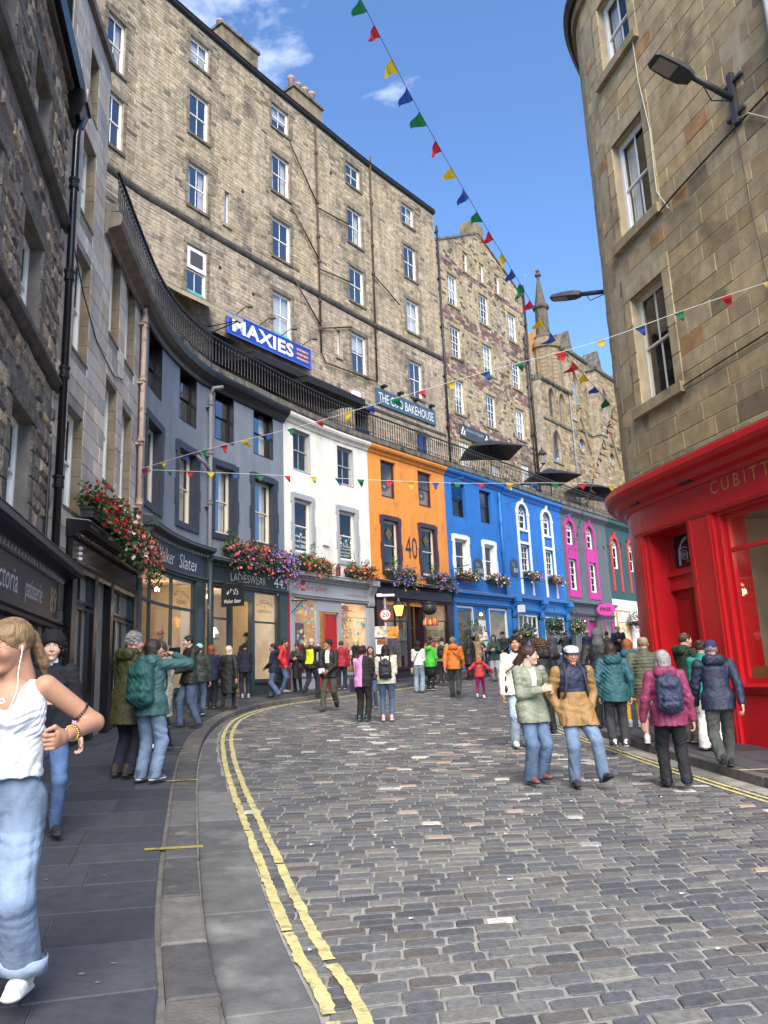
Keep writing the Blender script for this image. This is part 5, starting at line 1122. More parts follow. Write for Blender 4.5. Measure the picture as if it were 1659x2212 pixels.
part('pinnacle_finial', MB().lathe((px, py, 28.45), [(.12, 0), (.1, .15), (.24, .25), (.24, .38), (.08, .5), (.16, .62), (.05, .85)], 8), mat('pinnacle_stone'), chu)
part('lead_pipe', MB().tube([PF.P(41.55, 10, .1), PF.P(41.5, 19.2, .1)], .05, 8), m_lead, chu, True)
# ------------------------------------------------------------ the corner building on the right
m_rst = mat('buff_ashlar', attr=True, rough=.85, var=.22, sc=3.5, bump=.4, bsc=45, dist=.012, streak=.2, c2=(.15, .112, .066), c2s=.8, c2t=.59)
RST = [(c[0]*1.58, c[1]*1.55, c[2]*1.46) for c in [(.3, .215, .115), (.27, .2, .11), (.33, .24, .13), (.24, .18, .105), (.29, .2, .1), (.25, .195, .125), (.31, .235, .145), (.22, .165, .1)]]
rm_ = tuple(sum(c[i] for c in RST)/len(RST) for i in range(3)); RST = [tuple(.6*a+.4*b for a, b in zip(c, rm_)) for c in RST]
cor = bldg('corner_building', 'rounded buff sandstone corner building with bright red shopfront on the right', RF, 9)
RWn = [(8.22, 9.28, 12.75, 14.5), (8.2, 9.32, 8.75, 11.0), (8.2, 9.3, 5.1, 7.42), (2.5, 3.7, 5.1, 7.42), (2.5, 3.7, 8.75, 11.0), (2.5, 3.7, 12.5, 14.5), (13.2, 14.2, 5.1, 7.4), (13.2, 14.2, 8.75, 11)]
zt_r = 15.2
wr_ = part('wall', wall_sheet(RF, 0, 26, 3.4, zt_r, RWn, reveal=.3, ds=.3, dz=4), mat('buff_mortar', (.4, .32, .2), rough=.95, var=.2, bump=.2), cor)
rop2 = [rects_out(*r, .24, .24, .3, .2) for r in RWn]
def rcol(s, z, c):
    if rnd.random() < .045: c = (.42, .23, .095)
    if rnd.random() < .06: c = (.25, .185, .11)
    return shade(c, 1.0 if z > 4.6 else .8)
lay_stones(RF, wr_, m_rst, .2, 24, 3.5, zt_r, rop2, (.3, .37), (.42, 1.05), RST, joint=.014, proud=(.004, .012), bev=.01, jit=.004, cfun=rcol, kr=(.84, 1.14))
for i, r in enumerate(RWn):
    sash(RF, cor, *r, m_white if i != 2 else m_cream, cols=2, n=-.16, fw=.08, bar=.035, room='shutter' if i != 2 else 'dark')
    # long dressed jambs, lintel and sill
    for sa, sb in ((r[0]-.24, r[0]), (r[1], r[1]+.24)):
        for k in range(4):
            mb = MB(); V, Fc = stone_geo(RF, sa, sb, r[2]+(r[3]-r[2])*k/4+.004, r[2]+(r[3]-r[2])*(k+1)/4-.004, 0, .025, .008, .001); mb.add(V, Fc, shade((.46, .35, .2), rnd.uniform(.85, 1.1))); part('jamb_stone', mb, m_rst, cor)
    mb = MB(); mb.fbox(RF, r[0]-.24, r[1]+.24, r[3], r[3]+.3, -.02, .03, ds=.25, col=(.44, .34, .2)); part('lintel', mb, m_rst, cor)
    mb = MB(); mb.fbox(RF, r[0]-.26, r[1]+.26, r[2]-.2, r[2], -.2, .12, ds=.25, col=(.33, .255, .15)); part('sill', mb, m_rst, cor)
part('eaves_course', MB().fbox(RF, 0, 26, zt_r, zt_r+.25, -.1, .1, ds=.25), mat('dressed_stone'), cor)
part('eaves_gutter', MB().fprof(RF, 0, 26, [(0, zt_r+.25), (.18, zt_r+.22), (.27, zt_r+.34), (.27, zt_r+.42), (0, zt_r+.42)], ds=.25), m_iron, cor)
part('roof', MB().fprof(RF, 0, 26, [(.2, zt_r+.42), (-1.2, zt_r+2.2), (-1.2, zt_r+.2)], ds=.3), mat('roof_slate'), cor)
# red shopfront
m_redp = mat('red_gloss', (.52, .013, .017), rough=.3, var=.07, sc=2, bump=.05, bsc=12, spec=.45)
sops = [(8.4, 9.6, -1.6, 2.55), (4.3, 7.5, -.28, 2.5), (.8, 3.4, -.28, 2.5), (11.6, 13.6, -.2, 2.4)]
part('shop_wall', wall_sheet(RF, 0, 26, -1.8, 3.2, sops, n=.03, reveal=.5, ds=.25, dz=3), m_redp, cor)
part('fascia_cornice', MB().fprof(RF, 0, 26, [(0, 3.12), (.06, 3.13), (.1, 3.2), (.22, 3.24), (.28, 3.34), (.42, 3.38), (.46, 3.46), (.46, 3.56), (.4, 3.6), (0, 3.66)], ds=.22), m_redp, cor)
part('lead_flashing', MB().fprof(RF, 0, 26, [(0, 3.66), (.4, 3.605), (.4, 3.615), (0, 3.7)], ds=.22), mat('lead_dark', (.12, .12, .11), rough=.7, var=.4, bump=.3), cor)
for sa, sb in ((7.62, 8.28), (9.72, 9.95), (3.5, 4.2)):
    part('pilaster', MB().fbox(RF, sa, sb, -1.7, 2.62, .02, .09), m_redp, cor); part('pilaster_bead', MB().fbox(RF, sa+.06, sa+.1, -1.6, 2.6, .088, .105).fbox(RF, sb-.1, sb-.06, -1.6, 2.6, .088, .105), m_redp, cor)
part('fascia_moulding', MB().fprof(RF, 3.4, 10, [(.02, 2.55), (.1, 2.56), (.13, 2.62), (.02, 2.68)], ds=.22), m_redp, cor)
# door recess: door, transom bar and pane with an etched face
dr = panel_door(RF, cor, 8.42, 9.58, -1.35, 1.45, -.38, mat('red_dark', (.38, .01, .012), rough=.4, var=.08, bump=.04), 2)
part('transom_bar', MB().fbox(RF, 8.4, 9.6, 1.45, 1.6, -.46, -.28).fbox(RF, 8.4, 9.6, 1.6, 1.72, -.46, -.32).fbox(RF, 8.4, 9.6, 1.72, 1.8, -.46, -.26), m_redp, cor)
tp_ = shop_window(RF, cor, 8.42, 9.58, 1.8, 2.55, m_redp, n=-.36, fw=.06, name='transom_window')
et = MB(); c = (9.0, 2.1)
def stroke(pts, w=.008): et.tube([RF.P(a, z, -.385) for a, z in pts], w, 4, cap=False)
for sg in (-1, 1):
    e = (c[0]+sg*.13, c[1]); stroke([(e[0]+.1*math.cos(t*math.pi/8), e[1]+.085*math.sin(t*math.pi/8)) for t in range(17)]); stroke([(e[0]+.065*math.cos(t*math.pi/8), e[1]+.035*math.sin(t*math.pi/8)) for t in range(17)], .005); stroke([(e[0]+.02*math.cos(t*math.pi/4), e[1]+.02*math.sin(t*math.pi/4)) for t in range(9)], .007)
    stroke([(e[0]-.1, e[1]+.12), (e[0], e[1]+.15), (e[0]+.1, e[1]+.12)])
    for k in range(5): stroke([(c[0]+sg*.02, c[1]+.34-.012*k), (c[0]+sg*(.16+.02*k), c[1]+.28-.02*k), (c[0]+sg*(.25+.015*k), c[1]+.1), (c[0]+sg*(.27+.015*k), c[1]-.18)], .004)
stroke([(c[0]-.03, c[1]+.03), (c[0]-.045, c[1]-.14), (c[0]+.045, c[1]-.14), (c[0]+.03, c[1]+.03)]); part('etched_face', et, mat('etch_white', (.6, .6, .6), bump=0), tp_)
room_box(RF, cor, 8.3, 9.7, 1.5, 2.7, -.42, 'dark')
sw = shop_window(RF, cor, 4.3, 7.5, -.28, 2.5, m_redp, zb=(1.9,), vb=(5.4, 6.45), n=-.06, fw=.09, bar=.07)
shop_window(RF, cor, .8, 3.4, -.28, 2.5, m_redp, zb=(1.9,), n=-.06, fw=.09, bar=.07); shop_window(RF, cor, 11.6, 13.6, -.2, 2.4, m_redp, n=-.06)
part('window_sill', MB().fprof(RF, 4.1, 7.6, [(.0, -.28), (.12, -.28), (.14, -.33), (.1, -.38), (.06, -.44), (.0, -.45)], ds=.25), m_redp, cor); part('inner_sill', MB().fbox(RF, 4.3, 7.5, -.26, -.02, -.5, -.12), mat('oak', (.2, .1, .035), rough=.5, var=.3, sc=4, bump=.1), cor)
shop_room(RF, cor, 4.2, 7.7, -1.0, 2.5, 2.2, mat('taupe_wall', (.3, .24, .16), rough=.85, var=.12, bump=.05), n=-.15)
wl2 = part('wall_light', MB().lathe(RF.P(7.2, 1.0, -1.0), [(.03, 0), (.15, .02), (.2, .14), (.19, .15)], 12).box(RF.P(7.3, .92, -1.0), (.1, .1, .25)), m_iron, cor)
part('display_table', MB().fbox(RF, 5.2, 7.2, .02, .3, -1.1, -.5), mat('oak'), cor)
for k, z in enumerate((.55, .85, 1.15)):
    part('display_shelf', MB().fbox(RF, 4.5, 6.4, z, z+.03, -2.1, -1.8), mat('oak'), cor)
    for j in range(7): part('spectacles', MB().fbox(RF, 4.6+.25*j, 4.74+.25*j, z+.03, z+.08, -2.0, -1.86), m_iron if j % 2 else mat('tortoise', (.2, .09, .03), bump=0), cor)
lamp_in(RF, cor, 5.8, 2.3, -1.2, 14)
tx = MB(); ftext(tx, RF, 'CUBITTS', 7.62, 6.0, 2.88, 3.1, .036, 0, -.006, 1.5); part('lettering', tx, mat('gold_flat', (.48, .27, .07), rough=.5, bump=0), cor)
for a in (9.6, 7.9): solo('sign_spotlight', MB().fbox(RF, a, a+.3, 3.2, 3.25, .14, .22), m_iron, 'small black sign light under red cornice, ' + ('left one' if a > 9 else 'one near the gold letters'), 'light', RF.P(a, 3.2, .2))
# cables on the stone
def cable(pts, r, lab, m=m_iron): solo('wall_cable', MB().tube(pts, r, 5, cap=False), m, lab, 'cable', pts[0])
cable([RF.P(a, z, .05) for a, z in ((8.1, 8.55), (7.4, 8.62), (6.4, 8.68), (5.2, 8.75), (3.5, 8.8))], .018, 'thick black cable crossing the stone wall below the street lamp')
cable([RF.P(a, z, .05) for a, z in ((8.0, 5.0), (7, 5.02), (5.5, 5.05), (3.5, 5.1))], .014, 'black cable along the stone joint above the red shop')
m_pale = mat('pale_cable', (.5, .47, .38), bump=0)
cable([RF.P(a, z, .05) for a, z in ((8.12, 12.6), (8.1, 11.6), (7.95, 10.4), (7.98, 9.0), (7.7, 8.45), (7.0, 8.25))], .012, 'pale cable hanging down beside the middle window', m_pale)
cable([RF.P(a, z, .06) for a, z in ((5.85, 8.85), (5.5, 8.72), (5.15, 8.35), (5.0, 7.9))], .012, 'pale cable looping down at the right edge', m_pale)
cable([RF.P(a, z, .05) for a, z in ((5.8, 8.8), (5.75, 7), (5.6, 5.2))], .007, 'thin dark wire running straight down below the street lamp')
pipe(RF, 4.75, 3.7, 15.2, .12, .07, mat('pale_grey_pipe', (.4, .4, .38), bump=.1), 'grey_downpipe', 'pale grey downpipe at the right edge of the picture', collars=3)
# side streets and houses behind the camera are not in view; a plain block stands across the way
# ------------------------------------------------------------ signs, lamps, flowers, bunting
m_foli = mat('foliage', attr=True, rough=.55, var=.2, sc=12, bump=0, spec=.3); m_bloom = mat('blossom', attr=True, rough=.6, var=.1, sc=10, bump=0)
GRN = [(.03, .075, .016), (.045, .1, .02), (.06, .125, .03), (.035, .08, .03), (.085, .15, .035), (.02, .055, .018)]
def leaf(mb, p, l, w, c):
    d = Vector((rnd.gauss(0, 1), rnd.gauss(0, 1), rnd.gauss(0, .8))).normalized(); a = d.orthogonal().normalized(); a = (Matrix.Rotation(rnd.uniform(0, 6.3), 3, d) @ a)*w; p = Vector(p); u = d.cross(a).normalized()*w*.35
    mb.add([tuple(p), tuple(p+d*l*.5+a+u), tuple(p+d*l), tuple(p+d*l*.5-a+u)], [(0, 1, 2), (0, 2, 3)], c)
def bloom(mb, p, r, c, out):
    d = (Vector(out)+Vector((rnd.gauss(0, .5), rnd.gauss(0, .5), rnd.gauss(.2, .5)))).normalized(); a = d.orthogonal().normalized(); b = d.cross(a); p = Vector(p); k = 6; c = shade(c, rnd.uniform(.75, 1.15))
    V = [tuple(p+d*r*.1)]+[tuple(p+(a*math.cos(t)+b*math.sin(t))*r*(1 if i % 2 else .72)+d*r*(.35 if i % 2 else .2)) for i, t in enumerate([2*math.pi*i/k for i in range(k)])]
    mb.add(V, [(0, i+1, (i+1) % k+1) for i in range(k)], c)
def flowers(F, s0, s1, z, n, cols_, label, hgt=.42, droop=.35, nl=420, nb=110, name='flower_box', trough=True, depth=.2, bush=None, lr=.05, br=.045, cat='flower box', group='flower boxes on the shop cornices and windowsills', colf=None):
    t = thing(name, label, cat, F.P((s0+s1)/2, z, n), group=group); w = s1-s0
    if trough:
        mb = MB(); mb.fbox(F, s0+.08, s1-.08, z, z+.16, n-depth*.5, n+depth*.5); mb.fbox(F, s0+.05, s1-.05, z+.14, z+.18, n-depth*.5-.02, n+depth*.5+.02); part('trough', mb, m_iron, t)
    fo, bl = MB(), MB(); o = F.nrm((s0+s1)/2) if not isinstance(F, (Shift, Off)) else Vector(F.P((s0+s1)/2, 0, 1))-Vector(F.P((s0+s1)/2, 0, 0))
    def pt():
        a = rnd.random(); lump = .65+.35*math.sin(a*17+s0)+.2*math.sin(a*41+z); th = rnd.uniform(-.9, 1.2); r = math.sqrt(rnd.uniform(.25, 1)); q = s0+w*a+rnd.gauss(0, .05)
        zz = z+.16+math.cos(th*1.25)*hgt*.85*r*lump-(.0 if th < .7 else droop*rnd.random()*(.6+lump)); nn_ = n+math.sin(th)*(.26+.1*lump)*r+.05; return q, zz, nn_, a
    for i in range(nl):
        q, zz, nn_, a = pt(); leaf(fo, F.P(q, zz, nn_), rnd.uniform(.7, 1.4)*lr*1.6, lr*.55, shade(rnd.choice(GRN), rnd.uniform(.7, 1.3)))
    for bq, bh in (bush or []):
        for i in range(130):
            g = Vector((rnd.gauss(0, .13), rnd.gauss(0, .1), rnd.uniform(0, 1))); leaf(fo, F.P(bq+g.x*(1.1-g.z), z+.2+g.z*bh, n+g.y), lr*1.5, lr*.45, shade(rnd.choice(GRN), rnd.uniform(.9, 1.6)))
    for i in range(nb):
        q, zz, nn_, a = pt(); c = colf(a) if colf else rnd.choice(cols_); bloom(bl, F.P(q, zz+.02, nn_+.05), br*rnd.uniform(.7, 1.3), c, o)
    part('foliage', fo, m_foli, t, kind='stuff'); part('blossom', bl, m_bloom, t, kind='stuff'); return t
RED, PINK, WHT, COR, PUR, MAU = (.5, .01, .02), (.65, .12, .2), (.75, .65, .6), (.65, .16, .08), (.2, .12, .5), (.3, .2, .6)
# big display over the black shop, trailing down to the right
flowers(W, 12.4, 13.9, 2.85, .3, [RED], 'deep red petunias at left end of display over the black shopfront', .5, .25, 700, 240, lr=.055, br=.05, cat='flowers')
flowers(W, 13.6, 15.5, 2.85, .34, [WHT, PINK, RED], 'pink and white begonias in the middle of display over black shopfront', .6, .5, 1300, 300, lr=.055, br=.045, cat='flowers')
flowers(W, 15.3, 17.2, 2.75, .36, [COR, PINK], 'coral begonias trailing at right end of display over black shopfront', .5, .6, 1300, 260, lr=.055, br=.05, cat='flowers')
flowers(W, 22.85, 24.9, 3.8, .28, [PINK, COR, (.35, .04, .08)], 'pink and crimson trailing flowers over the bottle green shopfront', .55, .6, 1100, 300, bush=((23.1, .65),), cat='flowers')
flowers(W, 24.95, 26.4, 3.72, .28, [PUR, MAU, PUR, PINK], 'purple petunias over the bottle green shopfront beside number 44', .55, .55, 900, 330, cat='flowers')
flowers(W, 26.6, 28.5, 3.82, .26, [COR, RED, COR], 'red and coral flowers with small bush on gallery cornice, left one', .45, .35, 850, 170, bush=((27.6, .8), (27.0, .4)))
flowers(W, 29.5, 31.2, 3.82, .26, [(.42, .01, .02), COR], 'dark red and coral flowers with bush on gallery cornice, right one', .42, .3, 800, 170, bush=((29.9, .75), (30.8, .55)))
flowers(W, 32.0, 33.9, 3.92, .26, [MAU, PUR, COR], 'mauve flowers with yellow-green leaves under left window of orange house', .5, .45, 800, 150, bush=((32.6, .75), (33.3, .45)))
flowers(W, 34.7, 36.6, 3.92, .26, [MAU, PUR, PINK], 'mauve and pink flowers under right window of orange house', .5, .45, 800, 170, bush=((35.2, .7),))
for a, b, lab in ((37.0, 38.7, 'window box of red and white flowers at left window of plain blue house'), (39.6, 41.2, 'window box of red and white flowers beside the blue downpipe'), (43.2, 44.7, 'window box of red and white flowers under left white arched window'), (45.9, 47.3, 'window box of red and white flowers under right white arched window')):
    flowers(W, a, b, 4.3 if a < 42 else 4.75, .22, [RED, COR, WHT, WHT], lab, .38, .3, 550, 130, name='window_box')
def basket(F, s, z, n, r, cols_, lab, tall=1.):
    c = Vector(F.P(s, z, n)); t = thing('hanging_basket', lab, 'hanging basket', tuple(c), group='hanging flower baskets'); fo, bl = MB(), MB()
    for i in range(600):
        d = Vector((rnd.gauss(0, 1), rnd.gauss(0, 1), rnd.gauss(0, 1))).normalized()*r*rnd.uniform(.6, 1.1); d.z *= tall; leaf(fo, c+d, .1, .03, shade(rnd.choice(GRN), rnd.uniform(.7, 1.2)))
        if i % 6 == 0: bloom(bl, c+d*1.08, .04, rnd.choice(cols_), d)
    part('foliage', fo, m_foli, t, kind='stuff'); part('blossom', bl, m_bloom, t, kind='stuff'); a = F.P(s, z+r*tall+.5, 0)
    part('bracket', MB().tube([a, F.P(s, z+r*tall+.45, n), tuple(c+Vector((0, 0, r*tall*.8)))], .015, 5), m_iron, t); part('basket', MB().lathe(tuple(c-Vector((0, 0, r*.5))), [(.05, 0), (r*.6, .1), (r*.7, r*.5)], 10), m_iron, t)
basket(W, 37.75, 1.75, .4, .42, [MAU, (.05, .1, .03), (.05, .1, .03)], 'leafy mauve basket trailing down at the left blue shop window', 1.7)
basket(W, 42.3, 1.95, .5, .45, [WHT, (.7, .6, .1), MAU], 'round basket with yellow pansies at left of blue arched house')
basket(W, 45.6, 2.45, .5, .48, [WHT, MAU, (.05, .1, .03)], 'round basket of white flowers in the middle of blue arched house')
basket(W, 48.25, 2.45, .5, .46, [WHT, (.7, .6, .1)], 'round basket with yellow flowers between blue and pink-trimmed houses')
basket(W, 56.4, 3.0, .5, .6, [MAU, PINK], 'basket of mauve flowers on the far white shop')
for k, a in enumerate((28.62, 29.12)):
    t = thing('garden_lantern', 'small dark red lantern on gallery cornice, ' + ('left of the pair' if k == 0 else 'right of the pair'), 'lantern', W.P(a, 3.8, .2))
    part('body', MB().lathe(W.P(a, 3.82, .2), [(.1, 0), (.1, .03), (.085, .04), (.085, .26), (.1, .28)], 6), mat('lantern_red', (.12, .01, .02), rough=.4, bump=0), t); part('lid', MB().lathe(W.P(a, 4.1, .2), [(.12, 0), (.05, .09), (.05, .12), (.02, .16)], 6), mat('lantern_red'), t)
solo('alarm_box', MB().fbox(W, 28.45, 28.8, 4.9, 5.1, .0, .08), m_white, 'white alarm box between the white house windows', 'alarm', W.P(28.6, 5, 0))
# wall brackets in blue
for a, z, lab in ((36.95, 8.75, 'left edge high'), (36.95, 4.75, 'left edge low'), (42.1, 4.6, 'middle low'), (42.2, 8.6, 'middle high'), (47.9, 8.6, 'right edge high')):
    solo('flag_bracket', MB().tube([W.P(a, z, 0), W.P(a+.05, z+.1, .9)], .025, 6), m_blue2, 'blue flagpole bracket on the blue fronts at '+lab, 'bracket', W.P(a, z, 0))
# blue plaques
m_plq = mat('plaque', (.05, .06, .09), rough=.5, bump=0)
for a, b, z, lab in ((38.72, 39.5, 4.55, 'dark plaque lettered Maison Bleue between plain blue windows'), (42.1, 42.85, 4.85, 'dark plaque lettered Maison Bleue left of white arches')):
    t = thing('shop_plaque', lab, 'sign', W.P((a+b)/2, z, .03)); c = (a+b)/2; w_ = (b-a)/2
    part('board', MB().fpoly(W, [(c-w_*.7, z), (c+w_*.7, z), (c+w_, z+.18), (c+w_, z+.72), (c+w_*.6, z+.85), (c, z+.92), (c-w_*.6, z+.85), (c-w_, z+.72), (c-w_, z+.18)], .005, .04), m_plq, t)
    tx = MB(); ftext(tx, W, 'Maison', c-w_*.6, c+w_*.2, z+.5, z+.7, .043, .3); part('lettering', tx, mat('grey_letter', (.35, .38, .45), bump=0), t); tx = MB(); ftext(tx, W, 'BLEUE', c-w_*.2, c+w_*.85, z+.22, z+.42, .043); part('lettering', tx, m_letter, t)
# hanging signs
c0 = W.P(22.78, 0, .22); c1 = W.P(22.9, 0, .95); ax = math.atan2(c1[1]-c0[1], c1[0]-c0[0])
hs = thing('hanging_sign', 'black square hanging sign with white thistle and handwriting by green door', 'sign', (*c0[:2], 2.2)); HF = Flat((c0[0], c0[1], 2.28), ax)
part('board', MB().fbox(HF, 0, .72, 0, .66, -.02, .02), mat('sign_black', (.012, .013, .015), rough=.5, bump=0), hs); part('frame', ring(HF, .02, .7, .02, .64, .02, -.022, .026), m_iron, hs); part('bracket', MB().tube([W.P(22.75, 3.0, .05), W.P(22.9, 3.02, 1.0)], .018, 6), m_iron, hs)
tx = MB(); ftext(tx, HF, 'Walker Slater', .1, .64, .1, .21, .026, .25); part('lettering', tx, m_letter, hs)
tb_ = MB()
for i in range(26): a = rnd.uniform(.18, .54); z = .33+.2*rnd.random()*(1-abs(a-.36)*2.5); tb_.fpoly(HF, [(a, z), (a+.03, z+.01), (a+.012, z+.035)], .022, .026)
part('thistle_emblem', tb_, m_letter, hs, kind='stuff')
# cauldron with flames
cq = W.P(34.1, 0, .75); cs = thing('cauldron_sign', 'black cauldron shop sign over painted orange flames at the orange house', 'sign', (*cq[:2], 2.1))
part('cauldron', MB().lathe((*cq[:2], 2.55), [(.12, 0), (.24, .08), (.3, .22), (.28, .36), (.24, .42), (.29, .46), (.29, .5), (.22, .5)], 14), mat('cauldron_iron', (.03, .032, .035), rough=.45, bump=.1), cs, True)
for i in range(9):
    fl = MB(); a = cq[0]+(i-4)*.065; h = .28+.16*math.sin(i*2.3)**2; fl.lathe((a, cq[1]+.03*math.sin(i*3), 2.1), [(.03, 0), (.055, h*.3), (.035, h*.65), (.004, h)], 6, sy=.5); part('flame', fl, mat('flame%d' % (i % 3), [(.7, .2, .06), (.75, .45, .15), (.6, .08, .04)][i % 3], bump=0), cs, True)
part('chain', MB().tube([(cq[0], cq[1], 3.05), W.P(34.1, 3.4, .4), W.P(34.1, 3.45, .05)], .015, 5), m_iron, cs)
# street light with gas-style lantern, 20 sign and posters
lx, ly = -.1, 28.5; lz_ = gz(lx, ly)+.1
sl = thing('street_lamp', 'grey street light pole with 20 sign and pasted posters outside number 40', 'street lamp', (lx, ly, lz_)); m_gal = mat('galvanised', (.3, .31, .32), rough=.45, metal=.6, var=.15, bump=.05)
part('pole', MB().tube([(lx, ly, lz_), (lx, ly, 3.0)], .05, 10), m_gal, sl, True); part('lamp_head', MB().box((lx+.05, ly, 3.08), (.62, .2, .08)).box((lx-.2, ly, 3.1), (.2, .16, .1)), m_white, sl)
part('limit_sign', MB().tube([(lx, ly-.1, 2.36), (lx, ly-.115, 2.36)], .22, 24), mat('sign_red', (.5, .02, .03), bump=0), sl); part('sign_face', MB().tube([(lx, ly-.116, 2.36), (lx, ly-.12, 2.36)], .175, 24), m_white, sl)
tx = MB(); ftext(tx, Flat((lx-.13, ly-.125, 2.28), 0), '20', 0, .26, 0, .17, 0, 0, .012); part('lettering', tx, m_black, sl)
pc = [(.55, .5, .4), (.6, .25, .05), (.7, .7, .68), (.05, .05, .06), (.25, .1, .05), (.65, .62, .55)]
for i, (a, z, w_, h) in enumerate(((-.42, 1.55, .42, .4), (.03, 1.5, .42, .42), (-.4, .95, .4, .55), (.04, .95, .4, .55), (-.36, 1.28, .36, .22), (.05, .4, .3, .5))): part('poster', MB().box((lx+a+w_/2-.0, ly-.07-.004*i, z+h/2), (w_, .02, h)), mat('poster%d' % i, pc[i], var=.7, sc=7, bump=0), sl)
qx, qy, _ = W.P(32.05, 0, .75); gl_ = thing('wall_lantern', 'amber lit copper lantern in front of aubergine shopfront', 'lantern', (qx, qy, 2.5))
part('glass', MB().lathe((qx, qy, 2.42), [(.1, 0), (.2, .4)], 6), emit('amber_glass', (1, .42, .06), 1.6), gl_); part('cap', MB().lathe((qx, qy, 2.82), [(.26, 0), (.22, .05), (.08, .18), (.04, .3)], 6), m_iron, gl_); part('base', MB().lathe((qx, qy, 2.36), [(.03, 0), (.11, .06)], 6), m_iron, gl_); part('bracket', MB().tube([(qx, qy, 3.1), W.P(32.0, 3.2, .1)], .02, 6), m_iron, gl_)
for i, (x, y) in enumerate(((2.1, 29.5), (3.05, 30.9), (3.95, 32.1), (1.2, 28.55))):
    solo('bollard', MB().lathe((x, y, gz(x, y)+.1), [(.055, 0), (.055, .85), (.075, .87), (.075, .93), (.045, .98)], 10), m_iron, ('second', 'third', 'farthest', 'nearest')[i] + ' black bollard on the kerb outside orange and blue shops', 'bollard', (x, y, gz(x, y)+.1), group='black bollards along the far kerb')
st = thing('postcard_stand', 'tilted stand of colourful pictures outside the blue shop', 'display stand', (3.9, 33.2, gz(3.9, 33.2)+.1))
for i in range(6): part('picture', MB().box((3.75+.12*i+(.1 if i % 2 else 0), 33.2-.02*i, 1.95-.28*i), (.5, .03, .36), .2, -.3), mat('pic%d' % i, [(.1, .1, .1), (.55, .45, .35), (.2, .5, .45), (.6, .2, .35), (.15, .3, .5), (.6, .5, .1)][i], var=.8, sc=9, bump=0), st)
part('easel', MB().tube([(3.75, 33.25, .3), (4.0, 33.3, 2.1)], .03, 6).tube([(4.45, 33.25, .3), (4.1, 33.3, 2.1)], .03, 6), mat('oak'), st)
ov = W.P(51.7, 0, .7); os_ = thing('oval_sign', 'pink oval hanging sign with black lettering on the grey and pink house', 'sign', (*ov[:2], 3.3))
part('board', MB().add([(ov[0]+.55*math.cos(t*math.pi/12), ov[1]-.06, 3.55+.36*math.sin(t*math.pi/12)) for t in range(24)]+[(ov[0]+.55*math.cos(t*math.pi/12), ov[1], 3.55+.36*math.sin(t*math.pi/12)) for t in range(24)], [tuple(range(24))[::-1], tuple(range(24, 48))]+[(i, (i+1) % 24, 24+(i+1) % 24, 24+i) for i in range(24)]), m_pink, os_)
tx = MB(); ftext(tx, Flat((ov[0]-.35, ov[1]-.07, 3.42), 0), 'PINK', 0, .7, 0, .26, 0, 0, .03); part('lettering', tx, m_black, os_); part('bracket', MB().tube([W.P(51.7, 3.95, 0), (ov[0], ov[1], 3.9)], .02, 5), m_iron, os_)
for k, (a, z, lab) in enumerate(((41.9, 3.0, 'white floodlight on the corner of the blue shop'), (28.0, 2.7, 'black iron sign bracket beside the gallery pilaster'))):
    if k == 0: solo('floodlight', MB().fbox(W, a, a+.3, z, z+.35, .35, .6), m_white, lab, 'light', W.P(a, z, .4))
    else: solo('sign_bracket', MB().tube([W.P(26.5, 2.75, .1), W.P(26.5, 2.7, .75)], .02, 5).tube([W.P(26.5, 2.35, .1), W.P(26.5, 2.7, .55)], .015, 5), m_iron, lab, 'bracket', W.P(26.5, 2.7, .1))

# ---- terrace things
m_awn = mat('black_canvas', (.012, .012, .014), rough=.7, var=.15, bump=.1); m_beige = mat('beige_canvas', (.34, .3, .2), rough=.8, var=.12, bump=.1)
def awning(nm, lab, s0, s1, zt_, zb, n1, m, val=.18, thin=False):
    t = thing(nm, lab, 'awning', TF.P((s0+s1)/2, zb, n1)); part('canopy', MB().fprof(TF, s0, s1, [(.06, zt_), (n1, zb), (n1, zb-.03), (.06, zt_-.04)] if thin else [(.06, zt_), (n1, zb), (n1, zb-.28), (n1-.1, zb-.28), (.06, zb+.1)], ds=.6), m, t); part('valance', MB().fbox(TF, s0, s1, zb-val, zb-.005, n1-.02, n1), m, t)
    for a in (s0, s1): part('side_panel', MB().fpoly(TF, [(a, zb-.05), (a+.02, zb-.05), (a+.02, zb), (a, zb)], .1, n1), m, t); part('arm', MB().tube([TF.P(a, zt_-1.0, .05), TF.P(a, zb-.02, n1-.1)], .02, 5), m_iron, t)
    return t
awning('awning', 'black awning under the left half of blue restaurant sign', 10.4, 12.95, 13.45, 12.0, 2.3, m_awn); awning('awning', 'black awning under the right half of blue restaurant sign', 13.35, 17.1, 13.4, 11.95, 2.3, m_awn)
aw = awning('awning', 'beige canvas awning at left end of the terrace with dark lettering', 5.6, 10.2, 14.55, 13.3, 1.9, m_beige, thin=True)
tx = MB()
for a in (6.6, 9.2):
    for j, w_ in enumerate(('THE', 'CASTLE', 'ARMS')):
        V, Fc = text_geo(w_); u0 = .75+.33*j; tx.add([TF.P(a+(.9 if j == 1 else .6)*(x-.5), 14.55-1.25*(u0+.24*(1-y))/1.84-.055, .06+u0+.24*(1-y)) for x, y in V], Fc)
part('lettering', tx, mat('brown_letter', (.05, .035, .02), bump=0), aw)
TFl = Flat((*TF.P(11.0, 0, .2)[:2], 0), math.atan2(TF.P(15.95, 0, .2)[1]-TF.P(11, 0, .2)[1], TF.P(15.95, 0, .2)[0]-TF.P(11, 0, .2)[0])); LW = math.dist(TF.P(11, 0, .2)[:2], TF.P(15.95, 0, .2)[:2])
mx_ = thing('restaurant_sign', 'long royal blue sign board with white capitals above the black awnings', 'sign', TF.P(13.5, 13.5, .2))
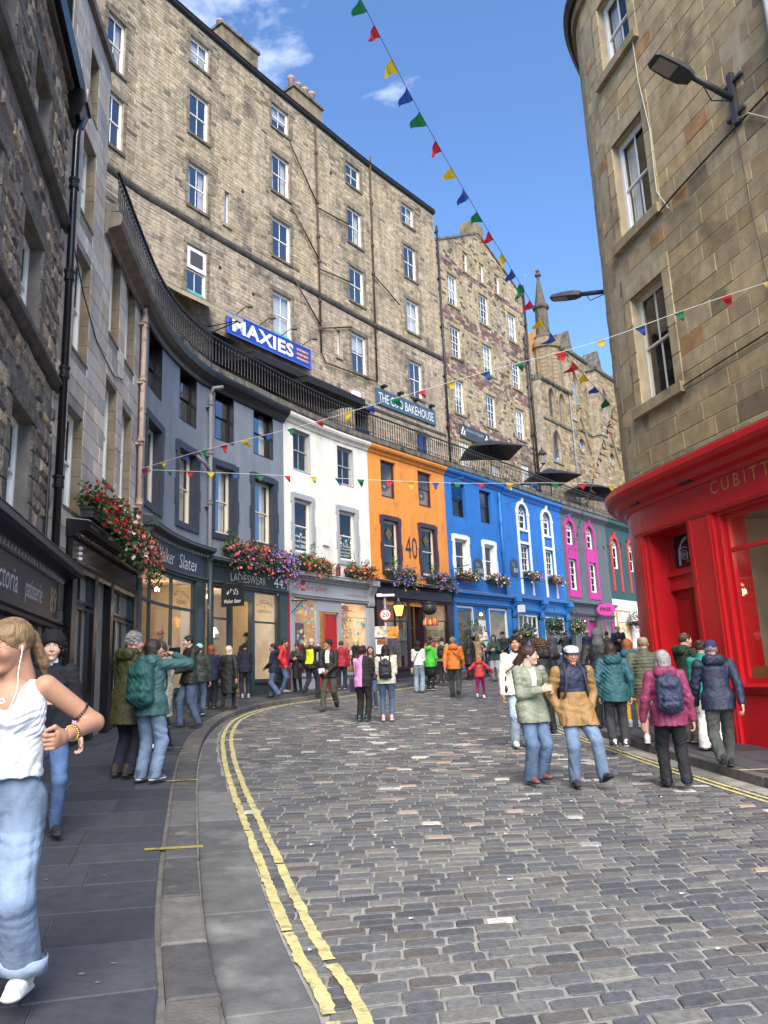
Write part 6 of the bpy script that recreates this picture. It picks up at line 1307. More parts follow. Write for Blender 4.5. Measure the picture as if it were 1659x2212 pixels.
part('board', MB().fbox(TFl, 0, LW, 13.55, 14.5, -.04, .04, ds=9), mat('royal_blue_board', (.02, .06, .34), rough=.45, var=.05, bump=0), mx_); part('border', ring(TFl, .06, LW-.06, 13.61, 14.44, .05, .03, .055), mat('mid_blue', (.05, .13, .5), bump=0), mx_)
tx = MB(); ftext(tx, TFl, 'MAXIES', .25, LW-1.15, 13.72, 14.34, .06, 0, .035, 1.05); part('lettering', tx, m_letter, mx_)
for k, t in enumerate(('BISTRO', 'WINE BAR', 'RESTAURANT')):
    z = 14.2-.2*k; part('ribbon', MB().fbox(TFl, LW-1.0+.05*(k != 1), LW-.15, z-.04, z+.1, .045, .055), mat('ribbon_red', (.4, .08, .08) if k else (.3, .1, .12), bump=0), mx_); tx = MB(); ftext(tx, TFl, t, LW-.92, LW-.22, z-.01, z+.07, .058); part('lettering', tx, m_letter, mx_)
for k in range(4): a = .5+k*1.3; part('swan_light', MB().tube([TFl.P(a, 14.52, .0), TFl.P(a+.1, 14.75, .45), TFl.P(a+.12, 14.72, .6)], .02, 5).box(TFl.P(a+.12, 14.7, .65), (.22, .14, .08)), m_iron, mx_)
cb_ = thing('bakehouse_sign', 'slate blue sign board with white capitals on the tenement wall', 'sign', TF.P(23.4, 13.4, .1))
part('board', MB().fbox(TF, 20.85, 25.85, 13.38, 14.22, .05, .1, ds=2), mat('slate_board', (.05, .095, .14), rough=.5, bump=0), cb_); tx = MB(); ftext(tx, TF, 'THE COO BAKEHOUSE', 21.05, 25.65, 13.55, 14.03, .105, 0, -.004); part('lettering', tx, m_letter, cb_)
for k in range(4): part('spotlight', MB().fbox(TF, 21.3+1.35*k, 21.55+1.35*k, 14.35, 14.45, .02, .3), m_iron, cb_)
vr = thing('regalia_sign', 'dark slate sign with square and compass emblems on gabled house', 'sign', TF.P(29.8, 13.4, .1)); part('board', MB().fbox(TF, 28.2, 31.35, 13.3, 14.1, .05, .1, ds=2), mat('slate_dark', (.04, .055, .07), bump=0), vr)
tx = MB(); ftext(tx, TF, 'Victoria Regalia', 28.85, 30.7, 13.72, 13.95, .105); part('lettering', tx, mat('grey_letter'), vr); tx = MB()
for a in (28.5, 31.02): tx.tube([TF.P(a-.18, 13.45, .11), TF.P(a, 13.95, .11), TF.P(a+.18, 13.45, .11)], .025, 4).tube([TF.P(a-.2, 13.75, .11), TF.P(a, 13.45, .11), TF.P(a+.2, 13.75, .11)], .022, 4)
part('emblem', tx, m_letter, vr, kind='stuff')
for i, (x, y, z, r) in enumerate(((5.9, 40.0, 12.55, 2.0), (10.3, 45.8, 12.4, 2.0), (13.5, 49.8, 12.45, 1.9), (15.7, 52.1, 12.6, 1.9))):
    t = thing('parasol', ('first', 'second', 'third', 'fourth')[i] + ' navy black square parasol on the terrace counting from the left', 'parasol', (x, y, 9.66), group='dark parasols on the terrace')
    V = [(x, y, z)]; a0 = rad(52)+.15*i
    for k in range(8): q = r*(1.0 if k % 2 == 0 else .74); V.append((x+q*math.cos(a0+k*math.pi/4), y+q*math.sin(a0+k*math.pi/4), z-.75 if k % 2 == 0 else z-.68))
    V += [(a, b, c-.03) for a, b, c in V]; part('canopy', MB().add(V, [(0, k+1, (k+1) % 8+1) for k in range(8)]+[(9, 9+(k+1) % 8+1, 9+k+1) for k in range(8)]+[(k+1, 9+k+1, 9+(k+1) % 8+1, (k+1) % 8+1) for k in range(8)]), mat('navy_canvas', (.01, .014, .026), rough=.6, var=.15, bump=.05), t)
    part('pole', MB().tube([(x, y, 9.66), (x, y, z-.05)], .035, 8), m_iron, t); part('base', MB().lathe((x, y, 9.66), [(.35, 0), (.35, .06), (.05, .12)], 10), m_iron, t)
    for k in range(0, 8, 2): part('rib', MB().tube([(x, y, z-.6), (x+.6*r*math.cos(a0+k*math.pi/4), y+.6*r*math.sin(a0+k*math.pi/4), z-.38)], .012, 4), m_iron, t)
lq = TF.P(35.6, 0, 1.3); tl = thing('terrace_lantern', 'black glass street lantern on curly bracket beside parasol', 'lantern', (*lq[:2], 12.9)); part('glass', MB().lathe((*lq[:2], 12.9), [(.14, 0), (.26, .6)], 6), glass('shop_glass', 1.5), tl); part('frame', MB().lathe((*lq[:2], 13.5), [(.32, 0), (.28, .06), (.1, .28), (.04, .3), (.06, .42), (.02, .5)], 6).lathe((*lq[:2], 12.8), [(.04, 0), (.16, .1)], 6), m_iron, tl)
for k in range(6): t = 2*math.pi*k/6; part('glazing_bar', MB().tube([(lq[0]+.14*math.cos(t), lq[1]+.14*math.sin(t), 12.9), (lq[0]+.26*math.cos(t), lq[1]+.26*math.sin(t), 13.5)], .014, 4), m_iron, tl)
part('bracket', MB().tube([TF.P(35.6, 12.0, .05), TF.P(35.6, 12.3, .7), (*lq[:2], 12.8)], .03, 6), m_iron, tl)
solo('intercom_box', MB().fbox(TF, 19.0, 19.5, 13.2, 13.5, .02, .2), m_white, 'white box light above the tenement door left of slate sign', 'light', TF.P(19.2, 13.2, .1))

# ---- LED street lights on the right building
def led(nm, lab, base, n_arm, z, s, up=.35):
    b = Vector(RF.P(s, z, 0)); o = Vector(RF.P(s, z, 1))-b; o.normalize(); e = b+o*n_arm+Vector((0, 0, up)); t = thing(nm, lab, 'street lamp', tuple(b)); m_led = mat('led_grey', (.045, .05, .055), rough=.5, bump=.05)
    part('wall_plate', MB().box(tuple(b+o*.05), (.1, .1, .95), math.atan2(o.y, o.x)), m_led, t); part('plate_arm', MB().box(tuple(b+o*.05+Vector((0, 0, .3))), (.06, .5, .05), math.atan2(o.y, o.x)).box(tuple(b+o*.05-Vector((0, 0, .3))), (.06, .4, .05), math.atan2(o.y, o.x)), m_led, t)
    part('arm', MB().tube([tuple(b+o*.08), tuple(e)], .055, 10), m_led, t, True); h = e+o*.32+Vector((0, 0, .06)); rz = math.atan2(o.y, o.x)
    M = Matrix.Rotation(rz, 3, 'Z') @ Matrix.Rotation(-math.atan2(up, n_arm), 3, 'Y'); V = []
    for x, w_, z0, z1 in ((-.36, .09, -.05, .06), (-.2, .16, -.06, .07), (.05, .17, -.06, .06), (.34, .15, -.05, .03), (.4, .1, -.04, .0)): V += [tuple(h+M@Vector((x, -w_, z0))), tuple(h+M@Vector((x, w_, z0))), tuple(h+M@Vector((x, w_*.8, z1))), tuple(h+M@Vector((x, -w_*.8, z1)))]
    Fc = [(3, 2, 1, 0), (16, 17, 18, 19)]
    for i in range(4):
        for k in range(4): Fc.append((4*i+k, 4*i+(k+1) % 4, 4*i+4+(k+1) % 4, 4*i+4+k))
    hd = part('lamp_head', MB().add(V, Fc), m_led, t); V = [tuple(h+M@Vector((x, w_, -.066))) for x, w_ in ((-.02, -.13), (.32, -.12), (.32, .12), (-.02, .13))]; V += [tuple(Vector(v)+Vector((0, 0, .004))) for v in V]; part('lens', MB().add(V, [(3, 2, 1, 0), (0, 1, 5, 4), (1, 2, 6, 5), (2, 3, 7, 6), (3, 0, 4, 7)]), mat('led_lens', (.3, .29, .24), rough=.3, bump=0), hd)
    part('cable', MB().tube([tuple(b+o*.15+Vector((0, 0, -.05))), tuple(b+o*.5+Vector((0, 0, -.12))), tuple(e-o*.15)], .012, 5), m_iron, t)
led('street_lamp', 'dark LED street lamp on bracket arm high on the right stone wall', None, .85, 9.2, 5.75, .3); led('street_lamp', 'far LED street lamp head jutting from behind the right building', None, .75, 9.0, 12.0, .12)

# ---- bunting
BUN = [('red', (.55, .03, .04)), ('yellow', (.7, .5, .03)), ('blue', (.03, .09, .35)), ('green', (.02, .2, .08))]
def fabric(nm, c):
    if 'fabric_'+nm in MATS: return MATS['fabric_'+nm]
    m = mat('fabric_'+nm, c, rough=.8, var=.1, bump=.1); t = m.node_tree; b = t.nodes['Principled BSDF']; tr = t.nodes.new('ShaderNodeBsdfTranslucent'); tr.inputs[0].default_value = (*c, 1); mx = t.nodes.new('ShaderNodeMixShader'); mx.inputs[0].default_value = .4
    o = t.nodes['Material Output']; t.links.new(b.outputs[0], mx.inputs[1]); t.links.new(tr.outputs[0], mx.inputs[2]); t.links.new(mx.outputs[0], o.inputs[0]); return m
m_cord = mat('white_cord', (.55, .55, .52), bump=0)
def bunting(label, pts, step, size, wind, cordm=m_cord, k0=0, sizef=None):
    C = catmull3(pts); L_ = [0]
    for a, b in zip(C[:-1], C[1:]): L_.append(L_[-1]+math.dist(a, b))
    t = thing('bunting', label, 'bunting', tuple(C[0])); part('cord', MB().tube([tuple(c) for c in C], .0055, 4, cap=False), cordm, t); d = .15; k = k0
    while d < L_[-1]-.05:
        i = min(bisect.bisect_right(L_, d)-1, len(C)-2); f = (d-L_[i])/(L_[i+1]-L_[i]); p = Vector(C[i]).lerp(Vector(C[i+1]), f); a = (Vector(C[i+1])-Vector(C[i])).normalized()
        nm, c = BUN[k % 4]; s_ = size*rnd.uniform(.85, 1.15); dn = (Vector((0, 0, -1))+Vector(wind)*rnd.uniform(.5, 1.5)+Vector((rnd.gauss(0, .15), rnd.gauss(0, .15), 0))).normalized(); sd_ = a.cross(dn).normalized(); V = []; n_ = 6; ph = rnd.uniform(0, 6)
        for j in range(n_+1):
            u = j/n_; w_ = s_*.5*(1-u)+.012; cv = sd_*math.sin(u*5+ph)*.05*s_/.3*u*2.2+dn*0
            for e in (-1, 0, 1): V.append(tuple(p+dn*u*s_*1.15+a*w_*e+cv+sd_*(.03*s_*e*math.sin(u*4+ph*2))))
        Fc = []
        for j in range(n_): 
            for e in range(2): Fc.append((3*j+e, 3*j+e+1, 3*j+e+4, 3*j+e+3))
        part('flag', MB().add(V, Fc), fabric(nm, c), t, True); d += step*rnd.uniform(.85, 1.2); k += 1
def catmull3(pts, n=6):
    P = np.array(pts, float); P = np.vstack([2*P[0]-P[1], P, 2*P[-1]-P[-2]]); o = []
    for i in range(1, len(P)-2):
        p0, p1, p2, p3 = P[i-1:i+3]
        for t in np.linspace(0, 1, n, endpoint=False): o.append(.5*((2*p1)+(-p0+p2)*t+(2*p0-5*p1+4*p2-p3)*t*t+(-p0+3*p1-3*p2+p3)*t**3))
    o.append(P[-2]); return o
bunting('long bunting of large flags slanting down across the blue sky', [(-.77, 7.6, 9.72), (-.03, 9, 9.35), (.83, 10.7, 8.92), (1.79, 12.2, 8.23), (2.73, 13.7, 7.68), (3.82, 15.3, 6.96), (5.41, 17, 6.02)], .5, .225, (-.9, .1, .1), mat('dark_cord', (.08, .09, .14), bump=0), 0)
bunting('bunting of small flags rising from grey house to the right stone wall', [(-5.62, 17.05, 4.98), (-3.89, 16.12, 5.09), (-1.62, 14.89, 5.13), (.18, 13.92, 5.24), (1.98, 12.97, 5.36), (3.61, 12.13, 5.43), (4.82, 11.51, 5.61), (5.67, 11.09, 5.73), (6.3, 10.8, 5.81)], .6, .16, (.35, 0, .1))
bunting('level bunting of small flags from grey house across coloured fronts', [(-5.62, 17.05, 4.98), (-4.51, 16.92, 4.86), (-2.36, 16.74, 4.62), (-.27, 16.56, 4.38), (1.76, 16.39, 4.17), (3.76, 16.22, 4.05), (5.15, 16.1, 3.91)], .54, .14, (.1, 0, 0), k0=2)
bunting('receding bunting bunched up beside the right building towards pink windows', [(5.44, 17, 6.0), (5.75, 18.58, 6.05), (6.08, 20.48, 6.05), (6.52, 22.82, 6.02), (7.09, 25.76, 6.05), (7.75, 29.57, 6.09), (8.69, 34.71, 5.97), (10.1, 42.6, 6.45)], .45, .24, (.05, -.1, 0), k0=1)
bunting('short faint bunting in front of the pink and green houses', [(9.71, 42.3, 6.79), (7.42, 27.24, 4.36), (6.4, 20, 3.37)], 1.1, .2, (.1, 0, 0), k0=3)
# ------------------------------------------------------------ people: distance-field bodies and clothes
def cap(a, b, ra, rb=None, sc_=(1, 1, 1), k=None, op=1): return (np.array(a, float), np.array(b, float), ra, ra if rb is None else rb, np.array(sc_, float), k, op)
def ell(c, r, k=None, op=1): m = max(r); return cap(c, c, m, m, (r[0]/m, r[1]/m, r[2]/m), k, op)
def net(f, org, h):
    """surface nets on a grid of signed distances"""
    s = f < 0; nx, ny, nz = f.shape
    cnt = sum(s[i:nx-1+i, j:ny-1+j, k:nz-1+k].astype(np.int8) for i in (0, 1) for j in (0, 1) for k in (0, 1)); act = (cnt > 0) & (cnt < 8)
    I = np.argwhere(act); idx = -np.ones(act.shape, int); idx[act] = np.arange(len(I)); pos = np.zeros((len(I), 3)); w = np.zeros(len(I))
    C = [(i, j, k) for i in (0, 1) for j in (0, 1) for k in (0, 1)]
    fv = {c: f[I[:, 0]+c[0], I[:, 1]+c[1], I[:, 2]+c[2]] for c in C}
    for c in C:
        for ax in range(3):
            if c[ax] == 0:
                d = list(c); d[ax] = 1; d = tuple(d); a, b = fv[c], fv[d]; m = (a < 0) != (b < 0); t = np.where(m, a/np.where(m, a-b, 1), 0)
                p = np.tile(np.array(c, float), (len(I), 1)); p[:, ax] += t; pos[m] += p[m]; w[m] += 1
    V = (I+pos/np.maximum(w, 1)[:, None])*h+org; Fc = []
    for ax in range(3):
        o1, o2 = [(1, 2), (2, 0), (0, 1)][ax]; sl0 = [slice(None)]*3; sl1 = [slice(None)]*3; sl0[ax] = slice(0, -1); sl1[ax] = slice(1, None)
        e = np.argwhere(s[tuple(sl0)] != s[tuple(sl1)]); e = e[(e[:, o1] > 0) & (e[:, o2] > 0) & (e[:, o1] < f.shape[o1]-1) & (e[:, o2] < f.shape[o2]-1)]
        if not len(e): continue
        d1 = np.zeros(3, int); d1[o1] = 1; d2 = np.zeros(3, int); d2[o2] = 1
        q = [e-d1-d2, e-d2, e, e-d1]; q = np.stack([idx[tuple(v.T)] for v in q], 1); flip = ~s[tuple(e.T)]; q[flip] = q[flip][:, ::-1]; Fc.append(q)
    return V, np.concatenate(Fc)
def sdf(prims, h, k=.02, noise=0., seed=0, puff=0., wl=.09, crisp=0):
    ad = [p for p in prims if p[6] > 0]; mg = k+3*h+noise
    lo = np.min([np.minimum(p[0]-max(p[2], p[3])*p[4], p[1]-max(p[2], p[3])*p[4]) for p in ad], 0)-mg; hi = np.max([np.maximum(p[0]+max(p[2], p[3])*p[4], p[1]+max(p[2], p[3])*p[4]) for p in ad], 0)+mg
    n = np.ceil((hi-lo)/h).astype(int)+1; f = np.full(n, .5); ax = [lo[i]+h*np.arange(n[i]) for i in range(3)]
    for a, b, ra, rb, sc_, kk, op in prims:
        if op == 0: f = np.maximum(f, a[2]-ax[2][None, None, :]+np.zeros_like(f)); continue
        kk = k if kk is None else kk; r = max(ra, rb); l_ = np.minimum(a, b)-r*sc_-kk-2*h; u_ = np.maximum(a, b)+r*sc_+kk+2*h
        sl = tuple(slice(max(0, int((l_[i]-lo[i])/h)), min(n[i], int((u_[i]-lo[i])/h)+2)) for i in range(3))
        if any(q.stop <= q.start for q in sl): continue
        c = (a+b)/2; P = [((ax[i][sl[i]]-c[i])/sc_[i]) for i in range(3)]; A = (a-c)/sc_; B = (b-c)/sc_; D = B-A; L2 = float(D@D)
        X, Y, Z = P[0][:, None, None], P[1][None, :, None], P[2][None, None, :]
        if L2 < 1e-12: d = np.sqrt(X*X+Y*Y+Z*Z)-ra
        else:
            t = np.clip(((X-A[0])*D[0]+(Y-A[1])*D[1]+(Z-A[2])*D[2])/L2, 0, 1); d = np.sqrt((X-A[0]-t*D[0])**2+(Y-A[1]-t*D[1])**2+(Z-A[2]-t*D[2])**2)-(ra+t*(rb-ra))
        d = d*(min(sc_)*.6+.4*float(np.mean(sc_))); g = f[sl]
        if op > 0: hh = np.maximum(kk-np.abs(g-d), 0)/kk if kk > 0 else 0; f[sl] = np.minimum(g, d)-hh*hh*kk*.25
        else: d = -d; hh = np.maximum(kk-np.abs(g-d), 0)/kk; f[sl] = np.maximum(g, d)+hh*hh*kk*.25
    if noise or puff:
        X, Y, Z = ax[0][:, None, None], ax[1][None, :, None], ax[2][None, None, :]; rs = np.random.RandomState(seed); q = 0
        for i in range(4):
            v = rs.normal(size=3); v /= np.linalg.norm(v); v *= 2*math.pi/(wl*(.55+.45*i)); w_ = rs.normal(size=3); w_ /= np.linalg.norm(w_); w_ *= 2*math.pi/(wl*1.9)
            ph = rs.uniform(0, 6); g = np.sin(X*v[0]+Y*v[1]+Z*v[2]+1.6*np.sin(X*w_[0]+Y*w_[1]+Z*w_[2]+i)+ph); m_ = np.clip(.15+np.sin(X*w_[1]*.45-Y*w_[2]*.4+Z*w_[0]*.5+ph*2), 0, 1); q = q+(g if crisp == 0 else (1-2*np.abs(g)**1.35)*m_)
        f = f+noise*.5*q
        if puff: f = f-puff*np.abs(np.sin(Z*math.pi/.055))
    return net(f, lo, h)
# ---- templates in head space
def head_prims(fem=False):
    w = .94 if fem else 1.
    P = [ell((0, -.012, .03), (.077*w, .095, .088)), cap((0, .028, -.03), (0, .05, -.083), .058*w, .034*w, (1, 1, 1), .03), ell((0, .035, -.015), (.062*w, .062, .085), .03),
         ell((.037, .066, -.022), (.03, .027, .03), .02), ell((-.037, .066, -.022), (.03, .027, .03), .02), cap((-.034, .083, .03), (.034, .083, .03), .0125 if not fem else .009, None, (1, 1, 1), .015),
         cap((0, .094, .02), (0, .112, -.022), .008, .0125, (1, 1, 1), .012), ell((.011, .1, -.026), (.009, .009, .008), .008), ell((-.011, .1, -.026), (.009, .009, .008), .008), ell((0, .082, -.096), (.022*w, .02, .018), .02),
         ell((.0325, .1, .011), (.017, .016, .0115), .012, -1), ell((-.0325, .1, .011), (.017, .016, .0115), .012, -1), ell((.0325, .077, .011), (.0135, .014, .0125), .003), ell((-.0325, .077, .011), (.0135, .014, .0125), .003),
         cap((-.018, .095, -.052), (.018, .095, -.052), .0075, None, (1, 1, .8), .008), cap((-.015, .094, -.064), (.015, .094, -.064), .0085, None, (1, 1, .8), .008),
         ell((.077*w, -.008, -.002), (.011, .021, .032), .01), ell((-.077*w, -.008, -.002), (.011, .021, .032), .01), cap((0, -.028, -.04), (0, -.035, -.17), .053*w, .054*w, (1, 1, 1), .03)]
    return P
def head_tpl(fem, h):
    V, Fc = sdf(head_prims(fem), h, .015); C = V[Fc].mean(1); x, y, z = np.abs(C[:, 0]), C[:, 1], C[:, 2]; cat = np.zeros(len(Fc), int)
    cat[(np.abs(x-.0325) < .012) & (np.abs(z-.011) < .0062) & (y > .078)] = 1; cat[(np.hypot(x-.0325, z-.011) < .0062) & (y > .078)] = 2
    cat[(np.abs(z-.0335-.08*(x-.03)*(x < .035)) < .0045) & (x > .013) & (x < .052) & (y > .055)] = 3; cat[(z > -.073) & (z < -.047) & (x < .025-.9*np.abs(z+.058)) & (y > .085)] = 4; cat[(z > -.04) & (z < -.005) & (x > .03) & (x < .06) & (y > .06)] = 5
    return V, Fc, cat
_T = {}
def tpl(key, fn):
    if key not in _T: _T[key] = fn()
    return _T[key]
def hair_prims(st):
    base = [ell((0, -.014, .036), (.087, .105, .097)), ell((0, .1, -.05), (.078, .078, .108), .02, -1), ell((0, .02, -.12), (.12, .1, .085), .02, -1)]
    if st == 'short': return base
    if st == 'messy': return [ell((0, -.014, .045), (.094, .11, .104)), ell((0, .1, -.05), (.078, .078, .108), .02, -1), ell((0, .02, -.12), (.12, .1, .085), .02, -1)]
    if st == 'balding': return base+[ell((0, .03, .12), (.062, .1, .06), .01, -1)]
    if st == 'bob': return [ell((0, -.016, .036), (.093, .112, .102)), cap((.068, -.025, .02), (.066, -.02, -.1), .036, .03), cap((-.068, -.025, .02), (-.066, -.02, -.1), .036, .03), cap((0, -.075, .0), (0, -.065, -.1), .06, .055, (1.15, .7, 1)), ell((0, .105, -.06), (.066, .085, .112), .02, -1)]
    if st == 'long': return [ell((0, -.014, .036), (.089, .107, .099)), cap((.07, -.03, .02), (.075, -.045, -.2), .03, .022), cap((-.07, -.03, .02), (-.075, -.045, -.2), .03, .022), cap((0, -.07, .0), (0, -.1, -.27), .066, .05, (1.2, .6, 1)), ell((0, .105, -.06), (.064, .085, .112), .02, -1)]
    if st == 'wind': return [ell((0, -.014, .036), (.089, .107, .099)), cap((.02, -.07, .02), (.0, -.19, -.1), .06, .03, (.8, 1, 1.0)), cap((0, -.08, .0), (.0, -.15, -.13), .055, .03), ell((0, .1, -.05), (.074, .08, .108), .02, -1)]
    if st in ('bun', 'pony'): return base+([ell((0, -.1, .085), (.042, .04, .04))] if st == 'bun' else [ell((0, -.11, .02), (.026, .024, .026)), cap((0, -.12, .01), (0, -.15, -.13), .03, .026, (1.1, 1, 1)), cap((0, -.15, -.12), (0, -.145, -.19), .024, .01)])
    if st == 'curly': return [ell((0, -.03, .03), (.118, .125, .115)), cap((0, -.06, -.03), (0, -.07, -.1), .1, .08), ell((0, .115, -.045), (.072, .1, .115), .02, -1)]
    if st == 'beanie': return [ell((0, -.012, .05), (.093, .113, .1)), ell((0, .0, -.1), (.2, .2, .122), .008, -1), ell((0, .1, -.02), (.08, .07, .062), .01, -1)]
    if st == 'flatcap': return [ell((0, .0, .075), (.098, .122, .056)), cap((-.035, .095, .048), (.035, .095, .048), .04, None, (1, 1, .35), .03), ell((0, -.01, .0), (.2, .2, .052), .005, -1)]
    if st == 'basecap': return [ell((0, -.012, .055), (.09, .11, .09)), ell((0, -.01, -.06), (.2, .2, .1), .006, -1), cap((-.03, .105, .045), (.03, .105, .045), .06, None, (1, 1, .12), .01)]
    if st == 'sunhat': return [ell((0, -.01, .07), (.09, .108, .08)), ell((0, -.01, -.06), (.2, .2, .1), .006, -1), cap((0, -.01, .045), (0, -.01, .046), .17, None, (.9, 1, .05), .01)]
    if st == 'hood': return [ell((0, -.022, .03), (.112, .128, .125)), cap((0, -.05, -.06), (0, -.06, -.14), .09, .11), ell((0, .11, -.02), (.078, .1, .115), .02, -1)]
def hand_prims(curl):
    """fingers along +x, palm faces -z, thumb on +y"""
    P = [cap((-.035, 0, 0), (.0, 0, 0), .028, .03, (1, 1, .8)), cap((.0, .0, 0), (.045, .0, 0), .036, .04, (1, 1, .45))]
    for i, (y, l) in enumerate(((.03, .072), (.01, .082), (-.01, .076), (-.029, .06))):
        a = Vector((.075, y, 0)); d = Vector((1, y*.8, 0)).normalized(); c = math.radians(curl*(1+.12*i)); p = a
        for j, f in enumerate((.45, .32, .23)):
            q = p+Vector((d.x*math.cos(c*(j+.6)), d.y, -math.sin(c*(j+.6))))*l*f; P.append(cap(tuple(p), tuple(q), .0098-.001*j, .0088-.001*j, (1, 1, 1), .005)); p = q
    c = math.radians(curl*.6); P += [cap((.01, .03, -.005), (.045, .058, -.012), .014, .011, (1, 1, 1), .01), cap((.045, .058, -.012), (.075, .062-.02*math.sin(c), -.014-.03*math.sin(c)), .0105, .0085, (1, 1, 1), .005)]
    return P
def shoe_tpl(boot): 
    P = [cap((0, -.055, .055), (0, .07, .045), .046, .038, (.9, 1, .95)), cap((0, .07, .035), (0, .155, .03), .042, .034, (1, 1, .85)), cap((0, -.06, .018), (0, .15, .018), .046, .042, (1, 1, .38), .006), cap((0, -.045, .08), (0, -.045, .14 if boot else .1), .045, .047, (.95, 1, 1))]
    P += [cap((-.02, y, .078-.1*(y-.03)), (.02, y, .078-.1*(y-.03)), .006, None, (1, 1, 1), .004) for y in (.02, .05, .08)]
    V, Fc = sdf(P, .008, .02); return V, Fc, V[Fc].mean(1)[:, 2]
def backpack_tpl():
    P = [cap((-.1, 0, -.16), (-.1, 0, .14), .06, .055, (1, 1, 1)), cap((.1, 0, -.16), (.1, 0, .14), .06, .055), cap((0, 0, -.16), (0, 0, .15), .1, .09, (1, .75, 1), .05), cap((-.07, -.06, -.14), (.07, -.06, -.14), .05, None, (1, .9, 1), .02), cap((-.06, -.07, -.06), (.06, -.07, -.06), .045, None, (1, .7, 1), .02), cap((-.05, -.05, .1), (.05, -.05, .1), .05, None, (1, .8, .9), .02), cap((-.03, .01, .24), (.03, .01, .24), .012)]
    return sdf(P, .01, .03, noise=.004, wl=.08)
m_skin = mat('skin', attr=True, rough=.5, var=.06, sc=30, bump=.05, bsc=200, spec=.35); MATS['skin'].node_tree.nodes['Principled BSDF'].inputs['Subsurface Weight'].default_value = .12; MATS['skin'].node_tree.nodes['Principled BSDF'].inputs['Subsurface Radius'].default_value = (.012, .005, .003)
m_cloth = mat('cloth', attr=True, rough=.85, var=.14, sc=9, bump=.55, bsc=13, dist=.022); m_denim = mat('denim', attr=True, rough=.88, var=.32, sc=4.5, bump=.55, bsc=15, dist=.02); m_hair = mat('hair', attr=True, rough=.5, var=.4, sc=30, bump=.8, bsc=60, dist=.012, bmap=(1.2, 1.2, .16)); m_shell = mat('shell_fabric', attr=True, rough=.62, var=.16, sc=8, bump=.75, bsc=10, dist=.035)
SKIN = [(.52, .3, .215), (.42, .22, .14), (.38, .21, .135), (.62, .38, .29), (.26, .14, .09)]
def npobj(name, V, Fc, C, m, parent, smooth=True):
    me = bpy.data.meshes.new(name); V = np.asarray(V, 'f'); Fc = np.asarray(Fc, 'i'); me.vertices.add(len(V)); me.vertices.foreach_set('co', V.ravel()); me.loops.add(Fc.size); me.loops.foreach_set('vertex_index', Fc.ravel()); me.polygons.add(len(Fc)); me.polygons.foreach_set('loop_start', np.arange(0, Fc.size, 4, dtype='i')); me.polygons.foreach_set('loop_total', np.full(len(Fc), 4, 'i')); me.update(calc_edges=True); me.validate()
    if smooth: me.polygons.foreach_set('use_smooth', np.ones(len(Fc), bool))
    a = me.attributes.new('Col', 'FLOAT_COLOR', 'FACE'); C = np.asarray(C, 'f'); C = np.tile(C, (len(Fc), 1)) if C.ndim == 1 else C; a.data.foreach_set('color', np.c_[C, np.ones(len(C), 'f')].astype('f').ravel())
    me.materials.append(m); o = bpy.data.objects.new(name, me); col.objects.link(o); o.parent = parent; return o
def ik(a, t, l1, l2, pole):
    d = t-a; L = min(np.linalg.norm(d), (l1+l2)*.995); d = d/np.linalg.norm(d); t = a+d*L; c = (l1*l1-l2*l2+L*L)/(2*L); hh = math.sqrt(max(l1*l1-c*c, 0)); p = pole-d*(pole@d); p = p/np.linalg.norm(p); return a+d*c+p*hh, t
def rotm(yaw, pitch=0., roll=0.): return np.array(Matrix.Rotation(yaw, 3, 'Z') @ Matrix.Rotation(-pitch, 3, 'X') @ Matrix.Rotation(roll, 3, 'Y'))
ARMS = {'hang': ((.155, .03, .47), (-.155, .03, .47)), 'phone': ((.05, .19, .83), (-.05, .19, .83)), 'chest': ((.05, .17, .66), (-.04, .17, .67)), 'low': ((.05, .15, .56), (-.05, .15, .56)), 'pocket': ((.118, .03, .515), (-.118, .03, .515)), 'cross': ((-.06, .14, .65), (.06, .15, .66)), 'rphone': ((.06, .18, .84), (-.15, .03, .47)), 'lphone': ((.155, .03, .47), (-.06, .2, .8)), 'rchest': ((.05, .16, .66), (-.155, .03, .47)), 'lout': ((.155, .03, .47), (-.26, .1, .58)), 'both_up': ((.09, .16, .88), (-.06, .17, .86)), 'read': ((.06, .17, .6), (-.06, .17, .6)), 'spread': ((.3, .06, .6), (-.3, .06, .6))}
SEED = [0]
